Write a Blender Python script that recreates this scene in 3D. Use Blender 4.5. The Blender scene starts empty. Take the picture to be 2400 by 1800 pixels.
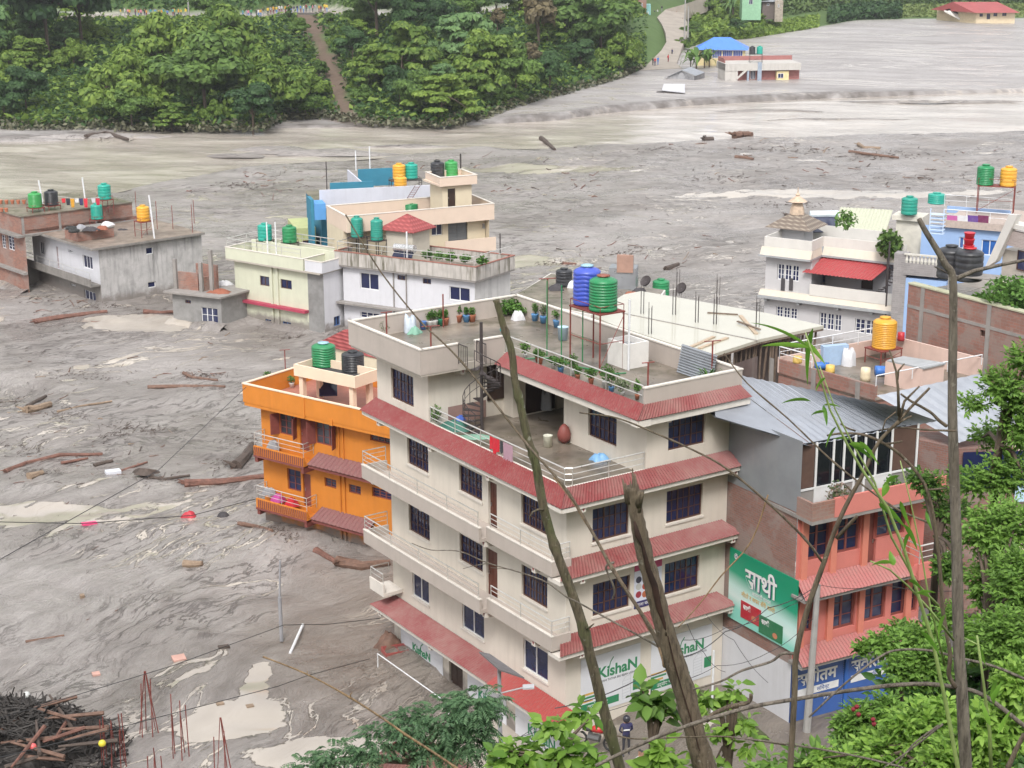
import bpy, math, random
import numpy as np
from mathutils import Vector, Matrix
random.seed(7); NR = np.random.RandomState(11)
C = bpy.context.scene.collection
R = math.radians
# ------------------------------------------------------------------ camera
FPX = 3950.0; PITCH = R(16.0); ROLL = R(.2); HC = 32.0
cd = bpy.data.cameras.new('camera'); cam = bpy.data.objects.new('camera', cd); C.objects.link(cam)
cd.sensor_width = 36; cd.lens = FPX / 2400 * 36; cd.clip_start = .3; cd.clip_end = 6000
Fv = Vector((0, math.cos(PITCH), -math.sin(PITCH))); U0 = Vector((0, math.sin(PITCH), math.cos(PITCH))); R0 = Vector((1, 0, 0))
Rv = math.cos(ROLL) * R0 - math.sin(ROLL) * U0; Uv = math.cos(ROLL) * U0 + math.sin(ROLL) * R0
cam.matrix_world = Matrix(((Rv.x, Uv.x, -Fv.x, 0), (Rv.y, Uv.y, -Fv.y, 0), (Rv.z, Uv.z, -Fv.z, HC), (0, 0, 0, 1)))
bpy.context.scene.camera = cam
# ------------------------------------------------------------------ light
w = bpy.data.worlds.new("World"); bpy.context.scene.world = w; w.use_nodes = True
nt = w.node_tree; bg = nt.nodes['Background']; sky = nt.nodes.new('ShaderNodeTexSky'); sky.sky_type = 'NISHITA'; sky.sun_disc = False
SUN_EL, SUN_AZ = R(49), R(188)
sky.sun_elevation = SUN_EL; sky.sun_rotation = SUN_AZ; sky.air_density = 1.4; sky.dust_density = 5; sky.ozone_density = 1
hs = nt.nodes.new('ShaderNodeHueSaturation'); hs.inputs['Saturation'].default_value = .16; hs.inputs['Value'].default_value = 1.15
nt.links.new(sky.outputs[0], hs.inputs['Color']); cl = nt.nodes.new('ShaderNodeMix'); cl.data_type = 'RGBA'; cl.inputs[0].default_value = .5; cl.inputs[7].default_value = (5.7, 5.75, 5.95, 1); nt.links.new(hs.outputs[0], cl.inputs[6]); nt.links.new(cl.outputs[2], bg.inputs[0])  # cloud cover
bg.inputs[1].default_value = .15
sd = bpy.data.lights.new('sun', 'SUN'); sd.energy = 1.7; sd.angle = R(14); sd.color = (1, .965, .92)
sun = bpy.data.objects.new('sun', sd); C.objects.link(sun)
sun.rotation_euler = (math.pi / 2 - SUN_EL, 0, math.pi - SUN_AZ)
vs = bpy.context.scene.view_settings; vs.view_transform = 'Standard'; vs.look = 'None'; vs.exposure = 0.62; vs.gamma = 1
cy = bpy.context.scene.cycles; cy.max_bounces = 6; cy.diffuse_bounces = 3; cy.glossy_bounces = 2; cy.transmission_bounces = 2; cy.transparent_max_bounces = 4
cy.use_denoising = True; cy.caustics_reflective = False; cy.caustics_refractive = False
# ------------------------------------------------------------------ measuring helpers: a sight line cut with a real plane gives a real place
def ray(x, y): return Fv + float((x - 1200) / FPX) * Rv - float((y - 900) / FPX) * Uv
def P(x, y, z=-2.2):
 d = ray(x, y); t = (z - HC) / d.z; return Vector((d.x * t, d.y * t, z))
def PD(x, y, dist):                     # point at a horizontal distance in front of the viewpoint
 d = ray(x, y); t = dist / d.y; return Vector((d.x * t, d.y * t, HC + d.z * t))
def crop(ox, oy, s): return lambda x, y: (ox + x * s, oy + y * s)
class Face:
 "a vertical wall plane: origin, horizontal direction u, outward normal n"
 def __init__(s, o, u, n=None):
  s.o = Vector((o[0], o[1], 0)); s.u = Vector((u[0], u[1], 0)).normalized(); s.n = Vector((s.u.y, -s.u.x, 0))
  if n is None: n = (-o[0], -o[1])
  if s.n.dot(Vector((n[0], n[1], 0))) < 0: s.n = -s.n
 def pt(s, u, z, d=0): p = s.o + s.u * u + s.n * d; return Vector((p.x, p.y, z))
 def on(s, px, d=0):
  r = ray(*px); o = s.o + s.n * d; t = (o.dot(s.n)) / (r.x * s.n.x + r.y * s.n.y)
  p = r * t; return ((p - s.o).x * s.u.x + (p - s.o).y * s.u.y, HC + p.z)
 def off(s, d): f = Face(s.o + s.n * d, s.u, s.n); return f
def face_px(p, q, z): a = P(p[0], p[1], z); b = P(q[0], q[1], z); return Face(a, b - a)
class Fr:
 "building frame: near corner, a runs back to the right, b back to the left (degrees)"
 def __init__(s, o, A, B=None):
  s.o = Vector((o[0], o[1], 0)); B = A + 90 if B is None else B
  s.a = Vector((math.cos(R(A)), math.sin(R(A)), 0)); s.b = Vector((math.cos(R(B)), math.sin(R(B)), 0))
 def w(s, a, b, z): p = s.o + s.a * a + s.b * b; return Vector((p.x, p.y, z))
 def L(s, a=0): return Face(s.o + s.a * a, s.b, -s.a)
 def Rt(s, b=0): return Face(s.o + s.b * b, s.a, -s.b)
# ------------------------------------------------------------------ object helpers
WL = {}
def tag(o, label=None, cat=None, group=None, kind=None):
 if label: o['label'] = label
 if cat: o['category'] = cat
 if group: o['group'] = group
 if kind: o['kind'] = kind
 return o
def thing(name, label, cat, loc, group=None, kind=None):
 o = bpy.data.objects.new(name, None); C.objects.link(o); o.location = loc; WL[o.name] = Vector(loc); o.empty_display_size = .3
 return tag(o, label, cat, group, kind)
class MB:
 def __init__(s): s.v = []; s.f = []; s.mi = []; s.m = 0
 def add(s, pts, faces):
  b = len(s.v); s.v += [tuple(p) for p in pts]
  for f in faces: s.f.append([b + i for i in f]); s.mi.append(s.m)
  return s
 def hexa(s, p):   # 4 bottom, 4 top
  return s.add(p, [(3, 2, 1, 0), (4, 5, 6, 7), (0, 1, 5, 4), (1, 2, 6, 5), (2, 3, 7, 6), (3, 0, 4, 7)])
 def box(s, fr, a0, a1, b0, b1, z0, z1):
  return s.hexa([fr.w(a, b, z) for z in (z0, z1) for a, b in ((a0, b0), (a1, b0), (a1, b1), (a0, b1))])
 def fbox(s, F, u0, u1, z0, z1, d0, d1):
  return s.hexa([F.pt(u, z, d) for z in (z0, z1) for u, d in ((u0, d0), (u1, d0), (u1, d1), (u0, d1))])
 def quad(s, *p): return s.add(p, [tuple(range(len(p)))])
 def prism(s, pts, z0, z1):
  n = len(pts); P_ = [(p[0], p[1], z0) for p in pts] + [(p[0], p[1], z1) for p in pts]
  return s.add(P_, [tuple(range(n))[::-1], tuple(range(n, 2 * n))] + [(i, (i + 1) % n, n + (i + 1) % n, n + i) for i in range(n)])
 def slab(s, top, t):   # arbitrary polygon sheet with thickness t downward
  n = len(top); P_ = [Vector(p) - Vector((0, 0, t)) for p in top] + [Vector(p) for p in top]
  return s.add(P_, [tuple(range(n))[::-1], tuple(range(n, 2 * n))] + [(i, (i + 1) % n, n + (i + 1) % n, n + i) for i in range(n)])
 def tube(s, pts, r, n=6, cap=True, wob=0):
  pts = [Vector(p) for p in pts]; k = len(pts); rr = r if isinstance(r, (list, tuple)) else [r] * k
  b = len(s.v); t = (pts[1] - pts[0]).normalized()
  x = t.cross(Vector((0, 0, 1)));  x = x if x.length > .01 else Vector((1, 0, 0)); x.normalize()
  for i in range(k):
   t = (pts[min(i + 1, k - 1)] - pts[max(i - 1, 0)]).normalized()
   x = (x - t * x.dot(t)); x = x.normalized() if x.length > 1e-6 else t.orthogonal().normalized(); y = t.cross(x)
   for j in range(n):
    a = 2 * math.pi * j / n; q = rr[i] * (1 + (random.uniform(-wob, wob) if wob else 0)); s.v.append(tuple(pts[i] + (x * math.cos(a) + y * math.sin(a)) * q))
  for i in range(k - 1):
   for j in range(n):
    s.f.append([b + i * n + j, b + i * n + (j + 1) % n, b + (i + 1) * n + (j + 1) % n, b + (i + 1) * n + j]); s.mi.append(s.m)
  if cap: s.f.append([b + j for j in range(n)][::-1]); s.mi.append(s.m); s.f.append([b + (k - 1) * n + j for j in range(n)]); s.mi.append(s.m)
  return s
 def lathe(s, c, prof, n=20):
  b = len(s.v); k = len(prof)
  for r, z in prof:
   for j in range(n): a = 2 * math.pi * j / n; s.v.append((c[0] + r * math.cos(a), c[1] + r * math.sin(a), c[2] + z))
  for i in range(k - 1):
   for j in range(n): s.f.append([b + i * n + j, b + i * n + (j + 1) % n, b + (i + 1) * n + (j + 1) % n, b + (i + 1) * n + j]); s.mi.append(s.m)
  s.f.append([b + j for j in range(n)][::-1]); s.mi.append(s.m); s.f.append([b + (k - 1) * n + j for j in range(n)]); s.mi.append(s.m)
  return s
 def build(s, name, mat, parent=None, smooth=False, rootloc=None, **kw):
  me = bpy.data.meshes.new(name)
  off = WL[parent.name] if parent is not None else (Vector(rootloc) if rootloc is not None else Vector((0, 0, 0)))
  v = np.array(s.v, dtype=np.float64).reshape(-1, 3) - np.array(off)
  me.from_pydata(v.tolist(), [], s.f)
  for m in (mat if isinstance(mat, (list, tuple)) else [mat]): me.materials.append(m)
  if any(s.mi): me.polygons.foreach_set('material_index', s.mi)
  if smooth: me.polygons.foreach_set('use_smooth', [True] * len(s.f))
  wv = v + np.array(off); uv = me.uv_layers.new(name='UVMap'); out = np.zeros((len(me.loops), 2), np.float32)
  for p in me.polygons:
   nn = p.normal
   if abs(nn.z) > .75: ax = None
   else: h = math.hypot(nn.x, nn.y); ax = (-nn.y / h, nn.x / h)
   for li in p.loop_indices:
    q = wv[me.loops[li].vertex_index]
    out[li] = (q[0], q[1]) if ax is None else (q[0] * ax[0] + q[1] * ax[1], q[2])
  uv.data.foreach_set('uv', out.ravel())
  o = bpy.data.objects.new(name, me); C.objects.link(o)
  if parent is not None: o.parent = parent; WL[o.name] = off
  else: o.location = off; WL[o.name] = off
  return tag(o, **kw) if kw else o
def fast(name, V, Fc, mat, parent=None, loc=(0, 0, 0), smooth=False, **kw):
 "numpy mesh: V (n,3), Fc (m,k)"
 me = bpy.data.meshes.new(name); V = np.asarray(V, np.float32); Fc = np.asarray(Fc, np.int32); k = Fc.shape[1]
 me.vertices.add(len(V)); me.vertices.foreach_set('co', V.ravel()); me.loops.add(Fc.size); me.loops.foreach_set('vertex_index', Fc.ravel())
 me.polygons.add(len(Fc)); me.polygons.foreach_set('loop_start', np.arange(0, Fc.size, k, dtype=np.int32))
 if smooth: me.polygons.foreach_set('use_smooth', [True] * len(Fc))
 me.update(); me.materials.append(mat); o = bpy.data.objects.new(name, me); C.objects.link(o)
 if parent is not None: o.parent = parent; WL[o.name] = WL[parent.name]
 else: o.location = loc; WL[o.name] = Vector(loc)
 return tag(o, **kw) if kw else o
def dup(root, loc, rz=None, sc=None, label=None, group=None, cat=None):
 r = root.copy(); C.objects.link(r); r.location = loc; WL[r.name] = Vector(loc)
 if rz is not None: r.rotation_euler = (0, 0, rz)
 if sc is not None: r.scale = sc if isinstance(sc, (tuple, list)) else (sc, sc, sc)
 tag(r, label, cat, group)
 for ch in list(root.children):
  c = ch.copy(); C.objects.link(c); c.parent = r
  for g in list(ch.children): d = g.copy(); C.objects.link(d); d.parent = c
 return r
# ------------------------------------------------------------------ materials
MC = {}
class NT:
 def __init__(s, m): s.t = m.node_tree; s.N = s.t.nodes; s.b = s.N['Principled BSDF']
 def n(s, ty, **kw):
  q = s.N.new(ty)
  for k, v in kw.items():
   if k[0] == 'i' and k[1:].isdigit(): q.inputs[int(k[1:])].default_value = v
   elif k in q.inputs.keys(): q.inputs[k].default_value = v
   else: setattr(q, k, v)
  return q
 def l(s, a, b): s.t.links.new(a, b)
 def coords(s, kind='Object'):
  if kind == 'UV': return s.n('ShaderNodeTexCoord').outputs['UV']
  if kind == 'Pos': return s.n('ShaderNodeNewGeometry').outputs['Position']
  return s.n('ShaderNodeTexCoord').outputs['Object']
 def noise(s, vec, scale, detail=4, rough=.55, dist=0, map_=None, ty='FBM'):
  if map_ is not None:
   mp = s.n('ShaderNodeMapping'); mp.inputs['Scale'].default_value = map_[0]
   if len(map_) > 1: mp.vector_type = 'TEXTURE'; mp.inputs['Scale'].default_value = tuple(1 / q for q in map_[0]); mp.inputs['Rotation'].default_value = map_[1]
   s.l(vec, mp.inputs[0]); vec = mp.outputs[0]
  q = s.n('ShaderNodeTexNoise'); q.noise_type = ty; q.normalize = ty == 'FBM'; q.inputs['Scale'].default_value = scale; q.inputs['Detail'].default_value = detail; q.inputs['Roughness'].default_value = rough; q.inputs['Distortion'].default_value = dist
  s.l(vec, q.inputs['Vector']); return q.outputs[0]
 def ramp(s, fac, stops):
  q = s.n('ShaderNodeValToRGB'); e = q.color_ramp.elements
  while len(e) < len(stops): e.new(.5)
  for i, (p, c) in enumerate(stops): e[i].position = p; e[i].color = (c if isinstance(c, tuple) else (c, c, c)) + (1,) if not (isinstance(c, tuple) and len(c) == 4) else c
  s.l(fac, q.inputs[0]); return q.outputs[0]
 def mix(s, fac, a, b, mode='MIX'):
  q = s.n('ShaderNodeMix'); q.data_type = 'RGBA'; q.blend_type = mode
  for sock, v in ((q.inputs[0], fac), (q.inputs[6], a), (q.inputs[7], b)):
   if hasattr(v, 'links') or isinstance(v, bpy.types.NodeSocket): s.l(v, sock)
   else: sock.default_value = v if isinstance(v, float) or isinstance(v, int) else tuple(v) + (1,)
  return q.outputs[2]
 def math(s, op, a, b=0.0):
  q = s.n('ShaderNodeMath'); q.operation = op
  for sock, v in ((q.inputs[0], a), (q.inputs[1], b)):
   if isinstance(v, bpy.types.NodeSocket): s.l(v, sock)
   else: sock.default_value = v
  return q.outputs[0]
 def bump(s, h, st=.3, dist=.05):
  q = s.n('ShaderNodeBump'); q.inputs['Strength'].default_value = st; q.inputs['Distance'].default_value = dist; s.l(h, q.inputs['Height']); s.l(q.outputs[0], s.b.inputs['Normal'])
def newmat(name):
 m = bpy.data.materials.new(name); m.use_nodes = True; return m, NT(m)
def surf(name, col, rough=.75, var=.12, scale=2.0, streak=0.0, bump=.15, bscale=30, dirt=(.12, .11, .09), metal=0, spec=.5, blotch=0.0, base=0.0):
 if name in MC: return MC[name]
 m, T = newmat(name); v = T.coords('Pos'); b = T.b
 n1 = T.noise(v, scale, 5, .6); c = T.mix(T.ramp(n1, [(.3, 0.0), (.7, 1.0)]), tuple(x * (1 - var) for x in col), tuple(min(1, x * (1 + var)) for x in col))
 if streak:
  s_ = T.noise(v, 1.0, 6, .62, .2, ((3.2, 3.2, .28),)); s2 = T.noise(v, .35, 3, .5)
  f = T.math('MULTIPLY', T.ramp(s_, [(.46, 0.0), (.72, 1.0)]), T.ramp(s2, [(.35, .25), (.65, 1.0)])); f = T.math('MULTIPLY', f, streak); c = T.mix(f, c, dirt)
 if blotch:
  s_ = T.noise(v, .9, 7, .65, .4); f = T.math('MULTIPLY', T.ramp(s_, [(.5, 0.0), (.62, 1.0)]), blotch); c = T.mix(f, c, dirt)
 if streak and not metal:
  sz = T.n('ShaderNodeSeparateXYZ'); T.l(v, sz.inputs[0]); zz = T.math('ADD', sz.outputs[2], T.math('MULTIPLY', T.math('SUBTRACT', T.noise(v, 1.3, 6, .65), .5), -1.8)); c = T.mix(T.ramp(T.math('MULTIPLY', T.math('ADD', zz, 3.0), .33), [(.42, .92), (.62, 0.0)]), c, (.21, .185, .17))
 T.l(c, b.inputs['Base Color']); b.inputs['Metallic'].default_value = metal; b.inputs['Specular IOR Level'].default_value = spec
 rr = T.noise(v, scale * 2.3, 3); T.l(T.ramp(rr, [(.3, max(0, rough - .08)), (.7, min(1, rough + .08))]), b.inputs['Roughness'])
 if bump: T.bump(T.noise(v, bscale, 4, .6), bump, .02)
 MC[name] = m; return m
def plain(name, col, rough=.5, metal=0, spec=.5):
 if name in MC: return MC[name]
 m, T = newmat(name); v = T.coords('Object'); c = T.mix(T.noise(v, 6.0, 3), tuple(x * .85 for x in col), tuple(min(1, x * 1.12) for x in col)); c = T.mix(T.math('MULTIPLY', T.ramp(T.noise(T.coords('Pos'), 2.5, 6, .7), [(.42, 0.0), (.7, 1.0)]), .3), c, tuple(.5 * x + .12 for x in col))
 T.l(c, T.b.inputs['Base Color']); T.b.inputs['Roughness'].default_value = rough; T.b.inputs['Metallic'].default_value = metal; T.b.inputs['Specular IOR Level'].default_value = spec
 MC[name] = m; return m
def brick(name, c1, c2, mort, bw=.25, bh=.1, render_amt=0.0, rend=(.3, .28, .26)):
 if name in MC: return MC[name]
 m, T = newmat(name); uv = T.coords('UV'); v = T.coords('Pos')
 q = T.n('ShaderNodeTexBrick'); q.inputs['Scale'].default_value = 1; q.inputs['Brick Width'].default_value = bw; q.inputs['Row Height'].default_value = bh; q.inputs['Mortar Size'].default_value = .012; q.inputs['Mortar Smooth'].default_value = .2
 q.inputs['Color1'].default_value = c1 + (1,); q.inputs['Color2'].default_value = c2 + (1,); q.inputs['Mortar'].default_value = mort + (1,); q.inputs['Bias'].default_value = 0
 T.l(uv, q.inputs['Vector']); n = T.noise(v, 1.4, 6, .65); c = T.mix(T.ramp(n, [(.35, 0.0), (.7, .75)]), q.outputs[0], tuple(x * .62 for x in c1))
 c = T.mix(T.math('MULTIPLY', T.noise(uv, 1.0, 5, .7, 0, ((1.2, 9, 1),)), .5), c, mort)
 if render_amt: c = T.mix(T.math('MULTIPLY', T.ramp(T.noise(v, .7, 6, .6, .3), [(.47, 0.0), (.56, 1.0)]), render_amt), c, rend)
 T.l(c, T.b.inputs['Base Color']); T.b.inputs['Roughness'].default_value = .9; T.bump(q.outputs['Fac'], -.4 if False else .3, -.02)
 MC[name] = m; return m
def glass(name, col=(.012, .016, .045), rough=.08):
 if name in MC: return MC[name]
 m, T = newmat(name); v = T.coords('Pos'); c = T.mix(T.noise(v, 1.1, 3, .6), tuple(x * .5 for x in col), tuple(min(1, x * 1.8) for x in col)); oi = T.n('ShaderNodeObjectInfo'); fold = T.noise(v, 1.0, 2, .5, 0, ((7, 7, .4),)); cur = T.mix(fold, tuple(.02 + x * 1.5 for x in col), (.10, .11, .14)); c = T.mix(T.math('MULTIPLY', T.ramp(oi.outputs['Random'], [(.62, 0.0), (.66, 1.0)]), T.ramp(T.noise(v, .9, 1), [(.44, .1), (.52, .8)])), c, cur); T.l(c, T.b.inputs['Base Color'])
 T.b.inputs['Roughness'].default_value = rough; T.b.inputs['Specular IOR Level'].default_value = .5; T.bump(T.noise(v, 1.5, 2), .12, .05); MC[name] = m; return m
# ------------------------------------------------------------------ building parts
def wall(mb, F, u0, u1, z0, z1, holes=(), depth=.16):
 us = sorted({u0, u1} | {u for h in holes for u in h[:2] if u0 < u < u1}); zs = sorted({z0, z1} | {z for h in holes for z in h[2:] if z0 < z < z1})
 for i in range(len(us) - 1):
  for j in range(len(zs) - 1):
   uc = (us[i] + us[i + 1]) / 2; zc = (zs[j] + zs[j + 1]) / 2
   if any(h[0] < uc < h[1] and h[2] < zc < h[3] for h in holes): continue
   mb.quad(F.pt(us[i], zs[j]), F.pt(us[i + 1], zs[j]), F.pt(us[i + 1], zs[j + 1]), F.pt(us[i], zs[j + 1]))
 for a, b, c, d in holes:
  A = [F.pt(a, c), F.pt(b, c), F.pt(b, d), F.pt(a, d)]; B = [F.pt(a, c, -depth), F.pt(b, c, -depth), F.pt(b, d, -depth), F.pt(a, d, -depth)]
  for k in range(4): mb.quad(A[k], A[(k + 1) % 4], B[(k + 1) % 4], B[k])
def body(root, fr, A, B, z0, z1, mat, hL=(), hR=(), name='wall', depth=.16, top=True):
 mb = MB(); wall(mb, fr.L(0), 0, B, z0, z1, hL, depth); wall(mb, fr.Rt(0), 0, A, z0, z1, hR, depth)
 mb.quad(fr.w(A, 0, z0), fr.w(A, B, z0), fr.w(A, B, z1), fr.w(A, 0, z1)); mb.quad(fr.w(0, B, z0), fr.w(A, B, z0), fr.w(A, B, z1), fr.w(0, B, z1))
 if top: mb.quad(fr.w(0, 0, z1 - .01), fr.w(A, 0, z1 - .01), fr.w(A, B, z1 - .01), fr.w(0, B, z1 - .01))
 return mb.build(name, mat, root)
BROWN = surf('brown_wood', (.085, .036, .024), .5, .2, 6)
WHITEF = surf('white_frame', (.72, .72, .72), .5, .05)
DKGL = glass('dark_blue_glass', (.010, .015, .058)); 
def window(root, F, r, nv=3, nh=3, fm=None, gm=None, depth=.16, t=.06, name='window', grille=False, proud=0.0):
 u0, u1, z0, z1 = r; fm = fm or BROWN; gm = gm or DKGL; m = MB(); d0, d1 = -depth + .002 + proud, -depth + .07 + proud
 m.fbox(F, u0, u1, z0, z0 + t, d0, d1); m.fbox(F, u0, u1, z1 - t, z1, d0, d1); m.fbox(F, u0, u0 + t, z0 + t, z1 - t, d0, d1); m.fbox(F, u1 - t, u1, z0 + t, z1 - t, d0, d1)
 W = (u1 - u0 - 2 * t)
 for i in range(1, nv): u = u0 + t + W * i / nv; m.fbox(F, u - t * .55, u + t * .55, z0 + t, z1 - t, d0, d1 - .004)
 for j in range(1, nh): z = z0 + (z1 - z0) * j / nh; m.fbox(F, u0 + t, u1 - t, z - .016, z + .016, d0 + .01, d1 - .012)
 if grille:
  for i in range(nv): u = u0 + t + W * (i + .5) / nv; m.fbox(F, u - .014, u + .014, z0 + t, z1 - t, d0 + .012, d1 - .016)
 o = m.build(name, fm, root)
 g = MB(); g.quad(F.pt(u0 + .01, z0 + .01, d0 + .03), F.pt(u1 - .01, z0 + .01, d0 + .03), F.pt(u1 - .01, z1 - .01, d0 + .03), F.pt(u0 + .01, z1 - .01, d0 + .03)); g.build('pane', gm, o)
 return o
def door(root, F, r, mat, depth=.16, panels=2):
 u0, u1, z0, z1 = r; m = MB(); m.fbox(F, u0, u1, z0, z1, -depth + .002, -depth + .05)
 for i in range(panels):
  w_ = (u1 - u0) / panels; m.fbox(F, u0 + w_ * i + .07, u0 + w_ * (i + 1) - .07, z0 + .12, z1 - .12, -depth + .05, -depth + .066)
 o = m.build('door', mat, root); h = MB(); h.fbox(F, u1 - .12, u1 - .09, (z0 + z1) / 2 - .08, (z0 + z1) / 2 + .08, -depth + .066, -depth + .1); h.build('handle', plain('steel', (.5, .5, .5), .3, .9), o); return o
def parapet(root, fr, a0, a1, b0, b1, z0, z1, mat, t=.12, cap=None, name='parapet', sides='LRBT'):
 m = MB()
 if 'L' in sides: m.box(fr, a0, a0 + t, b0, b1, z0, z1)
 if 'T' in sides: m.box(fr, a1 - t, a1, b0, b1, z0, z1)
 if 'R' in sides: m.box(fr, a0 + t, a1 - t, b0, b0 + t, z0, z1)
 if 'B' in sides: m.box(fr, a0 + t, a1 - t, b1 - t, b1, z0, z1)
 o = m.build(name, mat, root)
 if cap:
  m = MB(); e = .03
  if 'L' in sides: m.box(fr, a0 - e, a0 + t + e, b0 - e, b1 + e, z1, z1 + .06)
  if 'T' in sides: m.box(fr, a1 - t - e, a1 + e, b0 - e, b1 + e, z1, z1 + .06)
  if 'R' in sides: m.box(fr, a0 + t + e, a1 - t - e, b0 - e, b0 + t + e, z1, z1 + .058)
  if 'B' in sides: m.box(fr, a0 + t + e, a1 - t - e, b1 - t - e, b1 + e, z1, z1 + .058)
  m.build('coping', cap, o)
 return o
STEEL = surf('stainless_rail', (.62, .61, .58), .35, .08, 3, metal=.6, bump=0)
IRON = surf('dark_iron', (.05, .04, .04), .6, .2, 5, bump=0)
RUSTY = surf('red_oxide_steel', (.2, .045, .035), .65, .3, 5, bump=.1)
def railing(root, pts, h=.9, n=3, step=1.5, r=.022, mat=None, name='railing', vert=0, rtop=None):
 m = MB(); pts = [Vector(p) for p in pts]
 for i in range(len(pts) - 1):
  a, b = pts[i], pts[i + 1]; L = (b - a).length; k = max(1, round(L / step))
  for j in range(k + (1 if i == len(pts) - 2 else 0)): p = a.lerp(b, j / k); m.tube([p, p + Vector((0, 0, h))], r * .9, 5)
  if vert:
   kk = int(L / vert)
   for j in range(1, kk): p = a.lerp(b, j / kk); m.tube([p + Vector((0, 0, .06)), p + Vector((0, 0, h))], r * .5, 4)
  for q in range(n):
   z = h * (1 - q / max(n, 1)); m.tube([a + Vector((0, 0, z)), b + Vector((0, 0, z))], (rtop or r * 1.25) if q == 0 else r * .7, 5)
 return m.build(name, mat or STEEL, root)
def corr(mb, i0, i1, o0, o1, pitch=.16, amp=.022, seg=4, thick=.004):
 "corrugated sheet: inner (upper) edge i0-i1, outer (lower) edge o0-o1"
 i0, i1, o0, o1 = map(Vector, (i0, i1, o0, o1)); L = (o1 - o0).length; n = max(4, int(L / pitch * seg)); nn = (o1 - o0).cross(i0 - o0).normalized()
 if nn.z < 0: nn = -nn
 b = len(mb.v)
 for s in range(n + 1):
  t = s / n; h = math.sin(2 * math.pi * s / seg) * amp
  for e0, e1 in ((i0, i1), (o0, o1)): mb.v.append(tuple(e0.lerp(e1, t) + nn * (h + .03)))
 for s in range(n): mb.f.append([b + 2 * s, b + 2 * s + 1, b + 2 * s + 3, b + 2 * s + 2]); mb.mi.append(mb.m)
def gableroof(mb, c, h): pass
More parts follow.
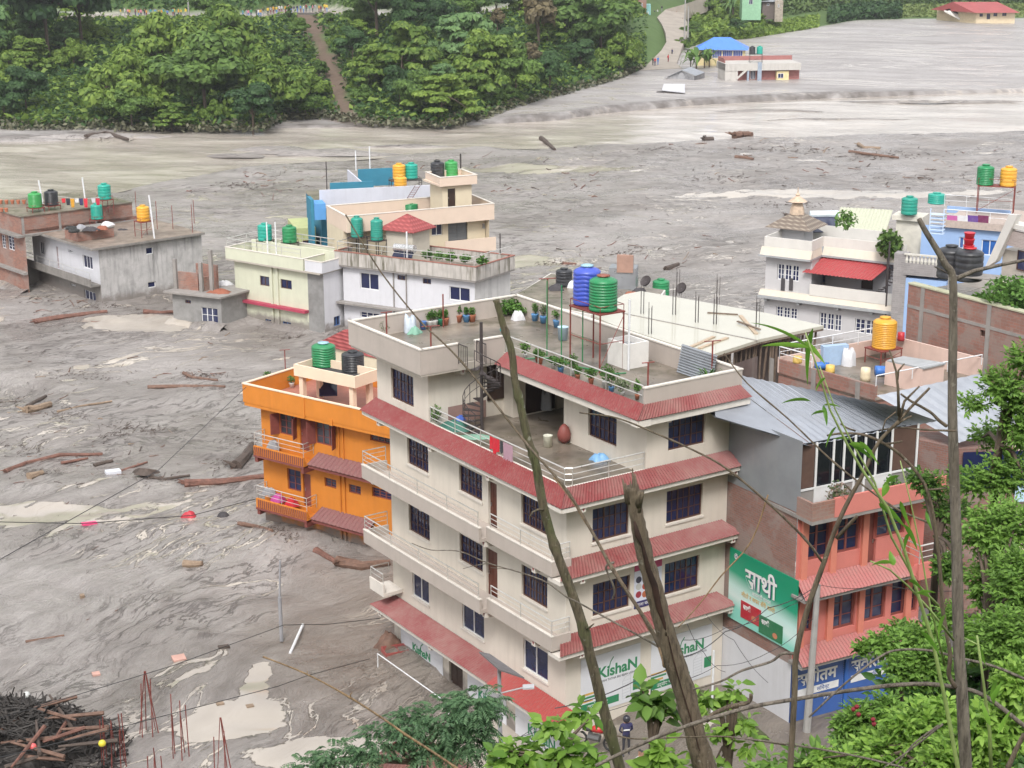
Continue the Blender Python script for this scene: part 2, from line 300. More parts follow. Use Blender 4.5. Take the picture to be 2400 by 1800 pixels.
# ================================================================== setting
def smooth(a, b, x): t = np.clip((x - a) / (b - a), 0, 1); return t * t * (3 - 2 * t)
def vnoise(x, y, s, seed=0):
 r = np.random.RandomState(seed); g = r.rand(64, 64); x = x / s + 100.3; y = y / s + 77.7
 xi = np.floor(x).astype(int); yi = np.floor(y).astype(int); fx = x - xi; fy = y - yi; fx = fx * fx * (3 - 2 * fx); fy = fy * fy * (3 - 2 * fy)
 a = g[xi % 64, yi % 64]; b = g[(xi + 1) % 64, yi % 64]; c = g[xi % 64, (yi + 1) % 64]; d = g[(xi + 1) % 64, (yi + 1) % 64]
 return (a * (1 - fx) + b * fx) * (1 - fy) + (c * (1 - fx) + d * fx) * fy - .5
def seggrid(pts_px, z=-2.2): q = [P(x, y, z) for x, y in pts_px]; return q
def mudmat():
 m, T = newmat('flood_mud'); v = T.coords('Pos'); b = T.b; sp = T.n('ShaderNodeSeparateXYZ'); T.l(v, sp.inputs[0])
 def warp(sc, amt):
  nw = T.n('ShaderNodeTexNoise'); nw.inputs['Scale'].default_value = sc; nw.inputs['Detail'].default_value = 4; T.l(v, nw.inputs['Vector']); vm = T.n('ShaderNodeVectorMath'); vm.operation = 'SCALE'; T.l(nw.outputs['Color'], vm.inputs[0]); vm.inputs['Scale'].default_value = amt; va = T.n('ShaderNodeVectorMath'); va.operation = 'ADD'; T.l(v, va.inputs[0]); T.l(vm.outputs[0], va.inputs[1]); return va.outputs[0]
 wv = warp(.07, 9.0)
 wob = T.math('MULTIPLY', T.math('SUBTRACT', T.noise(v, .05, 3), .5), 40.0); yy = T.math('ADD', sp.outputs[1], wob)
 k1 = T.ramp(T.math('DIVIDE', yy, 260.0), [(.36, 0.0), (.44, 1.0)]); k2 = T.ramp(T.math('DIVIDE', yy, 260.0), [(.55, 0.0), (.68, 1.0)])
 def B3(fn): return T.mix(k2, T.mix(k1, fn(58), fn(30)), fn(4))
 def W(sx, sy, scale, det=6, ro=.6, dist=0.0, ty='FBM'): return B3(lambda r: T.noise(wv, scale, det, ro, dist, ((sx, sy, .3), (0, 0, R(r))), ty))
 flow = W(.40, 1.2, .55, 9, .62, .2); fine = W(.5, 1.4, 2.1, 7, .66); grit = T.noise(v, 5.5, 6, .72); big = T.noise(v, .045, 4, .6)
 c = T.mix(T.ramp(flow, [(.36, 0.0), (.62, 1.0)]), (.150, .130, .117), (.305, .277, .260)); c = T.mix(T.ramp(big, [(.40, .0), (.60, .7)]), c, (.37, .342, .327))
 c = T.mix(T.ramp(fine, [(.46, 0.0), (.72, .6)]), c, (.20, .178, .166)); c = T.mix(T.ramp(T.noise(v, .075, 5, .6), [(.5, 0.0), (.66, .6)]), c, (.17, .15, .135)); rough_patch = T.ramp(T.noise(v, .09, 4, .6), [(.47, 0.0), (.62, 1.0)])
 c = T.mix(T.math('MULTIPLY', T.ramp(grit, [(.48, 0.0), (.72, 1.0)]), T.math('ADD', T.math('MULTIPLY', rough_patch, .55), .12)), c, (.13, .115, .105))
 ln = W(.35, 1.1, .75, 7, .62, .3); dark = T.ramp(T.math('ABSOLUTE', T.math('SUBTRACT', ln, .5)), [(.0, 1.0), (.010, .85), (.022, 0.0)]); patch = T.ramp(T.noise(v, .10, 4, .6), [(.45, 0.0), (.55, 1.0)]); dk = T.math('MULTIPLY', dark, patch)
 c = T.mix(T.math('MULTIPLY', dk, .8), c, (.085, .072, .065))
 l2 = W(.25, .9, .40, 7, .58, .2); patch2 = T.ramp(T.noise(v, .06, 3, .5), [(.49, 0.0), (.55, 1.0)]); thread = T.math('MULTIPLY', T.ramp(T.math('ABSOLUTE', T.math('SUBTRACT', l2, .53)), [(.0, 1.0), (.010, 1.0), (.014, 0.0)]), patch2)
 pool = T.ramp(W(.3, 1.0, .22, 8, .6, .4), [(.635, 0.0), (.645, 1.0)]); wet = T.math('MAXIMUM', thread, pool)
 wob = T.math('MULTIPLY', T.math('SUBTRACT', T.noise(v, .28, 8, .62, .4, ((.45, 1.2, .3), (0, 0, R(30)))), .5), 4.2)
 for cx, cyy, rx, ry in POOLS:
  dx = T.math('DIVIDE', T.math('SUBTRACT', sp.outputs[0], cx), rx); dy = T.math('DIVIDE', T.math('SUBTRACT', sp.outputs[1], cyy), ry)
  d = T.math('ADD', T.math('ADD', T.math('MULTIPLY', dx, dx), T.math('MULTIPLY', dy, dy)), wob); wet = T.math('MAXIMUM', wet, T.ramp(d, [(.80, 1.0), (.86, 0.0)]))
 br = T.math('MULTIPLY', T.ramp(T.math('ADD', T.math('POWER', T.math('DIVIDE', T.math('ADD', sp.outputs[0], 3.0), 11.0), 2.0), T.math('POWER', T.math('DIVIDE', T.math('SUBTRACT', sp.outputs[1], 76.0), 13.0), 2.0)), [(.2, 1.0), (1.0, 0.0)]), .75); br = T.math('MAXIMUM', br, T.math('MULTIPLY', T.ramp(T.math('ADD', T.math('POWER', T.math('DIVIDE', T.math('SUBTRACT', sp.outputs[0], 9.0), 11.0), 2.0), T.math('POWER', T.math('DIVIDE', T.math('SUBTRACT', sp.outputs[1], 56.0), 12.0), 2.0)), [(.6, 1.0), (1.0, 0.0)]), .9)); c = T.mix(br, c, T.mix(flow, (.13, .105, .085), (.24, .205, .17))); c = T.mix(T.math('MULTIPLY', wet, T.ramp(big, [(.4, .55), (.55, 1.0)])), c, (.47, .42, .36)); T.l(c, b.inputs['Base Color'])
 rr = T.ramp(T.noise(v, .12, 6, .62), [(.40, .18), (.58, .52)]); ro = T.mix(wet, rr, (.09, .09, .09)); T.l(ro, b.inputs['Roughness']); b.inputs['Specular IOR Level'].default_value = .6
 h = T.math('ADD', T.math('MULTIPLY', flow, .8), T.math('MULTIPLY', fine, .5)); h = T.math('ADD', h, T.math('MULTIPLY', grit, .10)); h = T.math('SUBTRACT', h, T.math('MULTIPLY', dk, .10))
 h = T.math('MULTIPLY', h, T.math('SUBTRACT', 1.0, T.math('MULTIPLY', wet, .97))); T.bump(h, .8, .42); return m
def POOLc(x, y, rx, ry): p = P(x, y); return (p.x, p.y, rx, ry)
POOLS = [POOLc(740, 1775, 3.6, 1.7), POOLc(590, 1640, .8, 3.2), POOLc(60, 1205, 7, 2.2), POOLc(560, 1700, 2.6, 2.2), POOLc(1150, 1760, 3.5, 2.5), POOLc(1290, 395, 14, 4), POOLc(2000, 455, 22, 3), POOLc(1150, 620, 9, 3.5), POOLc(340, 760, 6, 3)]
MUD = mudmat()
SX, SY = 2.12, 62.11
def ground_z(x, y):
 st = smooth(.5, 5.0, x) * (1 - smooth(66, 70, y)); g = 1 - smooth(60, 66, y) * (1 - smooth(.5, 5, x)) * .0
 amp = .42 * smooth(52, 80, y) + .10; z = -2.2 + 1.6 * st + amp * (vnoise(x * .8 + y * .35, y * 1.3, 7.5, 1) * 1.0 + .5 * vnoise(x, y * 1.6, 3.1, 2) + .45 * vnoise(x * .8 + y * .3, y * 1.5, 1.2, 3) + .2 * vnoise(x, y, .55, 4)) * (1 - st * .85)
 z = z + .9 * np.exp(-(((x + 4) / 3.5) ** 2 + ((y - 78) / 7) ** 2)) + .5 * np.exp(-(((x + 12.5) / 4) ** 2 + ((y - 86) / 3) ** 2))
 return z
RIV_T = [(-150, 326), (0, 325), (180, 318), (400, 300), (640, 298), (900, 295), (1100, 291), (1300, 280), (1400, 264), (1600, 245), (1850, 231), (2200, 217), (2400, 211), (2700, 200)]
RIV_B = [(-150, 520), (0, 492), (150, 470), (300, 447), (420, 420), (560, 395), (700, 378), (850, 370), (1000, 358), (1130, 345), (1300, 343), (1500, 334), (1750, 321), (2000, 311), (2400, 307), (2700, 300)]
def ydist(pts, x):   # pixel y of polyline at pixel x
 for (x0, y0), (x1, y1) in zip(pts, pts[1:]):
  if x0 <= x <= x1: return y0 + (y1 - y0) * (x - x0) / (x1 - x0)
 return pts[-1][1] if x > pts[-1][0] else pts[0][1]
pxs = np.arange(-700, 3101, 18); nrow = 330; V = []
for i, px in enumerate(pxs):
 far = P(min(max(px, -140), 2690), ydist(RIV_T, min(max(px, -140), 2690)) - 1, -2.2).y; dv = ray(px, 900); ys = 46 + (far - 46) * (np.linspace(0, 1, nrow) ** 1.35); xs = ys * dv.x / dv.y
 riv_near = P(min(max(px, -140), 2690), ydist(RIV_B, min(max(px, -140), 2690)), -2.2).y
 z = ground_z(xs, ys) - .9 * smooth(riv_near - 1, riv_near + 3, ys); V.append(np.stack([xs, ys, z], 1))
V = np.concatenate(V); n = len(pxs); I = np.arange(n * nrow).reshape(n, nrow); Fq = np.stack([I[:-1, :-1], I[1:, :-1], I[1:, 1:], I[:-1, 1:]], -1).reshape(-1, 4)
fast('mud_ground', V, Fq, MUD, smooth=True, kind='structure')
m, T = newmat('river_water'); v = T.coords('Pos')
f1 = T.noise(v, .16, 7, .62, .6, ((.45, 1.9, .3), (0, 0, R(-14)))); f2 = T.noise(v, .9, 5, .6, .3, ((.5, 1.6, .3), (0, 0, R(-14))))
c = T.mix(T.ramp(f1, [(.35, 0.0), (.65, 1.0)]), (.36, .315, .27), (.56, .51, .455)); c = T.mix(T.ramp(f2, [(.55, 0.0), (.70, .6)]), c, (.25, .215, .185)); T.l(c, T.b.inputs['Base Color'])
T.b.inputs['Roughness'].default_value = .12; T.b.inputs['Specular IOR Level'].default_value = 1.0; T.b.inputs['IOR'].default_value = 1.6; T.bump(T.math('ADD', f1, T.math('MULTIPLY', f2, .35)), .3, .5); RIVER = m
V = []; pxr = np.arange(-140, 2691, 15); nr = 60
for px in pxr:
 a = P(px, ydist(RIV_B, px) + 3, -2.2).y; b = P(px, ydist(RIV_T, px) - 1, -2.2).y; dv = ray(px, 900); ys = np.linspace(a, b, nr); xs = ys * dv.x / dv.y
 V.append(np.stack([xs, ys, -2.36 + .5 * (vnoise(xs * .45 + ys * .3, ys * 1.1, 9, 9) + .5 * vnoise(xs * .6, ys * 1.3, 3.2, 10)) * smooth(0, .15, (ys - a) / (b - a)) * (1 - smooth(.85, 1, (ys - a) / (b - a)))], 1))
V = np.concatenate(V); n = len(pxr); I = np.arange(n * nr).reshape(n, nr); Fq = np.stack([I[:-1, :-1], I[1:, :-1], I[1:, 1:], I[:-1, 1:]], -1).reshape(-1, 4)
fast('river_water', V, Fq, RIVER, smooth=True, kind='structure')
HB = [(-400, 285), (0, 287), (120, 294), (300, 291), (640, 297), (700, 270), (790, 268), (850, 281), (1050, 289), (1160, 264), (1335, 217), (1436, 187), (1516, 152), (1570, 122), (1640, 96), (1720, 92), (1860, 68), (1960, 48), (2100, 42), (2500, 38), (2900, 36)]
def hb(px): return P(px, ydist(HB, px), -1.3).y
def far_z(px, y, x):
 D0 = hb(px); t = y - D0; lft = 1 - smooth(1340, 1560, px)
 sc = smooth(1130, 1230, px) * (1 - smooth(1900, 2200, px)); plat = -2.0 + .7 * sc + .25 * smooth(1900, 2200, px)
 hill = 11.3 * smooth(-8, 86, t) * .55 + 11.3 * np.clip(t / 86, 0, 1) * .45; hill = hill + np.clip(t - 95, 0, 400) * .6
 lo = 4.2 * smooth(0, 70, t) + np.clip(t - 80, 0, 600) * .035
 nz = (vnoise(x, y, 16, 5) * 1.6 + vnoise(x, y, 6, 6) * .8) * smooth(0, 12, t) * (1 - smooth(76, 86, t) * (1 - smooth(95, 102, t))) * (lft * .9 + .1)
 return np.where(t > 0, lft * hill + (1 - lft) * lo, 0) + plat + nz
def fz(px, y): d = ray(px, 900); x = y * d.x / d.y; return float(far_z(float(px), np.array(float(y)), np.array(x)))
def onfar(px, t):      # point on the far hillside, t metres behind its foot
 y = hb(px) + t; d = ray(px, 900); return Vector((y * d.x / d.y, y, fz(px, y)))
def farmat():
 m, T = newmat('far_bank_ground'); v = T.coords('Pos'); sp = T.n('ShaderNodeAttribute'); sp.attribute_name = 'veg'; a = sp.outputs['Fac']
 flow = T.noise(v, .10, 8, .62, .8, ((.4, 1.6, .3), (0, 0, R(-12)))); g = T.mix(T.ramp(flow, [(.35, 0.0), (.65, 1.0)]), (.25, .228, .22), (.40, .378, .37))
 g = T.mix(T.ramp(T.noise(v, .5, 6, .65, .4, ((.5, 1.6, .3),)), [(.52, 0.0), (.68, .7)]), g, (.2, .18, .17)); l2 = T.noise(v, .07, 6, .6, 1.2, ((.25, 1.3, .3), (0, 0, R(-10)))); th = T.ramp(T.math('ABSOLUTE', T.math('SUBTRACT', l2, .5)), [(0.0, 1.0), (.01, 1.0), (.02, 0.0)])
 g = T.mix(T.math('MULTIPLY', th, .8), g, (.55, .5, .45))
 grass = T.mix(T.noise(v, .25, 6, .6), (.045, .085, .02), (.10, .17, .04)); earth = T.mix(T.noise(v, .5, 7, .7), (.07, .05, .035), (.19, .13, .095))
 e = T.n('ShaderNodeAttribute'); e.attribute_name = 'earth'; c = T.mix(a, g, grass); c = T.mix(e.outputs['Fac'], c, earth); e2 = T.n('ShaderNodeAttribute'); e2.attribute_name = 'scarp'; c = T.mix(T.math('MULTIPLY', e2.outputs['Fac'], T.ramp(T.noise(v, .35, 5, .6), [(.35, .3), (.6, 1.0)])), c, (.13, .115, .105)); T.l(c, T.b.inputs['Base Color'])
 rr = T.mix(a, T.mix(th, (.5, .5, .5), (.15, .15, .15)), (.9, .9, .9)); T.l(rr, T.b.inputs['Roughness']); T.bump(T.math('ADD', flow, T.math('MULTIPLY', T.noise(v, .8, 6), .4)), .6, .4); return m
pxs = np.arange(-400, 2901, 12); SCP = []; V = []; VEG = []; ER = []
for px in pxs:
 q = min(max(px, -140), 2690); yt = P(q, ydist(RIV_T, q), -2.2).y - .4; D0 = hb(px)
 ys = np.concatenate([yt + np.array([0, .4, 1.0, 1.7, 2.8, 5]), np.linspace(max(yt + 6, yt + 6), max(D0, yt + 7), 14), D0 + np.concatenate([np.linspace(1, 110, 64), np.geomspace(115, 2600, 26)]) + max(0, yt + 7 - D0)])
 d = ray(px, 900); xs = ys * d.x / d.y; z = far_z(float(px), ys, xs); z[:1] -= .8
 edge = np.arange(len(ys)) < 4; z = np.where(edge, z - np.array([.75, .5, .25, 0] + [0] * (len(ys) - 4)) * (1.0 if 1130 < px < 1950 else .2), z)
 t = ys - D0; veg = smooth(-1, 3, t) * (1 - smooth(85, 87, t) * (1 - smooth(95, 97, t)) * (1 - smooth(1340, 1500, px)))
 s0 = np.interp(np.clip(t, 0, 95), [0, 95], [835, 735]); wd = np.interp(np.clip(t, 0, 95), [0, 95], [36, 30]) * (1 + 1.5 * vnoise(xs, ys, 7, 31)); er = np.exp(-((px - s0) / wd) ** 4) * (t > -2) * (t < 94)
 er2 = 0
 SCP.append(((np.arange(len(ys)) < 4) * 1.0 + (np.arange(len(ys)) == 4) * .4) * (1.0 if px < 2100 else .4))
 V.append(np.stack([xs, ys, z], 1)); VEG.append(veg); ER.append(er + er2)
nr = len(V[0]); V = np.concatenate(V); n = len(pxs); I = np.arange(n * nr).reshape(n, nr); Fq = np.stack([I[:-1, :-1], I[1:, :-1], I[1:, 1:], I[:-1, 1:]], -1).reshape(-1, 4)
fb = fast('far_river_bank', V, Fq, farmat(), smooth=True, kind='structure')
for nm, ar in (('veg', VEG), ('earth', ER), ('scarp', SCP)): at = fb.data.attributes.new(nm, 'FLOAT', 'POINT'); at.data.foreach_set('value', np.concatenate(ar).astype(np.float32))
def hill_z(x, y):
 z = 30.2 - .86 * y + .25 * np.clip(-y, 0, 40); right = smooth(7, 22, x) * (1 - smooth(58, 74, y)); z2 = -1.0 + 13.5 * smooth(9, 34, x + (62 - y) * .5) * (1 - smooth(50, 80, y)) + 0 * x
 z = np.maximum(z, np.where(y > 0, np.minimum(z2 * smooth(6, 16, x) - 3 * (1 - smooth(6, 16, x)), 27 - .5 * y), -50)); return np.maximum(z, -4.5) + .25 * vnoise(x, y, 3, 8)
xs = np.arange(-60, 90, 1.2); ys = np.arange(-25, 84, 1.2); X, Y = np.meshgrid(xs, ys, indexing='ij'); Z = hill_z(X, Y); V = np.stack([X, Y, Z], -1).reshape(-1, 3)
I = np.arange(len(xs) * len(ys)).reshape(len(xs), len(ys)); Fq = np.stack([I[:-1, :-1], I[1:, :-1], I[1:, 1:], I[:-1, 1:]], -1).reshape(-1, 4)
GRASSY = surf('hillside_soil', (.07, .085, .03), .95, .4, .8, bump=.6, bscale=6); fast('near_hillside', V, Fq, GRASSY, smooth=True, kind='structure')
m = MB(); st = surf('muddy_street', (.235, .205, .175), .75, .22, .7, bump=.5, bscale=7, blotch=.5, dirt=(.12, .1, .08))
def street_z(x, y): return float(ground_z(np.array(float(x)), np.array(float(y))))
# ================================================================== foliage
def foliage(name, dark, light, trans=.25, rough=.55):
 if name in MC: return MC[name]
 m, T = newmat(name); g = T.n('ShaderNodeNewGeometry'); v = g.outputs['Position']; n = T.noise(v, .35, 4, .6)
 oi = T.n('ShaderNodeObjectInfo'); f = T.math('ADD', T.math('MULTIPLY', g.outputs['Random Per Island'], .6), T.math('MULTIPLY', n, .5)); f = T.math('ADD', f, T.math('MULTIPLY', T.math('SUBTRACT', oi.outputs['Random'], .5), .3))
 c = T.mix(T.ramp(f, [(.15, 0.0), (.85, 1.0)]), dark, light); T.l(c, T.b.inputs['Base Color']); T.b.inputs['Roughness'].default_value = rough; T.b.inputs['Specular IOR Level'].default_value = .3
 if trans:
  tr = T.n('ShaderNodeBsdfTranslucent'); T.l(c, tr.inputs[0]); mx = T.n('ShaderNodeMixShader'); mx.inputs[0].default_value = trans; out = T.N['Material Output']
  T.l(T.b.outputs[0], mx.inputs[1]); T.l(tr.outputs[0], mx.inputs[2]); T.l(mx.outputs[0], out.inputs[0])
 MC[name] = m; return m
def leafquads(Pc, size, rs, flat=.5, aspect=1.6, shape='quad', out=None):
 "leaf cards: centres Pc (n,3); flat 0..1 pushes the leaves level"
 n = len(Pc); nrm = rs.normal(size=(n, 3)); nrm[:, 2] = np.abs(nrm[:, 2]) * (.4 if out is not None else 1) + flat * 2.2; nrm = nrm if out is None else nrm * .42 + out * 1.25; nrm /= np.linalg.norm(nrm, axis=1)[:, None]
 t = rs.normal(size=(n, 3)); t -= (t * nrm).sum(1)[:, None] * nrm; t /= np.linalg.norm(t, axis=1)[:, None]; b = np.cross(nrm, t); s = (size * rs.uniform(.6, 1.35, n))[:, None]
 if shape == 'quad': offs = [(-.5 * aspect, -.22), (-.1, -.5), (.5 * aspect, .05), (.05, .5)]; F4 = np.arange(4 * n).reshape(n, 4)
 V = np.stack([Pc + t * s * o[0] + b * s * o[1] for o in offs], 1).reshape(-1, 3); return V, F4
BARK = surf('bark', (.11, .08, .06), .9, .3, 6, bump=.5, bscale=20)
def crown_pts(rs, blobs, n, hollow=.55):
 blobs = np.array(blobs, float); vol = blobs[:, 3] * blobs[:, 4] + .01; idx = rs.choice(len(blobs), n, p=vol / vol.sum()); d = rs.normal(size=(n, 3)); d /= np.linalg.norm(d, axis=1)[:, None]; d[:, 2] = np.where(d[:, 2] < -.35, -d[:, 2], d[:, 2])
 r = hollow + (1 - hollow) * rs.rand(n) ** .5; r *= 1 + .13 * rs.normal(size=n); B = blobs[idx]; crown_pts.d = d; return B[:, :3] + d * r[:, None] * np.stack([B[:, 3], B[:, 3], B[:, 4]], 1)
def tree(name, label, loc, h, w, n, leaf, mat, seed, style='round', group=None, cat='tree', trunk_r=.22, lean=(0, 0), trunk=True):
 rs = np.random.RandomState(seed); t = thing(name, label, cat, loc, group); z0 = Vector(loc); bl = []
 if style == 'round':
  for i in range(16): a = rs.rand() * 6.28; r = rs.rand() ** .6 * w * .36; zz = h * rs.uniform(.42, .88); k = 1 - abs(zz / h - .6) * .9; bl.append((r * math.cos(a) * k, r * math.sin(a) * k, zz, w * rs.uniform(.13, .24), h * rs.uniform(.08, .15)))
 elif style == 'layer':
  for i in range(38): a = rs.rand() * 6.28; lv = rs.uniform(0, 4.4); zz = h * (.3 + .14 * lv); r = rs.rand() ** .5 * w * (.52 - .085 * lv); bl.append((r * math.cos(a), r * math.sin(a), zz - r * .12, w * rs.uniform(.07, .15), h * rs.uniform(.03, .07)))
 elif style == 'mound':
  for i in range(20): a = rs.rand() * 6.28; r = rs.rand() ** .6 * w * .42; zz = h * (1 - (r / (w * .5)) ** 1.6) * rs.uniform(.35, .92); bl.append((r * math.cos(a), r * math.sin(a), max(zz, .1 * h), w * rs.uniform(.10, .17), h * rs.uniform(.08, .14)))
 pc = crown_pts(rs, bl, n, .5); pc[:, 0] += lean[0] * pc[:, 2] / h; pc[:, 1] += lean[1] * pc[:, 2] / h
 V, F4 = leafquads(pc, leaf, rs, .55 if style == 'layer' else .12, out=crown_pts.d); fast('crown', V, F4, mat, t)
 if trunk:
  m = MB(); top = Vector((lean[0] * .6, lean[1] * .6, h * .62)); m.tube([z0 + Vector((0, 0, -.6)), z0 + top * .4 + Vector((.1, 0, 0)), z0 + top], [trunk_r, trunk_r * .75, trunk_r * .3], 6)
  for i in rs.choice(len(bl), 6, replace=False): b_ = Vector(bl[i][:3]) + Vector((lean[0], lean[1], 0)) * (bl[i][2] / h); s_ = top * rs.uniform(.35, .9); m.tube([z0 + s_, z0 + s_.lerp(b_, .5) + Vector((0, 0, .3)), z0 + b_], [trunk_r * .45, trunk_r * .3, trunk_r * .1], 5)
  m.build('trunk', BARK, t)
 return t
# ================================================================== paints
CREAM = surf('cream_paint', (.66, .605, .53), .8, .05, 1.0, streak=.32, dirt=(.42, .38, .32), bump=.06)
TAUPE = surf('taupe_paint', (.44, .385, .345), .8, .06, 1.0, streak=.3, dirt=(.3, .26, .22), bump=.06)
TRIM = surf('pale_trim', (.66, .615, .56), .75, .06, 2, bump=.05, streak=.4, dirt=(.4, .36, .3))
SOFFIT = surf('soffit_concrete', (.42, .38, .33), .85, .08, 2)
WETROOF = surf('wet_roof_slab', (.19, .16, .13), .34, .5, .5, bump=.1, blotch=.8, dirt=(.095, .085, .055))
CONC = surf('raw_concrete', (.27, .25, .235), .9, .15, 1.2, streak=.35, dirt=(.13, .12, .11), bump=.25)
def metalroof(name, col, fade=.5, rough=.45):
 if name in MC: return MC[name]
 m, T = newmat(name); v = T.coords('Pos'); n = T.noise(v, 2.2, 6, .65); f = T.math('MULTIPLY', T.ramp(T.noise(v, .8, 5, .6), [(.35, .15), (.68, 1.0)]), fade)
 c = T.mix(T.math('MULTIPLY', n, f), col, (.33, .23, .20)); c = T.mix(T.ramp(T.noise(v, 7, 6, .7), [(.5, 0.0), (.75, .6)]), c, (.24, .16, .13)); T.l(c, T.b.inputs['Base Color']); T.b.inputs['Roughness'].default_value = rough; MC[name] = m; return m
REDTIN = metalroof('red_tin', (.20, .017, .020), .35, .6); REDTIN2 = metalroof('faded_red_tin', (.20, .028, .030), .75, .6); SALTIN = metalroof('new_salmon_tin', (.33, .045, .04), .2, .6)
GREYTIN = None
def flower(mb, F, u, z, s=.1, d=.012):   # little triangle emblem on bracket ends
 mb.quad(F.pt(u - s, z + s, d), F.pt(u + s, z + s, d), F.pt(u, z - s, d))
def bracket(root, F, u, z, out, w=.22, h=.34, ntri=True, mat=None):
 m = MB(); m.hexa([F.pt(u - w / 2, z, 0), F.pt(u + w / 2, z, 0), F.pt(u + w / 2, z + .1, out), F.pt(u - w / 2, z + .1, out), F.pt(u - w / 2, z + h, 0), F.pt(u + w / 2, z + h, 0), F.pt(u + w / 2, z + h, out), F.pt(u - w / 2, z + h, out)])
 o = m.build('bracket', mat or TRIM, root)
 if ntri: m = MB(); flower(m, F.off(out), u, z + .1 + (h - .1) / 2, .085, .006); m.build('emblem', REDTIN, o)
 return o
# ================================================================== main five storey building
M = Fr((2.12, 62.11), 33.8); MA, MBB = 8.3, 13.9
root = thing('apartment_building', 'large cream five storey house with red tin canopies and a walled roof garden', 'building', M.w(0, 0, -2.2))
ML, MR = M.L(), M.Rt()
wL = [(10.5, 12.33, 7.53, 8.78), (6.11, 7.94, 7.53, 8.72), (1.36, 3.16, 7.52, 8.84), (10.49, 12.33, 4.3, 5.62), (6.11, 7.96, 4.3, 5.56), (1.3, 3.15, 4.34, 5.72), (10.66, 12.12, 1.16, 2.4), (6.05, 7.82, 1.16, 2.35), (1.25, 3.03, 1.1, 2.45)]
dL = [(4.98, 5.63, 6.55, 8.66), (4.97, 5.83, 3.35, 5.6), (7.84, 8.99, -3.2, -.7)]
wR = [(5.04, 6.96, 7.37, 8.79), (1.28, 3.12, 7.37, 8.8), (5.03, 6.88, 4.2, 5.62), (1.33, 3.22, 4.17, 5.58)]
m = MB(); wall(m, ML, 0, MBB, -3.5, 9.55, wL + dL); wall(m, MR, 0, MA, -3.5, 9.55, wR)
m.quad(M.w(MA, 0, -3.5), M.w(MA, MBB, -3.5), M.w(MA, MBB, 12.3), M.w(MA, 0, 12.3)); m.quad(M.w(0, MBB, -3.5), M.w(MA, MBB, -3.5), M.w(MA, MBB, 9.6), M.w(0, MBB, 9.6)); m.build('wall', CREAM, root)
for i, r in enumerate(wL):
 if i < 6: window(root, ML, r, 4 if i % 3 == 2 else 3, 3, grille=True)
 else: window(root, ML, r, 2, 1, WHITEF, depth=.12)
for r in wR: window(root, MR, r, 3, 3, grille=True)
REDDOOR = surf('red_brown_door', (.11, .032, .018), .45, .2, 4); DKDOOR = surf('dark_door', (.035, .018, .013), .5, .2, 4)
for i, r in enumerate(dL): door(root, ML, r, REDDOOR if i < 2 else DKDOOR)
for F, rs_ in ((ML, wL), (MR, wR)):
 for r in rs_: m = MB(); m.fbox(F, r[0] - .06, r[1] + .06, r[2] - .09, r[2] - .002, -.02, .05); m.build('sill', TRIM, root)
for zt in (7.16, 3.98):
 m = MB(); zf = zt - .45
 for (b0, b1, o) in ((-.35, 4.35, .95), (4.352, 14.3, 1.3)):
  m.box(M, -o, -.002, b0, b1, zt - .62, zf); m.box(M, -o, -o + .1, b0, b1, zf, zt)
 m.box(M, -1.2, -.002, 14.2, 14.298, zf + .001, zt); m.box(M, -.85, -.002, -.35, -.25, zf + .001, zt)
 b_ = m.build('balcony', TAUPE, root)
 m = MB(); m.box(M, -.97, -.83, -.37, 4.33, zt, zt + .05); m.box(M, -1.32, -1.18, 4.33, 14.32, zt, zt + .052); m.build('coping', TRIM, b_)
 z = zt + .05
 railing(b_, [M.w(-.9, 4.1, z), M.w(-.9, -.3, z), M.w(-.05, -.3, z)], .62, 3, 2.3); railing(b_, [M.w(-1.25, 4.5, z), M.w(-1.25, 14.25, z), M.w(-.05, 14.25, z)], .62, 3, 2.4)
 for u in (1.0, 4.5, 9.6, 13.9): bracket(root, ML, u, zt - .98, 1.0 if u > 2 else .9)
m = MB(); m.box(M, -1.05, -.002, 13.0, 14.3, 1.0, 1.16); m.box(M, -1.05, -.97, 13.0, 14.3, 1.16, 1.6); o = m.build('balcony', TRIM, root); railing(o, [M.w(-1.0, 13.1, 1.6), M.w(-1.0, 14.25, 1.6), M.w(-.05, 14.25, 1.6)], .5, 2, 1.2)
def canopy(root, F, u0, u1, zin, zout, out, mat, hip0=0, hip1=0, fascia=.2, pitch=.15, slabm=None, name='canopy', sl=TRIM):
 m = MB(); m.fbox(F, u0 + .02, u1 - .02, zout - fascia, zout - .035, .002, out - .02); o = m.build(name, sl, root)
 t = MB(); corr(t, F.pt(u0 + hip0, zin, .03), F.pt(u1 - hip1, zin, .03), F.pt(u0, zout, out + .06), F.pt(u1, zout, out + .06), pitch); t.build('corrugated_roof', mat, o); return o
canopy(root, ML, -.865, 15.1, 9.98, 9.5, .8, REDTIN, .84, .1); canopy(root, MR, -.865, 8.75, 9.98, 9.5, .8, REDTIN2, .84, .55)
canopy(root, MR, -.9, 8.5, 6.95, 6.5, .8, REDTIN2, .6, .5); canopy(root, MR, -.9, 8.35, 3.72, 3.3, .8, REDTIN2, .6, .5)
canopy(root, ML, 4.2, 14.3, .62, .18, 1.0, REDTIN2, 0, .7); canopy(root, ML, -1.2, 4.2, .62, .20, 1.06, SALTIN, .5, 0)
for u in (.3, 8.1):
 for z in (9.0, 6.02, 2.82): bracket(root, MR, u, z, .72)
for u in (.5, 4.6, 9.2, 13.7): bracket(root, ML, u, 9.0, .72); bracket(root, ML, u, -.32, .9)
m = MB(); m.box(M, 0, MA, 0, MBB, 9.553, 9.7); m.build('terrace_floor', WETROOF, root)
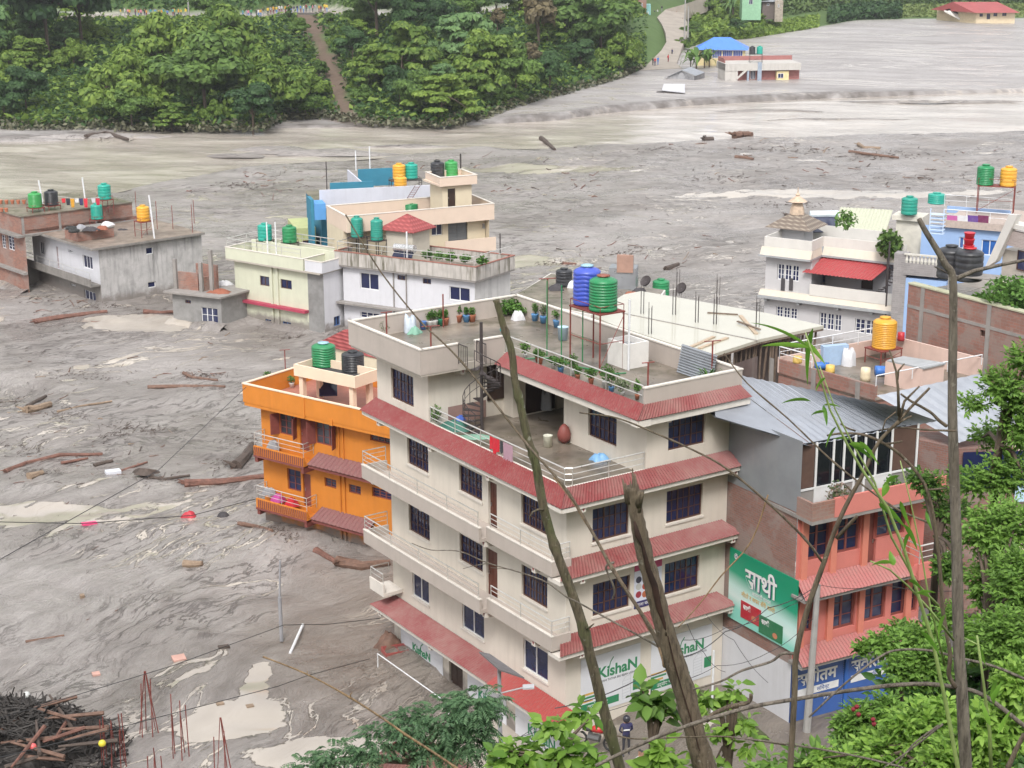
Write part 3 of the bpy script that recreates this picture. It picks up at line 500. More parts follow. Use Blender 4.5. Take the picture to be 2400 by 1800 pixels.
m = MB(); m.box(M, -.02, .1, 0, 10.35, 9.7, 9.98); m.box(M, .1, 3.9, -.02, .1, 9.7, 9.98); m.build('terrace_kerb', TRIM, root)
railing(root, [M.w(.04, 10.3, 9.98), M.w(.04, .2, 9.98), M.w(.3, .04, 9.98), M.w(3.85, .04, 9.98)], .72, 3, 2.0, r=.026)
XL, XB = 2.9, 10.4
FL2 = [(11.68, 13.66, 10.3, 11.73)]; m = MB(); wall(m, ML, XB, 14.95, 9.5, 12.3, FL2); FB = M.Rt(XB); wall(m, FB, 0, 4.1, 9.7, 12.3)
m.quad(M.w(0, 14.95, 9.5), M.w(MA, 14.95, 9.5), M.w(MA, 14.95, 12.3), M.w(0, 14.95, 12.3))
RL = M.L(3.93); h5 = [(1.98, 3.94, 10.36, 11.83)]; wall(m, RL, 0, 5.7, 9.7, 12.3, h5); wR5 = [(5.05, 6.98, 10.52, 11.97)]; wall(m, MR, 3.93, MA, 9.7, 12.3, wR5)
wall(m, M.Rt(5.7), 3.93, 7.9, 9.7, 12.3); m.quad(M.w(7.6, 5.7, 9.7), M.w(7.6, 9.6, 9.7), M.w(7.6, 9.6, 12.3), M.w(7.6, 5.7, 12.3)); FD = M.Rt(9.6); wall(m, FD, 3.93, 7.6, 9.7, 12.3, [(4.6, 6.3, 9.72, 12.0)])
m.quad(M.w(3.93, 9.6, 9.7), M.w(3.93, 10.4, 9.7), M.w(3.93, 10.4, 12.3), M.w(3.93, 9.6, 12.3)); m.build('upper_wall', CREAM, root)
window(root, ML, FL2[0], 3, 3, grille=True); window(root, RL, h5[0], 3, 3, grille=True); window(root, MR, wR5[0], 3, 3, grille=True); door(root, FD, (4.6, 6.3, 9.72, 12.0), DKDOOR, panels=2)
m = MB(); m.fbox(FB, 3.05, 4.0, 10.45, 12.05, .02, .07); m.build('dark_shutter', DKDOOR, root)
m = MB(); m.fbox(FB, 1.0, 3.0, 9.7, 10.5, .003, .012); m.build('skirting', surf('rose_brown_paint', (.30, .19, .165), .8), root)
m = MB()
for i in range(9): m.box(M, 5.2 + i * .26, 5.46 + i * .26, 5.75, 6.9, 9.7, 9.9 + i * .18)
m.build('stair_flight', SOFFIT, root)
m = MB(); m.prism([M.w(a, b, 0).xy for a, b in ((-.75, 9.7), (3.55, 9.7), (3.55, -.35), (MA + .2, -.35), (MA + .2, 16.0), (-.75, 16.0))], 12.3, 12.62); m.build('roof_slab', SOFFIT, root)
m = MB(); m.prism([M.w(a, b, 0).xy for a, b in ((-.6, 9.8), (3.65, 9.8), (3.65, -.2), (MA + .1, -.2), (MA + .1, 15.9), (-.6, 15.9))], 12.62, 12.64); m.build('roof_floor', WETROOF, root)
zt = 13.5; m = MB(); T_ = .12
segs = [(-.8, -.8 + T_, 9.68, 16.1), (-.8 + T_, 1.12, 9.68, 9.68 + T_), (2.05, 3.55, 9.68, 9.68 + T_), (3.5, MA + .25, -.4, -.4 + T_), (MA + .25 - T_, MA + .25, -.4 + T_, 16.1), (-.8 + T_, MA + .25 - T_, 16.1 - T_, 16.1)]
for i, (a0, a1, b0, b1) in enumerate(segs): m.box(M, a0, a1, b0, b1, 12.4 if i < 3 else 12.6, zt)
m.box(M, 3.48, 3.6, -.28, 9.68, 12.4, 12.78); pr = m.build('parapet', TAUPE, root)
m = MB()
for (a0, a1, b0, b1) in segs: m.box(M, a0 - .03, a1 + .03, b0 - .03, b1 + .03, zt, zt + .06)
m.build('coping', TRIM, pr)
canopy(root, M.L(3.5), -.83, 9.4, 12.86, 12.4, .62, REDTIN, .43, 0, fascia=.3); canopy(root, MR.off(.35), 2.82, 8.75, 12.86, 12.4, .42, REDTIN2, .66, .3, fascia=.3)
for u in (5.8,): bracket(root, M.L(3.5), u, 11.9, .45)
bracket(root, RL, .6, 11.88, .5); bracket(root, MR, 4.6, 11.88, .6); bracket(root, MR, 8.1, 11.88, .6); bracket(root, FB, 1.5, 11.95, .5)
railing(root, [M.w(3.54, 9.5, 12.78), M.w(3.54, -.2, 12.78)], .8, 2, 2.2, r=.028)
m = MB(); cx, cyy = 1.72, 8.75; pole = M.w(cx, cyy, 9.7); m.tube([pole, pole + Vector((0, 0, 4.9))], .07, 8)
for i in range(16):
 an = R(250 - i * 24); z = 9.85 + i * .19; p = M.w(cx, cyy, z); d = lambda q, r: p + Vector((math.cos(an + q) * r, math.sin(an + q) * r, 0)); m.slab([d(-.03, .05), d(-.2, .85), d(.2, .85), d(.03, .05)], .045)
sp = m.build('spiral_staircase', IRON, root); m = MB(); hp = []
for i in range(16):
 an = R(250 - i * 24); p = M.w(cx, cyy, 9.85 + i * .19) + Vector((math.cos(an) * .83, math.sin(an) * .83, 0)); m.tube([p, p + Vector((0, 0, .85))], .016, 4); hp.append(p + Vector((0, 0, .85)))
m.tube(hp, .022, 5); m.tube([h - Vector((0, 0, .4)) for h in hp], .013, 4); m.build('handrail', IRON, sp)
railing(root, [M.w(1.12, 9.66, 12.64), M.w(1.12, 8.95, 12.64)], .9, 1, 1, vert=.12, mat=IRON, name='gate_rail'); railing(root, [M.w(2.05, 9.66, 12.64), M.w(2.05, 8.9, 12.64)], .9, 1, 1, vert=.12, mat=IRON, name='gate_rail')
def text(body, F, u, z, h, mat, parent, d=.02, name='lettering', align='LEFT', sx=1.0, shear=0, thick=.0, rot=0):
 cu = bpy.data.curves.new(name, 'FONT'); cu.body = body; cu.size = h; cu.align_x = align; cu.extrude = .004; cu.offset = thick; cu.shear = shear
 tmp = bpy.data.objects.new('tmp', cu); C.objects.link(tmp); dg = bpy.context.evaluated_depsgraph_get(); me = bpy.data.meshes.new_from_object(tmp.evaluated_get(dg)); bpy.data.objects.remove(tmp)
 me.materials.clear(); me.materials.append(mat); u_ = F.u if F.u.cross(F.n).z < 0 else F.u
 o = bpy.data.objects.new(name, me); C.objects.link(o); ud = F.u.copy()
 if ud.cross(Vector((0, 0, 1))).dot(F.n) < 0: ud = -ud
 Mx = Matrix(((ud.x * sx, 0, F.n.x, 0), (ud.y * sx, 0, F.n.y, 0), (0, 1, 0, 0), (0, 0, 0, 1))); p = F.pt(u, z, d); off = WL[parent.name]
 cs, sn = math.cos(rot), math.sin(rot); Rm = Matrix(((cs, -sn, 0, 0), (sn, cs, 0, 0), (0, 0, 1, 0), (0, 0, 0, 1)))
 me.transform(Matrix.Translation(p - off) @ Mx @ Rm); o.parent = parent; WL[o.name] = off; return o
def strokes(mb, F, pts, w, d=.02):   # flat brush stroke on a wall, pts in (u,z)
 for (u0, z0), (u1, z1) in zip(pts, pts[1:]):
  du, dz = u1 - u0, z1 - z0; L = math.hypot(du, dz) or 1; nu, nz = -dz / L * w / 2, du / L * w / 2; mb.quad(F.pt(u0 + nu, z0 + nz, d), F.pt(u1 + nu, z1 + nz, d), F.pt(u1 - nu, z1 - nz, d), F.pt(u0 - nu, z0 - nz, d))
BANW = surf('banner_white', (.66, .67, .71), .6, .05, .8); GRN = plain('logo_green', (.02, .22, .09), .6); OCH = plain('logo_ochre', (.62, .36, .07), .6); DGR = plain('text_dark', (.05, .06, .07), .6); LGT = plain('pale_print', (.75, .75, .75), .6)
def kishan(F, u0, u1, z0, z1, label, full=True, mirror=1):
 "shop shutter banner; the text runs left to right as seen from outside"
 c = F.pt((u0 + u1) / 2, z0, .03); b = thing('shop_banner', label, 'banner', c, 'shop banners of the ground floor'); m = MB(); m.fbox(F, u0, u1, z0, z1, .006, .03); m.build('sheet', BANW, b)
 ud = 1 if F.u.cross(Vector((0, 0, 1))).dot(F.n) > 0 else -1; W = u1 - u0; H = z1 - z0; left = u0 if ud > 0 else u1; X = lambda t: left + ud * t * W
 th = H * .27; text('KishaN', F, X(.28), z1 - H * .42, th, GRN, b, .034, thick=.018, sx=1.02); text('KRISHI TATHA BIU BIJAN UDHYOG', F, X(.3), z1 - H * .5, th * .2, DGR, b, .034)
 m = MB(); strokes(m, F, [(X(.45), z1 - H * .36), (X(.49), z1 - H * .18), (X(.54), z1 - H * .1)], .05, .036); m.build('leaf_mark', GRN, b)
 for k, (mt, zz) in enumerate(((OCH, .62), (GRN, .68), (OCH, .74))):
  m = MB(); a_, b_ = sorted((X(0.0), X(.3 - .05 * k))); m.fbox(F, a_, b_, z1 - H * (zz + .035), z1 - H * zz, .0305, .034); m.build('stripe', mt, b)
 m = MB(); a_, b_ = sorted((X(0.0), X(.64))); m.fbox(F, a_, b_, z1 - H * .93, z1 - H * .8, .0305, .034); a_, b_ = sorted((X(.88), X(1.0))); m.fbox(F, a_, b_, z1 - H * .82, z1 - H * .62, .0305, .034); m.build('stripe', GRN, b)
 m = MB(); q = [(X(.68 + .16 * (t % 2)), z1 - H * (.6 + .04 * t)) for t in range(8)]; strokes(m, F, [(X(.7), z1 - H * .92), (X(.7), z1 - H * .6), (X(.76), z1 - H * .52), (X(.84), z1 - H * .52), (X(.84), z1 - H * .92), (X(.7), z1 - H * .92)], .015, .033)
 for t in range(6): strokes(m, F, [(X(.7), z1 - H * (.6 + .055 * t)), (X(.84), z1 - H * (.59 + .055 * t))], .012, .033)
 m.build('line_drawing', surf('faint_print', (.4, .42, .46), .6), b); text('उद्योग मार्ट', F, X(.1), z1 - H * .9, th * .35, LGT, b, .036); return b
kishan(MR, .75, 3.8, -.1, 2.42, 'white printed banner with green lettering on the street front, left of the two shop shutters'); kishan(MR, 4.38, 7.68, -.1, 2.3, 'white printed banner with green lettering on the street front, right of the two shop shutters')
kishan(ML, 9.5, 13.25, -2.75, -.75, 'white printed banner left of the dark ground floor door, beside the mud heap'); kishan(ML, 4.3, 7.4, -3.0, -.75, 'white printed banner right of the dark ground floor door, partly behind leaves'); kishan(ML, .3, 3.6, -3.2, -.7, 'striped white banner under the bright salmon canopy at the house corner')
Fp = MR; b = thing('poster', 'tall food poster between the two third floor windows of the cream house', 'poster', MR.pt(4, 4, 0)); m = MB(); m.fbox(Fp, 3.42, 4.85, 4.0, 6.0, .004, .02); m.build('sheet', surf('poster_pale', (.62, .64, .74), .5, .1, 2), b)
m = MB(); m.fbox(Fp, 3.42, 4.85, 4.0, 4.3, .0205, .024); m.build('band', plain('navy_print', (.03, .025, .13), .5), b); m = MB(); m.fbox(Fp, 3.42, 4.0, 5.65, 6.0, .0205, .024); m.fbox(Fp, 4.3, 4.85, 5.6, 6.0, .0205, .024); m.build('band', plain('pink_print', (.5, .05, .16), .5), b)
for k, (uu, zz, col) in enumerate(((3.65, 5.25, (.02, .02, .05)), (3.65, 4.95, (.5, .5, .48)), (3.98, 4.9, (.35, .05, .02)), (3.65, 4.6, (.3, .03, .05)), (3.98, 4.55, (.42, .12, .05)), (4.3, 4.8, (.4, .2, .05)), (4.3, 4.5, (.3, .03, .03)), (4.6, 4.65, (.45, .3, .1)))):
 m = MB(); ps = [Fp.pt(uu + math.cos(a) * .15, zz + math.sin(a) * .15, .022) for a in [i * math.pi / 7 for i in range(14)]]; m.quad(*ps); m.build('food_picture', plain('food_%d' % k, col, .5), b)
text('खाजा घर', Fp, 3.5, 4.08, .2, LGT, b, .027)
# ================================================================== water tanks, stands, aerials
TCOL = {'green': (.012, .22, .075), 'light_green': (.035, .30, .07), 'teal': (.01, .33, .25), 'dark_teal': (.01, .27, .20), 'black': (.02, .021, .026), 'yellow': (.72, .36, .03), 'blue': (.05, .09, .50)}
TPR = {}
def tank(loc, dia, h, colour, style, label, group='plastic rooftop water tanks', capcol=None):
 "a moulded water tank"
 key = (colour, style)
 if key not in TPR:
  body_ = plain('tank_' + colour, TCOL[colour], .38); prof = [(.46, 0), (.5, .03)]; nr = {'rib': 9, 'fine': 13, 'band': 4, 'wave': 7}[style]; base, top = .05, .78
  for i in range(nr):
   z0 = base + (top - base) * i / nr; dz = (top - base) / nr; g = .022 if style != 'band' else .016; prof += [(.5, z0 + dz * .12), (.5, z0 + dz * .6), (.5 - g, z0 + dz * .72), (.5 - g, z0 + dz * .92)]
  prof += [(.5, .79), (.49, .83), (.42, .875), (.3, .91), (.2, .925), (.2, .955), (.17, .965)]
  m = MB(); m.lathe((0, 0, 0), prof, 28)
  if style == 'wave':
   for k in range(len(m.v)): x, y, z = m.v[k]; a = math.atan2(y, x); m.v[k] = (x, y, z + (.022 * math.sin(a * 4) if .06 < z < .8 else 0))
  meb = m; l = MB(); l.lathe((0, 0, .95), [(.15, 0), (.235, .005), (.235, .035), (.1, .05)], 18)
  TPR[key] = (meb, l, body_)
 mb_, l, mt = TPR[key]; t = thing('water_tank', label, 'water tank', loc, group)
 for nm, src, mat in (('body', mb_, mt), ('lid', l, plain('lid_' + (capcol or colour), {'brown': (.25, .07, .04), 'red': (.5, .02, .03), 'pale_blue': (.3, .5, .6)}.get(capcol, TCOL[colour]), .45))):
  if (key, nm, capcol) not in TPR:
   o = MB(); o.v = src.v; o.f = src.f; o.mi = src.mi; o = o.build(nm, mat, None, smooth=True); TPR[(key, nm, capcol)] = o.data; bpy.data.objects.remove(o)
  o = bpy.data.objects.new(nm, TPR[(key, nm, capcol)]); C.objects.link(o); o.parent = t; WL[o.name] = Vector(loc)
 t.scale = (dia, dia, h); t.rotation_euler.z = random.uniform(0, 6); return t
def stand(c, w, d, h, label, ang=0, mat=None, guard=.35, brace=True, cat='tank stand'):
 "steel stand: c centre on the floor"
 mat = mat or RUSTY; f = Fr((c[0], c[1]), ang); t = thing('tank_stand', label, cat, c, 'steel tank stands'); z0, z1 = c[2], c[2] + h
 for sa in (-1, 1):
  for sb in (-1, 1): m = MB(); m.tube([f.w(sa * w / 2, sb * d / 2, z0), f.w(sa * w / 2, sb * d / 2, z1)], .035, 4); m.build('leg', mat, t)
 m = MB(); m.box(f, -w / 2 - .05, w / 2 + .05, -d / 2 - .05, d / 2 + .05, z1, z1 + .06); m.build('platform', mat, t); m = MB(); q = [f.w(a * w / 2, b * d / 2, z1 + guard) for a, b in ((-1, -1), (1, -1), (1, 1), (-1, 1), (-1, -1))]; m.tube(q, .018, 4)
 for p in q[:4]: m.tube([p, p - Vector((0, 0, guard))], .016, 4)
 m.build('guard_rail', mat, t)
 if brace: m = MB(); m.tube([f.w(-w / 2, -d / 2, z0 + .2), f.w(w / 2, -d / 2, z1 - .15)], .018, 4); m.tube([f.w(-w / 2, d / 2, z0 + h * .5), f.w(-w / 2, -d / 2, z0 + h * .5)], .018, 4); m.tube([f.w(-w / 2, -d / 2, z0 + h * .5), f.w(w / 2, -d / 2, z0 + h * .5)], .018, 4); m.build('brace', mat, t)
 return t
def pole(p, h, label, name='pole', r=.03, mat=None, cross=0, cat='pole', lean=0, group=None):
 m = MB(); p = Vector(p); q = p + Vector((lean, 0, h)); m.tube([p, q], r, 6)
 if cross: m.tube([q - Vector((cross / 2, 0, .02)), q + Vector((cross / 2, .1, 0))], r * .7, 4)
 return m.build(name, mat or RUSTY, None, rootloc=p, label=label, cat=cat, group=group)
WHITEP = plain('white_pipe', (.72, .73, .75), .4)
TS = M.w(5.9, 6.05, 12.64); stand(TS, 1.25, 2.15, 2.5, 'tall red stand under the blue and the big green tank of the cream house', 33.8)
tank(M.w(5.85, 5.55, 15.21), 1.22, 1.55, 'green', 'rib', 'large ribbed green tank with brown lid on the tall red stand', capcol='brown'); tank(M.w(5.95, 6.85, 15.21), 1.2, 1.75, 'blue', 'wave', 'blue wavy ribbed tank with pale lid on the tall red stand', capcol='pale_blue')
m = MB(); GP = plain('green_pipe', (.02, .2, .07), .4)
for dx, dy in ((-.9, 1.5), (-.9, .4), (-.2, -.2)): p = M.w(5.9 + dx, 7 + dy, 12.66); m.tube([p, p + Vector((0, 0, 3.4))], .03, 5)
m.tube([M.w(3.9, 8.6, 12.68), M.w(5.0, 8.0, 12.68), M.w(5.0, 6.2, 12.68), M.w(5.6, 4.4, 12.69), M.w(6.1, 4.2, 12.69)], .035, 5); m.build('green_water_pipe', GP, None, rootloc=M.w(5, 7, 12.64), label='green water pipes rising from the roof floor to the blue tank', cat='pipe')
pole(M.w(6.55, 4.62, 12.64), 3.1, 'light grey vent pipe beside the white water box on the roof', 'vent_pipe', .05, WHITEP, cat='pipe')
m = MB(); m.box(M, 6.5, 7.7, 4.7, 4.8, 12.645, 13.75); m.box(M, 6.5, 7.7, 5.95, 6.05, 12.645, 13.75); m.box(M, 6.5, 6.6, 4.8, 5.95, 12.645, 13.75); m.box(M, 7.6, 7.7, 4.8, 5.95, 12.645, 13.75)
t = thing('water_trough', 'white masonry water box standing on the roof beside the vent pipe', 'water box', M.w(7.1, 5.3, 12.64)); m.build('basin', surf('white_render', (.72, .70, .67), .8, .08, 1.5, streak=.15), t); m = MB(); m.box(M, 6.6, 7.6, 4.8, 5.95, 12.66, 13.5); m.build('water', surf('tank_water', (.3, .31, .33), .1), t)
def sheet(p, q, z0, z1, label, mat, name='tin_sheet', cat='metal sheet', lean=.25):
 F = Face(p, Vector(q) - Vector(p)); m = MB(); L = (Vector(q) - Vector(p)).length; n = 60
 for i in range(n + 1): u = L * i / n; h = .025 * math.sin(i * 1.6); m.v += [tuple(F.pt(0, z0, h + lean)), tuple(F.pt(L, z0, h + lean))] if False else []
 rows = 44
 for j in range(rows + 1):
  z = z0 + (z1 - z0) * j / rows; h = .03 * math.sin(j * 1.55) + lean * (1 - j / rows); m.v += [tuple(F.pt(0, z, h)), tuple(F.pt(L, z, h))]
 for j in range(rows): m.f.append([2 * j, 2 * j + 1, 2 * j + 3, 2 * j + 2]); m.mi.append(0)
 return m.build(name, mat, None, rootloc=F.pt(0, z0), label=label, cat=cat)
ZINC = surf('zinc_sheet', (.36, .38, .41), .35, .12, .9, metal=.55, spec=.5, bump=0, streak=.25, dirt=(.2, .2, .21))
sheet(M.w(8.3, 3.2, 0), M.w(8.3, .9, 0), 12.65, 13.85, 'weathered corrugated sheet leaning on the inside of the roof parapet', ZINC)
for a, b, h, c_, lb in ((-.2, 13.6, 1.7, .5, 'rusty T shaped pole at the left roof corner, beside the grey shrub'), (.3, 10.6, 1.6, .8, 'rusty T shaped pole near the notch of the parapet'), (4.0, 15.6, 1.6, 0, 'thin rusty pole by the back parapet among the pots'), (7.9, 12.6, 2.4, .8, 'tall rusty T shaped pole at the back corner of the roof'), (3.9, -.05, 1.8, .5, 'rusty T shaped pole at the front right roof corner'), (8.2, 1.1, 1.8, .7, 'rusty T shaped pole by the right parapet, beside the palm like plant')):
 pole(M.w(a, b, 12.64), h, lb, 'clothes_pole', .035, cross=c_, group='rusty poles on the roof garden', cat='pole')
t = thing('globe_lamp', 'turquoise glass globe lamp on the parapet end beside the stair gap', 'lamp', M.w(3.5, 9.7, 13.56)); m = MB(); m.lathe(M.w(3.5, 9.7, 13.56), [(.05, 0), (.05, .12)], 8); m.build('base', IRON, t); m = MB(); m.lathe(M.w(3.5, 9.7, 13.66), [(.16 * math.sin(a), .16 - .16 * math.cos(a)) for a in [.2 + i * .3 for i in range(10)]], 14); m.build('globe', plain('turquoise_globe', (.02, .42, .42), .15), t, smooth=True)
# ================================================================== the other houses
KA = crop(500, 350, .339); KB = crop(0, 350, .2712); KC = crop(1750, 400, .30134); KD = crop(700, 370, .22604); KO = crop(550, 780, .3435); KP = crop(1680, 780, .3255); KS = crop(1650, 850, .339); KT = crop(1750, 1250, .33146); KG = crop(1480, 0, .18987); KN = crop(1300, 580, .22604)
def rect(F, K, x0, y0, x1, y1, d=0):
 a = F.on(K(x0, y0), d); b = F.on(K(x1, y1), d); return (min(a[0], b[0]), max(a[0], b[0]), min(a[1], b[1]), max(a[1], b[1]))
def zof(F, K, x, y, d=0): return F.on(K(x, y), d)
def vz(p, px): # height above plan point p that lies on sight row px
 r = ray(*px); t = math.hypot(p[0], p[1]) / math.hypot(r.x, r.y); return HC + r.z * t
# ---------- orange house
ORG = surf('orange_paint', (.60, .205, .022), .75, .06, 1.0, streak=.3, dirt=(.4, .13, .02), bump=.05); ORC = surf('orange_cream_paint', (.78, .62, .47), .8, .05, 1.2); MARO = surf('maroon_paint', (.20, .055, .045), .6, .15, 3)
TERRA = surf('terracotta_floor', (.36, .15, .11), .6, .15, 1.5); SHG = metalroof('shingle_brown', (.19, .075, .075), .25, .7)
f = Fr((-6.31, 84.72), 53.5, 144); OA, OB = 5.5, 9.6; root = thing('orange_house', 'bright orange house sunk in mud with brown balconies', 'house', f.w(0, 0, -2.2)); FL = f.L()
W = [rect(FL, KO, *r) for r in ((300, 545, 425, 715), (548, 595, 690, 785), (922, 668, 1066, 765), (357, 922, 455, 1090), (612, 985, 694, 1066), (778, 1030, 861, 1110), (936, 1050, 1074, 1150), (330, 1292, 498, 1370), (582, 1362, 716, 1440), (790, 1424, 874, 1480))]
Dd = [rect(FL, KO, 440, 578, 512, 815), rect(FL, KO, 463, 955, 525, 1195)]
body(root, f, OA, OB, -4.5, 4.95, ORG, W + Dd); 
for i, r in enumerate(W): window(root, FL, r, 3 if r[1] - r[0] > 1.2 else 2, 3, MARO, glass('grey_glass', (.03, .035, .045), .15) if i < 3 else DKGL)
for r in Dd: door(root, FL, r, MARO, panels=1)
for r in (W[0], W[1]):   # open shutters
 for s_ in (0, 1):
  u = r[s_]; m = MB(); d0 = .0; m.hexa([FL.pt(u - .02, r[2], 0), FL.pt(u + .02, r[2], 0), FL.pt(u + .02 + (.18 if s_ else -.18), r[2], .5), FL.pt(u - .02 + (.18 if s_ else -.18), r[2], .5), FL.pt(u - .02, r[3], 0), FL.pt(u + .02, r[3], 0), FL.pt(u + .02 + (.18 if s_ else -.18), r[3], .5), FL.pt(u - .02 + (.18 if s_ else -.18), r[3], .5)]); m.build('shutter', MARO, root)
m = MB(); m.box(f, -.65, OA + .3, -.5, OB + .6, 4.96, 5.15); m.build('roof_slab', ORG, root); m = MB(); m.box(f, -.5, OA + .2, -.4, OB + .5, 5.152, 5.2); m.build('roof_floor', TERRA, root)
pr = parapet(root, f, -.68, OA + .35, -.55, OB + .66, 5.16, 6.2, ORG, .11, ORC)
m = MB(); m.box(f, -.72, -.68, 5.6, 5.8, 5.0, 6.2); m.box(f, -.72, -.66, 3.6, 3.8, 4.95, 5.3); m.build('pilaster', ORG, root)
for r in ((128, 770, 472, 905), (145, 1128, 495, 1272)):
 q = rect(FL, KO, *r, d=.9); z0 = FL.on(KO(r[0] + 5, r[1] + 62), .9)[1]; z1 = FL.on(KO(r[0] + 5, r[1]), .9)[1]; u0, u1 = q[0], q[1]
 m = MB(); m.fbox(FL, u0, u1, z0, z0 + .14, .002, .9); m.fbox(FL, u0, u1, z0 + .14, z1, .8, .9); bal = m.build('balcony', ORG, root); m = MB()
 for i in range(int((u1 - u0) / .15)): m.fbox(FL, u0 + .04 + i * .15, u0 + .11 + i * .15, z0 + .05, z1 - .05, .9, .93)
 m.fbox(FL, u0, u1, z0 - .1, z0 + .02, .905, .94); m.build('striped_trim', MARO, bal); railing(bal, [FL.pt(u1 - .05, z1, .05), FL.pt(u1 - .05, z1, .85), FL.pt(u0 + .05, z1, .85), FL.pt(u0 + .05, z1, .05)], .75, 3, 1.6)
 for u in (u1 - .15, u0 + .15): m = MB(); m.fbox(FL, u - .1, u + .1, z0 - .4, z0 - .102, .003, .88); m.build('bracket', MARO, bal)
for a, b, c_, d_ in (((500, 885), (925, 1015), 4, 0), ((525, 1262), (890, 1375), 0, 0)):
 pa = FL.on(KO(*a), .75); pb = FL.on(KO(*b), .75); z = (pa[1] + pb[1]) / 2; canopy(root, FL, min(pa[0], pb[0]) - .2, max(pa[0], pb[0]), z + .5, z, .8, SHG, .1, .15, sl=MARO, pitch=.3)
m = MB()
for x in (712, 742): u = FL.on(KO(x, 700))[0]; m.tube([FL.pt(u, 4.9, .06), FL.pt(u, -2.4, .06)], .05, 6)
m.build('drain_pipe', ORG, root)
c0 = f.w(-.3, 2.5, 0); z_ = 7.5
pt = [P(*KO(430, 205), z_), P(*KO(820, 300), z_), P(*KO(970, 235), z_)]; u = Fr(pt[1].xy, 53.5, 144); Bp = (pt[0] - pt[1]).length; Ap = 1.9; m = MB(); m.box(u, 0, Ap, 0, Bp, z_ - .65, z_ - .5); pl = m.build('tank_platform', ORC, root); parapet(root, u, 0, Ap, 0, Bp, z_ - .5, z_, ORC, .1, None, 'platform_kerb'); m = MB(); m.box(u, .11, Ap - .11, .11, Bp - .11, z_ - .499, z_ - .44); m.build('platform_floor', surf('tar_floor', (.05, .05, .052), .8), root)
for a, b in ((.15, .3), (.15, Bp - .5), (Ap - .4, .3), (Ap - .4, Bp - .5)): m = MB(); m.box(u, a, a + .28, b, b + .28, 5.2, z_ - .651); m.build('pillar', ORC, root)
tank(P(*KO(610, 222), z_ - .44), 1.35, 1.35, 'green', 'wave', 'dark green wavy tank on the cream platform of the orange house', capcol='pale_blue'); tank(P(*KO(808, 258), z_ - .44), 1.25, 1.15, 'black', 'rib', 'black ribbed tank on the cream platform of the orange house')
pole(P(*KO(350, 345), 5.2), 2.0, 'thin rusty T pole on the orange house roof', 'aerial_pole', .03, cross=.6)
# ---------- pale green house (left of the white one)
PG = surf('pale_green_paint', (.57, .58, .455), .8, .05, 1.0, streak=.3, dirt=(.4, .4, .3), bump=.05); GRC = surf('grey_cement', (.25, .245, .24), .9, .15, 1.5, blotch=.4, dirt=(.15, .145, .14)); WHP = surf('white_paint', (.60, .60, .635), .8, .05, .8, streak=.3, dirt=(.4, .4, .4))
f = Fr((-15.3, 134.0), 55, 144); CB = 10.1; root = thing('pale_green_house', 'pale yellow green house sunk in mud with a crimson ledge', 'house', f.w(0, 0, -2.2)); FL = f.L(); ug = FL.on(KA(656, 1000))[0]
W = [rect(FL, KA, *r) for r in ((320, 872, 388, 950), (463, 895, 543, 972), (358, 1172, 402, 1235), (478, 1188, 538, 1245))]; m = MB(); wall(m, FL, ug, CB, -4, 2.9, W); m.quad(f.w(4.5, 0, -4), f.w(4.5, CB, -4), f.w(4.5, CB, 2.9), f.w(4.5, 0, 2.9)); m.quad(f.w(0, CB, -4), f.w(4.5, CB, -4), f.w(4.5, CB, 2.9), f.w(0, CB, 2.9)); m.build('wall', PG, root)
m = MB(); wall(m, FL.off(.01), 0, ug, -4, 2.9); m.build('wall', GRC, root); FR = f.Rt(); r = rect(FR, KA, 833, 1160, 880, 1212); m = MB(); wall(m, FR, 0, 4.5, -4, 2.9, [r]); m.build('wall', WHP, root); window(root, FR, r, 2, 1, plain('blue_frame', (.05, .15, .4), .5))
for i, r in enumerate(W): window(root, FL, r, 2, 1, plain('blue_frame', (.05, .15, .4), .5) if i > 1 else BROWN)
m = MB(); z = FL.on(KA(370, 1078), .4)[1]; m.fbox(FL, ug, CB + .2, z - .12, z + .1, .002, .5); m.build('ledge', surf('crimson_ledge', (.38, .05, .09), .6), root); m = MB()
for x in (412, 452): u = FL.on(KA(x, 1000))[0]; m.fbox(FL, u - .1, u + .1, -2.6, 2.85, .002, .16)
m.build('pilaster', PG, root)
m = MB(); m.box(f, -.5, 4.6, -.05, CB + .5, 2.91, 3.05); m.build('roof_slab', SOFFIT, root); parapet(root, f, -.5, 4.6, ug, CB + .5, 3.05, 4.0, PG, .12, TRIM); parapet(root, f, -.45, 4.6, -.3, ug - .15, 3.06, 3.95, WHP, .1, TRIM, sides='LRT')
railing(root, [f.w(-.4, ug + .3, 4.06), f.w(-.4, CB + .4, 4.06), f.w(4.5, CB + .4, 4.06), f.w(4.5, 0, 4.06)], .7, 2, 2, r=.03)
m = MB(); m.box(f, 2.2, 2.35, .4, CB, 3.06, 4.3); m.build('inner_wall', PG, root)
for x, y, c_, lb in ((362, 700, 'teal', 'teal tank on the pale green house, left of the two grey pipes'), (532, 715, 'green', 'dark green tank on a stand at the edge of the pale green house')):
 p = P(*KA(x, y + 20), 3.1); stand(p, 1.0, 1.0, 1.1, 'small black stand under the ' + lb.split(' tank')[0] + ' tank, pale green house', 55, IRON, guard=.3); tank(p + Vector((0, 0, 1.16)), 1.22, 1.5, c_, 'band', lb)
for x in (378, 437): pole(P(*KA(x, 745), 3.1), 3.0, 'light grey upright pipe standing on the pale green roof', 'vent_pipe', .06, WHITEP, cat='pipe', group='two grey pipes on the pale green roof')
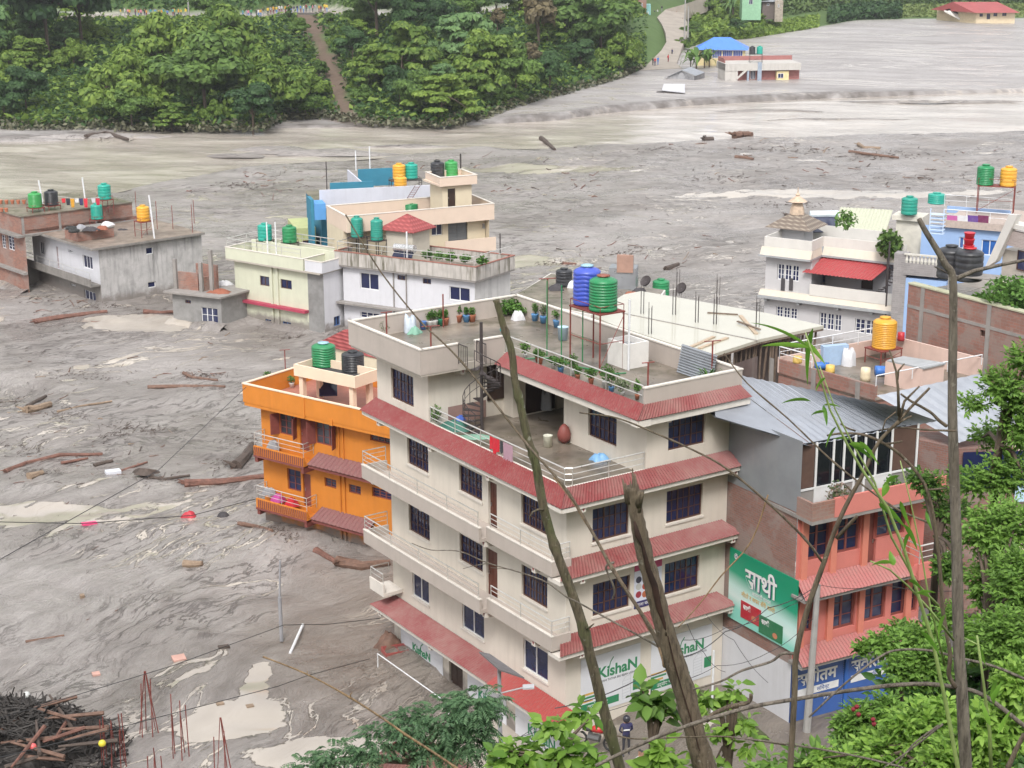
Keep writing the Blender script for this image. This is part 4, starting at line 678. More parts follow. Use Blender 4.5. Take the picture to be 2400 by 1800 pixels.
# ---------- white stained house
f = Fr((-2.9, 129.3), 56, 150.3); WB = 12.6; root = thing('white_stained_house', 'white two storey house with a rain stained roof parapet', 'house', f.w(0, 0, -2.2)); FL = f.L(); FR = f.Rt()
STN = surf('stained_parapet', (.46, .43, .40), .9, .15, 1.2, streak=1.6, dirt=(.12, .11, .075), bump=.2); STW = surf('stained_white_wall', (.55, .54, .53), .9, .08, 1.2, streak=.5, dirt=(.2, .2, .2), bump=.1)
W = [rect(FL, KA, *r) for r in ((1012, 850, 1143, 978), (1272, 868, 1330, 908), (1447, 890, 1505, 935), (1630, 945, 1773, 1058), (1015, 1120, 1145, 1180))]
m = MB(); wall(m, FL, 0, WB, -4.5, 3.3, W); m.build('wall', WHP, root); m = MB(); wall(m, FR, 0, 5, -4.5, 3.3); m.quad(f.w(5, 0, -4), f.w(5, WB, -4), f.w(5, WB, 3.3), f.w(5, 0, 3.3)); m.build('wall', STW, root)
for i, r in enumerate(W): window(root, FL, r, 3 if i == 4 else 2, 1 if i < 4 else 2, WHITEF if i in (0, 3, 4) else BROWN)
m = MB(); z = FL.on(KA(1000, 1070), .4)[1]; u0 = FL.on(KA(1420, 1100))[0]; m.fbox(FL, u0, WB + .3, z - .1, z + .05, .002, .7); m.build('ledge', CONC, root)
m = MB(); m.box(f, -.45, 5, -.4, WB + .4, 3.31, 3.45); m.build('roof_slab', CONC, root); parapet(root, f, -.48, 5, -.42, WB + .42, 3.45, 4.55, STN, .12, surf('brick_red_coping', (.30, .13, .10), .8, .2, 3))
railing(root, [f.w(4.9, -.2, 4.6), f.w(-.35, -.2, 4.6), f.w(-.35, WB + .2, 4.6), f.w(4.0, WB + .2, 4.6)], .75, 2, 2.1, r=.03)
m = MB()
for x in (1248, 1335): u = FL.on(KA(x, 900))[0]; m.tube([FL.pt(u, 3.2, .07), FL.pt(u, -2.5, .07)], .06, 5)
m.build('drain_pipe', CONC, root); m = MB(); m.box(f, -.3, 4.9, -.3, WB + .3, 3.452, 3.5); m.build('roof_floor', WETROOF, root)
F2 = f.L(1.7); u1, ze = F2.on(KA(1190, 545)); u0 = F2.on(KA(1375, 552))[0]; za = f.L(3.0).on(KA(1305, 437))[1]; q = Fr(f.w(1.7, u0, 0).xy, 56, 150.3); Lq = u1 - u0; m = MB(); m.box(q, 0, 2.3, 0, Lq, 3.5, ze); tr = m.build('stair_tower', surf('tower_cream', (.52, .475, .40), .85, .06), root)
m = MB(); e = [q.w(-.4, -.4, ze), q.w(2.7, -.4, ze), q.w(2.7, Lq + .4, ze), q.w(-.4, Lq + .4, ze)]; ap = q.w(1.15, Lq / 2, za); REDTILE = None
def tilemat(name, col, col2, sc=(3, 4)):
 if name in MC: return MC[name]
 m_, T = newmat(name); uv = T.coords('Pos'); sp = T.n('ShaderNodeSeparateXYZ'); T.l(uv, sp.inputs[0]); a = T.math('ADD', T.math('MULTIPLY', sp.outputs[2], 26.0), 0.0); h = T.math('SINE', a); h2 = T.math('SINE', T.math('MULTIPLY', T.math('ADD', sp.outputs[0], T.math('MULTIPLY', sp.outputs[1], .6)), 20.0)); k = T.math('ADD', T.math('MULTIPLY', h, .6), T.math('MULTIPLY', h2, .4)); c_ = T.mix(T.ramp(k, [(.0, 0.0), (1.0, 1.0)]), col, col2); T.l(c_, T.b.inputs['Base Color']); T.b.inputs['Roughness'].default_value = .6; T.bump(k, .6, .05); MC[name] = m_; return m_
RTILE = tilemat('red_tile', (.26, .05, .05), (.42, .10, .095)); 
for i in range(4): m.quad(e[i], e[(i + 1) % 4], ap)
m.quad(*[v - Vector((0, 0, .1)) for v in e]); 
for i in range(4): m.quad(e[i], e[(i + 1) % 4], e[(i + 1) % 4] - Vector((0, 0, .1)), e[i] - Vector((0, 0, .1)))
m.build('tiled_roof', RTILE, root)
for x, y, lb in ((995, 600, 'left of the two dark teal ribbed tanks above the stained parapet'), (1132, 620, 'right of the two dark teal ribbed tanks above the stained parapet')):
 F2 = f.L(1.2); ub, zb2 = F2.on(KA(x, y + 4 if x < 1000 else y + 6)); zt2 = F2.on(KA(x, 458 if x < 1000 else 470))[1]; p = f.w(1.2, ub, 3.5); stand(p, 1.1, 1.1, zb2 - 3.56, 'black stand under the ' + ('left' if x < 1000 else 'right') + ' dark teal tank behind the stained parapet', 56, IRON, guard=.35); tank(p + Vector((0, 0, zb2 - 3.5)), 1.02, zt2 - zb2, 'dark_teal', 'rib', lb)
t = thing('solar_water_heater', 'silver drum of a solar water heater behind the stained parapet', 'water heater', f.w(1, 5, 3.5)); F2 = f.L(.5); m = MB(); m.tube([F2.pt(*F2.on(KA(1255, 678))), F2.pt(*F2.on(KA(1392, 690)))], .33, 14); m.build('drum', surf('steel_drum', (.6, .6, .6), .25, metal=.7), t); m = MB(); a = F2.pt(*F2.on(KA(1255, 695))); b = F2.pt(*F2.on(KA(1390, 706))); m.slab([a, b, b + Vector((-.2, -.45, -.4)), a + Vector((-.2, -.45, -.4))], .06); m.build('collector', glass('collector_glass'), t)
pole(P(*KA(1340, 748), 4.6), 2.1, 'white upright pipe on the stained parapet', 'vent_pipe', .07, WHITEP, cat='pipe'); pole(P(*KA(1983, 725), 4.55), 1.7, 'dark pole at the right end of the stained parapet', 'aerial_pole', .05, IRON)
# ---------- peach house behind
PCH = surf('peach_paint', (.66, .53, .43), .8, .04, 1, streak=.08, dirt=(.5, .4, .3)); PCY = surf('pale_yellow_paint', (.62, .54, .40), .8, .04, 1)
f = Fr((-1.45, 141.9), 113, 206); PB = 13.4; PA = 5.5   # a = away to the back left, b = along the front toward the left
root = thing('peach_house', 'peach coloured house with a roof turret behind the stained white house', 'house', f.w(0, 0, -2.2)); FF = f.L(); FF = Face(f.o, f.b, (0, -1))
W = [rect(FF, KD, *r, d=-.8) for r in ((1378, 690, 1492, 800), (1285, 700, 1328, 800), (1548, 640, 1752, 880), (1905, 680, 1938, 735))]; FW = FF.off(-.8); m = MB(); wall(m, FW, .5, PB, -4, 5.9, W, .2); wall(m, f.Rt(.5), 0, PA, -4, 5.9); m.quad(f.w(PA, 0, -4), f.w(PA, PB, -4), f.w(PA, PB, 5.9), f.w(PA, 0, 5.9)); wall(m, Face(f.w(.8, PB, 0), f.a, (-1, 0)), 0, PA - .8, -4, 5.9); m.build('wall', PCY, root)
for i, r in enumerate(W): window(root, FW, r, 2, 1 if i != 2 else 7, WHITEF if i != 2 else plain('grey_shutter', (.12, .13, .14), .4), DKGL if i != 2 else plain('shutter_slats', (.14, .15, .16), .4), .2)
m = MB(); m.box(f, 0, PA, 0, PB, 5.905, 6.1); m.build('roof_slab', PCH, root); parapet(root, f, 0, PA, 0, PB, 6.1, 7.25, PCH, .14, TRIM); m = MB(); m.box(f, .15, PA - .15, .15, PB - .15, 6.102, 6.15); m.build('roof_floor', WETROOF, root)
r = rect(FF, KD, 1520, 870, 2010, 960, d=.3); m = MB(); m.fbox(FF, 0, r[1], r[2], r[2] + .15, -.8, .3); m.fbox(FF, 0, r[1], r[2] + .15, r[3], .2, .3); m.build('balcony', PCH, root)
FT = FF.off(-1.2); r = rect(FT, KD, 1490, 290, 1795, 520); rd = rect(FT, KD, 1545, 322, 1628, 508); ztt = r[3]
m = MB(); wall(m, FT, r[0], r[1], 6.1, ztt, [rd]); wall(m, Face(FT.pt(r[1], 0), f.a, (-1, -.2)), 0, 3, 6.1, ztt); wall(m, Face(FT.pt(r[0], 0), f.a, (1, .2)), 0, 3, 6.1, ztt); m.build('roof_tower', PCY, root); door(root, FT, rd, DKDOOR, panels=1)
m = MB(); m.fbox(FT, r[0] - .35, r[1] + .4, ztt, ztt + .15, -3.2, .4); tw = m.build('tower_slab', PCH, root)
ft = Fr(FT.pt(r[0] - .35, 0, .4).xy, 113, 206); parapet(root, ft, 0, 3.5, 0, r[1] - r[0] + .75, ztt + .15, ztt + .75, PCH, .12, TRIM, 'tower_parapet')
tank(P(*KD(1440, 205), ztt + .2), 1.2, 1.5, 'black', 'band', 'black tank on top of the peach roof turret'); tank(P(*KD(1583, 192), ztt + .2), 1.15, 1.45, 'light_green', 'band', 'light green tank on top of the peach roof turret'); pole(P(*KD(1680, 160), ztt + .2), 1.7, 'black pole on the peach roof turret', 'aerial_pole', .07, IRON)
tank(P(*KD(1160, 548), 6.2), 1.3, .7, 'green', 'band', 'low green tank half hidden by the peach parapet')
# ---------- blue house further back
BLU = surf('teal_blue_paint', (.035, .20, .30), .8, .08, 1); LIL = surf('lilac_white_paint', (.55, .56, .63), .8, .06, .8, streak=.25, dirt=(.35, .35, .38)); SKYB = surf('sky_blue_paint', (.10, .30, .62), .75, .06)
f = Fr((-6.8, 148.6), 105, 195); root = thing('blue_house', 'teal blue house with a lilac white parapet behind the peach house', 'house', f.w(0, 0, -2.2)); m = MB(); m.box(f, 0, 9, 0, 10.2, -4, 6.2); m.build('wall', BLU, root); zf = 6.2
FF = Face(f.o, f.b, (0, -1)); r = rect(FF, KD, 230, 335, 1322, 430); m = MB(); m.fbox(FF, 0, 10.3, zf, r[3], -.15, .05); m.build('parapet', LIL, root); m = MB(); m.box(f, .2, 9, .05, 10.3, zf, zf + .1); m.build('roof_floor', WETROOF, root)
for (x0, y0, x1, y1, dd) in ((325, 262, 778, 325, -2.5), (615, 120, 985, 205, -10)):
 r = rect(FF, KD, x0, y0, x1, y1, d=dd); m = MB(); m.fbox(FF, r[0], r[1], min(zf + .1, r[2]), r[3], dd - .15, dd); m.build('inner_parapet', BLU, root)
a = FF.on(KD(778, 245), -2.5); m = MB(); m.fbox(FF, a[0] + 1.0, a[0] + 1.12, zf + .1, a[1], -10, -2.7); m.build('inner_wall', LIL, root)
m = MB(); F2 = FF.off(2.0); 
for x0, y0, x1, y1, mt in ((160, 480, 285, 640, SKYB), (120, 435, 165, 700, BLU)): r = rect(F2, KD, x0, y0, x1, y1); m = MB(); m.fbox(F2, r[0], r[1], r[2] if mt is SKYB else -2.5, r[3], -2, 0); m.build('balcony' if mt is SKYB else 'pier', mt, root)
tank(P(*KD(1043, 222), 7.6), 1.2, 1.5, 'yellow', 'band', 'pale yellow tank on the blue house beside a teal one'); tank(P(*KD(1168, 215), 7.6), 1.2, 1.5, 'teal', 'band', 'teal tank on the blue house beside the pale yellow one'); stand(P(*KD(1105, 225), 7.6) - Vector((0, 0, 1.3)), 2.8, 1.1, 1.24, 'wide dark stand under the yellow and teal tanks of the blue house', 15, IRON, guard=.2)
p = P(*KD(1068, 415), 6.25); tank(p + Vector((0, -1.2, .75)), 1.15, 1.5, 'yellow', 'band', 'bright yellow tank with a small frame behind the peach roof'); stand(p + Vector((0, -1.2, 0)), 1.2, 1.1, .7, 'low rusty frame round the bright yellow tank', 10, RUSTY, guard=.6)
m = MB(); a, b = P(*KD(1095, 510), 6.3), P(*KD(1235, 285), 8.6); sx = Vector((.22, 0, 0)); m.tube([a - sx, b - sx], .03, 4); m.tube([a + sx, b + sx], .03, 4)
for i in range(1, 12): q_ = a.lerp(b, i / 12); m.tube([q_ - sx, q_ + sx], .02, 4)
m.build('ladder', RUSTY, None, rootloc=a, label='rusty ladder leaning up toward the yellow and teal tanks', cat='ladder')
for x, y, h in ((595, 130, 2.6), (742, 205, 4.0)): pole(P(*KD(x, y), 6.6), h * .75, 'tall thin white pipe above the teal parapet', 'vent_pipe', .06, WHITEP, cat='pipe', group='white pipes on the blue house')
pole(P(*KD(293, 330), 6.4), 2.6, 'dark thin pole at the left of the blue house roof', 'aerial_pole', .05, IRON)
f = Fr((-17.3, 147), 105, 195); root = thing('olive_house', 'narrow olive green house edge left of the blue house', 'house', f.w(0, 0, -2.2)); m = MB(); m.box(f, 0, 5, 0, 1.8, -4, 4.3); m.build('wall', surf('olive_paint', (.42, .45, .22), .8), root); FF = Face(f.o, f.b, (0, -1)); r = (.5, 1.2, 2.0, 3.2); window(root, FF, r, 2, 2, BROWN, proud=.17)
# ---------- left grey house
f = Fr((-36.0, 144.4), 41, 131.3); LA, LBn = 10.3, 12.8; root = thing('weathered_grey_house', 'two storey house with bare grey side wall, cluttered flat roof and white front', 'house', f.w(0, 0, -2.2)); FL, FR = f.L(), f.Rt()
WX = surf('old_grey_wall', (.46, .445, .44), .92, .15, .8, streak=1.3, dirt=(.2, .195, .19), bump=.2, blotch=.35); DGC = surf('dark_stained_concrete', (.22, .205, .19), .92, .2, 1, streak=.5, dirt=(.09, .085, .075), bump=.3); BRK = brick('red_brick', (.38, .15, .10), (.22, .085, .06), (.25, .21, .18), .38, .15, render_amt=.3); BRKR = brick('rendered_brick', (.33, .13, .095), (.22, .09, .07), (.22, .20, .18), render_amt=.4)
hR = [rect(FR, KB, 1260, 852, 1325, 902), rect(FR, KB, 1278, 1150, 1348, 1190)]; hL = [rect(FL, KB, *r) for r in ((338, 795, 392, 918), (712, 908, 803, 1045), (592, 865, 632, 900), (610, 1155, 655, 1190), (728, 1210, 830, 1325))]; hD = rect(FL, KB, 484, 838, 512, 1030)
zb = FL.on(KB(740, 1125))[1]; m = MB(); wall(m, FL, 0, LBn, zb, 2.95, hL[:3] + [hD]); m.build('wall', WHP, root); m = MB(); wall(m, FL, 0, LBn, -4, zb, hL[3:]); m.build('wall', DGC, root); m = MB(); wall(m, FR, 0, LA, -4, 2.95, hR); m.quad(f.w(LA, 0, -4), f.w(LA, LBn, -4), f.w(LA, LBn, 2.9), f.w(LA, 0, 2.9)); m.build('wall', WX, root)
for r in hL: window(root, FL, r, 3, 1, WHITEF)
for r in hR: window(root, FR, r, 1, 1, WHITEF)
door(root, FL, hD, MARO, panels=1)
m = MB(); m.prism([f.w(a, b, 0).xy for a, b in ((-.9, -.5), (LA + .1, -.5), (LA + .1, .0), (LA + .1, LBn + .5), (-.9, LBn + .5))], 2.96, 3.14); m.build('roof_slab', DGC, root); m = MB(); m.box(f, -.8, LA, -.4, LBn + .4, 3.142, 3.16); m.build('roof_floor', surf('brown_wet_roof', (.24, .19, .155), .5, .35, .8, blotch=.6, dirt=(.13, .10, .08)), root)
z0 = FL.on(KB(400, 960), 1.0)[1]; pa = FL.on(KB(205, 945), 1.0); pb = FL.on(KB(780, 1150), 1.0); z1 = (pa[1] + pb[1]) / 2; m = MB(); m.fbox(FL, 0, pa[0], z1 - .55, z1 - .42, .002, 1.0); m.fbox(FL, 0, pa[0], z1 - .42, z1 + .15, .9, 1.0); bl_ = m.build('balcony', DGC, root); railing(bl_, [FL.pt(pa[0] - .1, z1 + .15, .95), FL.pt(.1, z1 + .15, .95)], .6, 2, 2.5)
m = MB(); m.box(f, -1.0, -.003, 12.0, 12.2, -2.6, z1 - .56); m.build('pier', DGC, root)
a, b = P(*KB(505, 770), 3.16), P(*KB(1010, 770), 3.16); fb_ = Fr(P(*KB(670, 800), 3.16).xy, 41, 131.3); t = thing('brick_roof_pit', 'low brick walled pit heaped with junk on the grey house roof', 'brick box', fb_.w(0, 0, 3.16)); m = MB(); m.box(fb_, 0, 3.6, 0, .15, 3.165, 4.0); m.box(fb_, 0, .15, .15, 2.3, 3.165, 4.0); m.box(fb_, 3.45, 3.6, .15, 2.3, 3.165, 4.0); m.box(fb_, .15, 3.45, 2.15, 2.3, 3.165, 4.0); m.build('brick_wall', BRK, t)
m = MB(); m.box(fb_, -.05, 3.65, -.05, 2.35, 4.002, 4.08); m.build('top_slab', DGC, t)
TY = surf('tyre_rubber', (.03, .03, .03), .8)
for i, (x, y) in enumerate(((615, 690), (640, 715))):
 p = P(*KB(x, y), 4.2 + .0 * i); m = MB(); q_ = [p + Vector((math.cos(k * .5236) * .38, math.sin(k * .5236) * .38, .12 - i * .0)) for k in range(13)]; m.tube(q_, .13, 8, cap=False); m.build('tyre', TY, None, rootloc=p, smooth=True, label='old black tyre lying on the brick pit, ' + ('rear one' if i == 0 else 'front one'), cat='tyre')
junk = [surf('dark_rag', (.06, .055, .06), .9), surf('grey_rag', (.3, .3, .32), .9), surf('white_rag', (.6, .6, .62), .9), surf('rust_scrap', (.28, .10, .06), .9), surf('blue_rag', (.08, .12, .35), .9)]
def heap(p, rx, ry, h, mat, label, cat='rag heap', name='rag_heap', group=None, seed=0, sub=3):
 rs = np.random.RandomState(seed + 1); m = MB(); n1 = 16; wb = 1 + .22 * rs.normal(size=n1); pts = [[(math.cos(a) * rx * r * wb[q], math.sin(a) * ry * r * wb[q], h * max(0, (1 - r ** (2.6 if h < rx * 1.3 else 9))) * (.75 + .35 * math.sin(2.1 * a + seed) * r + .3 * rs.rand())) for q, a in enumerate([6.283 * i / n1 for i in range(n1)])] for r in (1, .9, .7, .45, .15)]
 for ring in pts: m.v += [(p[0] + x, p[1] + y, p[2] + z) for x, y, z in ring]
 for j in range(4):
  for i in range(n1): m.f.append([j * n1 + i, j * n1 + (i + 1) % n1, (j + 1) * n1 + (i + 1) % n1, (j + 1) * n1 + i]); m.mi.append(0)
 m.f.append([4 * n1 + i for i in range(n1)]); m.mi.append(0); return m.build(name, mat, None, smooth=True, rootloc=p, label=label, cat=cat, group=group)
for i, (x, y, rx, k, lb) in enumerate(((780, 700, .7, 0, 'dark rag heap behind the tyres on the brick pit'), (880, 690, .6, 3, 'rust brown scrap heap at the right of the brick pit'), (925, 655, .55, 2, 'white rag heap at the back of the brick pit'), (700, 680, .5, 1, 'grey rag heap between tyres and dark rags'))): heap(P(*KB(x, y), 4.08), rx, .5, .35, junk[k], lb, seed=i)
heap(P(*KB(1010, 610), 3.16), .9, .5, .5, junk[4], 'blue plastic heap by the brick parapet under the teal tank stand', seed=8); heap(P(*KB(1055, 697), 3.16), .45, .25, .15, junk[0], 'flat dark rag on the grey house roof', seed=9); heap(P(*KB(620, 620), 3.3), 1.0, .6, .4, junk[3], 'reddish rubble heap beside the weeds on the grey house roof', seed=10)
p = P(*KB(1200, 770), 3.16); stand(p + Vector((.3, 1.0, 0)), 1.2, 1.2, 1.35, 'rusty braced stand under the bright yellow tank on the grey house', 41, RUSTY); tank(p + Vector((.3, 1.0, 1.41)), 1.15, 1.45, 'yellow', 'band', 'bright yellow tank on a rusty stand on the cluttered roof')
p = P(*KB(845, 672), 3.16); zb2, zt2 = vz(p, KB(840, 602)), vz(p, KB(840, 462)); stand(p, 1.0, 1.0, zb2 - 3.22, 'rusty stand under the lower teal tank', 41, RUSTY); tank(p + Vector((0, 0, zb2 - 3.16)), 1.08, zt2 - zb2, 'teal', 'rib', 'lower of the two teal tanks above the brick parapet')
p = P(*KB(915, 560), 4.2); stand(p, 1.1, 1.1, 1.35, 'tall rusty braced stand under the higher teal tank', 41, RUSTY); tank(p + Vector((0, 0, 1.41)), 1.2, 1.5, 'teal', 'band', 'higher of the two teal tanks above the brick parapet')
for x, y, h, z, lb in ((762, 628, 4.2, 3.16, 'white pipe between the two teal tanks'), (1335, 770, 3.9, 3.16, 'white pipe at the roof edge right of the yellow tank'), (372, 470, 2.2, 5.0, 'black and white pipe between the green and the black tank')): pole(P(*KB(x, y), z), h, lb, 'vent_pipe', .075, WHITEP, cat='pipe', lean=-.25)
pole(P(*KB(410, 1130), -2.3), 4.6, 'dark street pole in front of the white front of the grey house', 'utility_pole', .07, IRON)
for i, (x, y) in enumerate(((1495, 690), (1665, 720), (1680, 640), (1360, 690), (1180, 560))): pole(P(*KB(x, y), 3.16), 2.2 + .4 * (i % 2), 'thin bare reinforcement rod sticking up from the grey house roof', 'steel_rod', .03, RUSTY, cat='rod', group='rods on the grey house roof')
f = Fr((-44.2, 150.0), 41, 131.3); root = thing('brick_house', 'red brick house at the left edge with white framed windows', 'house', f.w(0, 0, -2.2)); FL, FR = f.L(), f.Rt(); hL = [rect(FL, KB, 8, 735, 55, 862), rect(FL, KB, 62, 738, 128, 880)]
m = MB(); wall(m, FL, -.6, 9, -4, 3.2, hL); wall(m, FR, 0, 12, 3.1, 3.5); m.build('wall', BRK, root)
for r in hL: window(root, FL, r, 2, 4, WHITEF)
z5 = 4.75; m = MB(); wall(m, FR, .15, 11.2, 3.2, z5); m.fbox(FR, .15, 11.2, 3.2, z5, -.2, -.003); m.box(f, 0, .15, 0, 9, 3.2, z5); m.box(f, 11.0, 11.2, .2, 5, 3.2, z5); m.build('parapet', BRK, root); m = MB(); m.box(f, -.7, 11.3, -.55, 9, 3.0, 3.18); m.build('ledge_slab', DGC, root); m = MB(); m.box(f, -.1, 11.2, -.1, 9, z5, z5 + .1); m.build('roof_slab', WETROOF, root)
for a in (0.0, 3.6, 7.2): m = MB(); m.fbox(FR, a + .05, a + .3, 3.2, z5, .003, .03); m.build('concrete_pillar', CONC, root)
m = MB(); m.fbox(FL, -.6, 9, -.45, -.2, .003, .35); m.build('concrete_band', CONC, root)
for x, y, c_, lb in ((310, 520, 'light_green', 'light green tank at the left on the brick house roof'), (450, 500, 'black', 'black tank on a low rusty frame on the brick house roof')):
 p = P(*KB(x, y + 18), z5 + .1); stand(p, 1.15, 1.15, .35, 'low rusty frame under the ' + ('light green tank' if c_ != 'black' else 'black tank') + ' of the brick house', 41, RUSTY, guard=.3, brace=False); tank(p + Vector((0, 0, .41)), 1.25, 1.45, c_, 'rib', lb)
m = MB(); m.tube([P(*KB(500, 405), z5 + 2.0), P(*KB(680, 432), z5 + 1.5), P(*KB(860, 415), z5 + 1.6)], .015, 4); m.build('washing_line', WHITEP, None, rootloc=P(*KB(500, 405), z5 + 2), label='thin washing line across the brick house roof', cat='washing line')
cl = [(.55, .02, .03), (.03, .03, .04), (.6, .3, .03), (.6, .6, .6), (.03, .03, .1), (.6, .02, .04), (.5, .5, .52), (.45, .02, .05)]
cnm = ['red', 'black', 'orange', 'white', 'navy', 'scarlet', 'pale grey', 'crimson']
for i in range(8):
 x = 530 + i * 38 + (30 if i > 5 else 0); p = P(*KB(x, 425), z5 + 1.6); h = .4 + .3 * (i % 3) * .7; m = MB(); F = Face(p, (1, .3)); m.quad(F.pt(0, p.z), F.pt(.36, p.z), F.pt(.32, p.z - h, .05), F.pt(.05, p.z - h, .03)); m.quad(F.pt(0, p.z, .03), F.pt(.36, p.z, .03), F.pt(.32, p.z - h * .9, .09), F.pt(.05, p.z - h * .9, .07))
 m.build('laundry', plain('cloth_' + cnm[i].replace(' ', '_'), cl[i], .9), None, rootloc=p, label=cnm[i] + ' garment on the washing line above the brick roof', cat='clothes', group='laundry on the brick house')
for i in range(7): p = P(*KB(8 + i * 50 if i < 5 else 15 + (i - 5) * 40, (470 if i < 5 else 540)), z5 + .1); m = MB(); m.lathe(p, [(.12, 0), (.2, .35), (.17, .35)], 10); m.build('flower_pot', surf('terracotta', (.45, .16, .09), .8), None, rootloc=p, label='small terracotta pot on the edge of the brick house roof', cat='flower pot', group='pots on the brick house')
# ---------- small grey hut
f = Fr((-24.2, 136.7), 55, 155); root = thing('concrete_hut', 'half buried grey concrete hut with brick wall and stub pillars on its roof', 'hut', f.w(0, 0, -2.2)); FL = f.L(); h = [rect(FL, KB, 1735, 1360, 1885, 1510), rect(FL, KB, 1600, 1300, 1650, 1335)]; body(root, f, 4, 4.9, -4, .35, GRC, h)
window(root, FL, h[0], 3, 2, WHITEF); window(root, FL, h[1], 2, 1, BROWN); m = MB(); m.box(f, -.5, 4.2, -.4, 5.4, .352, .5); m.build('roof_slab', CONC, root)
F2 = f.L(.9); r = rect(F2, KB, 1535, 1055, 1715, 1225); m = MB(); m.fbox(F2, r[0], r[1], .5, r[3], -.2, 0); m.build('brick_wall', BRK, root); r2 = rect(F2.off(-1.2), KB, 1690, 985, 1880, 1180); m = MB(); F3_ = F2.off(-1.2); m.fbox(F3_, r2[0], r2[1], .5, r2[3], -.2, 0); m.build('brick_wall', BRK, root); m = MB(); m.box(f, 1.0, 2.4, 2.4, 2.6, .5, 1.7); m.build('brick_wall', BRK, root)
for x, y, h_ in ((1745, 975, 1.9), (1835, 870, 2.8), (1525, 945, 2.0)):
 u = F2.on(KB(x, 1100))[0]; z = F2.on(KB(x, y))[1]; m = MB(); m.fbox(F2, u - .15, u + .15, .5, z, .003, .25); m.build('stub_pillar', CONC, root)
heap(P(*KB(1900, 1240), .5), .9, .5, .35, junk[3], 'brick rubble heap on the hut roof', seed=12, name='rubble_heap', cat='rubble'); heap(P(*KB(1940, 1170), .5), .6, .4, .4, junk[2], 'pale rubble heap at the back of the hut roof', seed=13, name='rubble_heap', cat='rubble')
# ---------- grey white house with pagoda turret (right)
f = Fr((29.4, 126.8), 58, 147.3); GB = 10.7; root = thing('grey_white_house', 'grey and white house with red awning, white grid windows and a tiled roof turret', 'house', f.w(0, 0, -2.2)); FL = f.L(); GW = surf('light_grey_paint', (.50, .49, .50), .8, .04, .8, streak=.08, dirt=(.35, .33, .3)); BEI = surf('beige_band', (.58, .52, .44), .85, .06, 1, streak=.25, dirt=(.35, .3, .25)); OFFW = surf('offwhite_parapet', (.62, .595, .56), .8, .05, 1, streak=.12, dirt=(.45, .42, .38)); GLD = surf('grey_ledge', (.33, .34, .35), .8)
W = [rect(FL, KC, *r) for r in ((230, 1052, 392, 1158), (568, 1100, 735, 1252), (845, 1148, 1080, 1290), (240, 722, 405, 865))]; ze = FL.on(KC(505, 800))[0]; zl = 1.55; zr = 4.65; m = MB(); wall(m, FL, 0, GB, -4, zl, W[:3]); wall(m, FL, ze, GB, zl, zr, W[3:]); F3 = f.L(2.4); 
h3 = [rect(F3, KC, 525, 760, 610, 880), rect(F3, KC, 1085, 750, 1115, 850)]; d3 = rect(F3, KC, 895, 775, 980, 930); wall(m, F3, 0, ze, zl, zr, h3 + [d3]); wall(m, f.Rt(ze), 0, 2.4, zl, zr); m.quad(f.w(7, 0, -4), f.w(7, GB, -4), f.w(7, GB, zr), f.w(7, 0, zr)); wall(m, f.Rt(0), 0, 7, -4, zl); wall(m, f.Rt(0), 2.4, 7, zl, zr); m.build('wall', GW, root)
for i, r in enumerate(W): 
 n = 3; uu = (r[1] - r[0]) / n
 for k in range(n): window(root, FL, (r[0] + uu * k + .03, r[0] + uu * (k + 1) - .03, r[2], r[3]), 2, 3, WHITEF)
for r in h3: window(root, F3, r, 3, 3, BROWN)
door(root, F3, d3, DKDOOR, panels=1)
m = MB(); m.box(f, -.6, -.003, -.2, GB + .3, zl - .28, zl - .05); m.box(f, -.7, -.6, -.2, GB + .35, zl - .28, zl - .12); m.build('ledge', GLD, root); m = MB(); m.hexa([f.w(a, b, z) for z, o in ((zl - .05, -.6), (zl + .35, -.25)) for a, b in ((o, -.2), (-.003, -.2), (-.003, GB + .3), (o, GB + .3))]); m.build('band', BEI, root)
m = MB(); m.box(f, -.3, -.18, -.1, ze, zl + .352, zl + 1.25); m.build('balcony_wall', OFFW, root)
for u in (1.5, 4.3, 7.6, 10.4): bracket(root, FL, u, zl - .6, .55, .25, .3, False, GLD)
m = MB(); m.box(f, -.7, 7, ze - .1, GB + .4, zr + .002, zr + .15); m.box(f, 1.7, 7, -.2, ze - .101, zr + .002, zr + .15); m.build('roof_slab', GLD, root)
m = MB()
for a0, b0, b1, at in ((-.6, ze - .1, GB + .3, -.25), (1.8, -.1, ze - .1, 2.15)): m.hexa([f.w(a, b, z) for z, o in ((zr + .15, a0), (zr + .75, at)) for a, b in ((o, b0), (o + .2, b0), (o + .2, b1), (o, b1))])
m.hexa([f.w(a, b, z) for z, o in ((zr + .15, 0), (zr + .75, .3)) for a, b in ((-.6 + o, ze - .1 + o * .4), (1.9, ze - .1 + o * .4), (1.9, ze + .1), (-.6 + o, ze + .1))]); m.build('band', BEI, root)
m = MB(); z1 = zr + 1.55; m.box(f, -.22, -.1, ze, GB + .1, zr + .752, z1); m.box(f, -.1, 2.2, ze, ze + .12, zr + .752, z1); m.box(f, 2.2, 2.32, -.1, ze, zr + .752, z1); m.box(f, -.1, 6.8, GB, GB + .1, zr + .752, z1); m.box(f, 6.7, 6.8, -.1, GB, zr + .3, z1); m.build('parapet', OFFW, root)
m = MB(); a0, a1 = f.w(1.9, .6, zr + .1), f.w(1.9, ze - .3, zr + .1); AWN = metalroof('awning_red', (.36, .045, .05), .15); corr(m, f.w(2.3, .9, zr + .05), f.w(2.3, ze - .2, zr + .05), f.w(-.5, 1.6, zr - .95), f.w(-.5, ze + .6, zr - .95), .3, .03); m.build('red_awning', AWN, root)
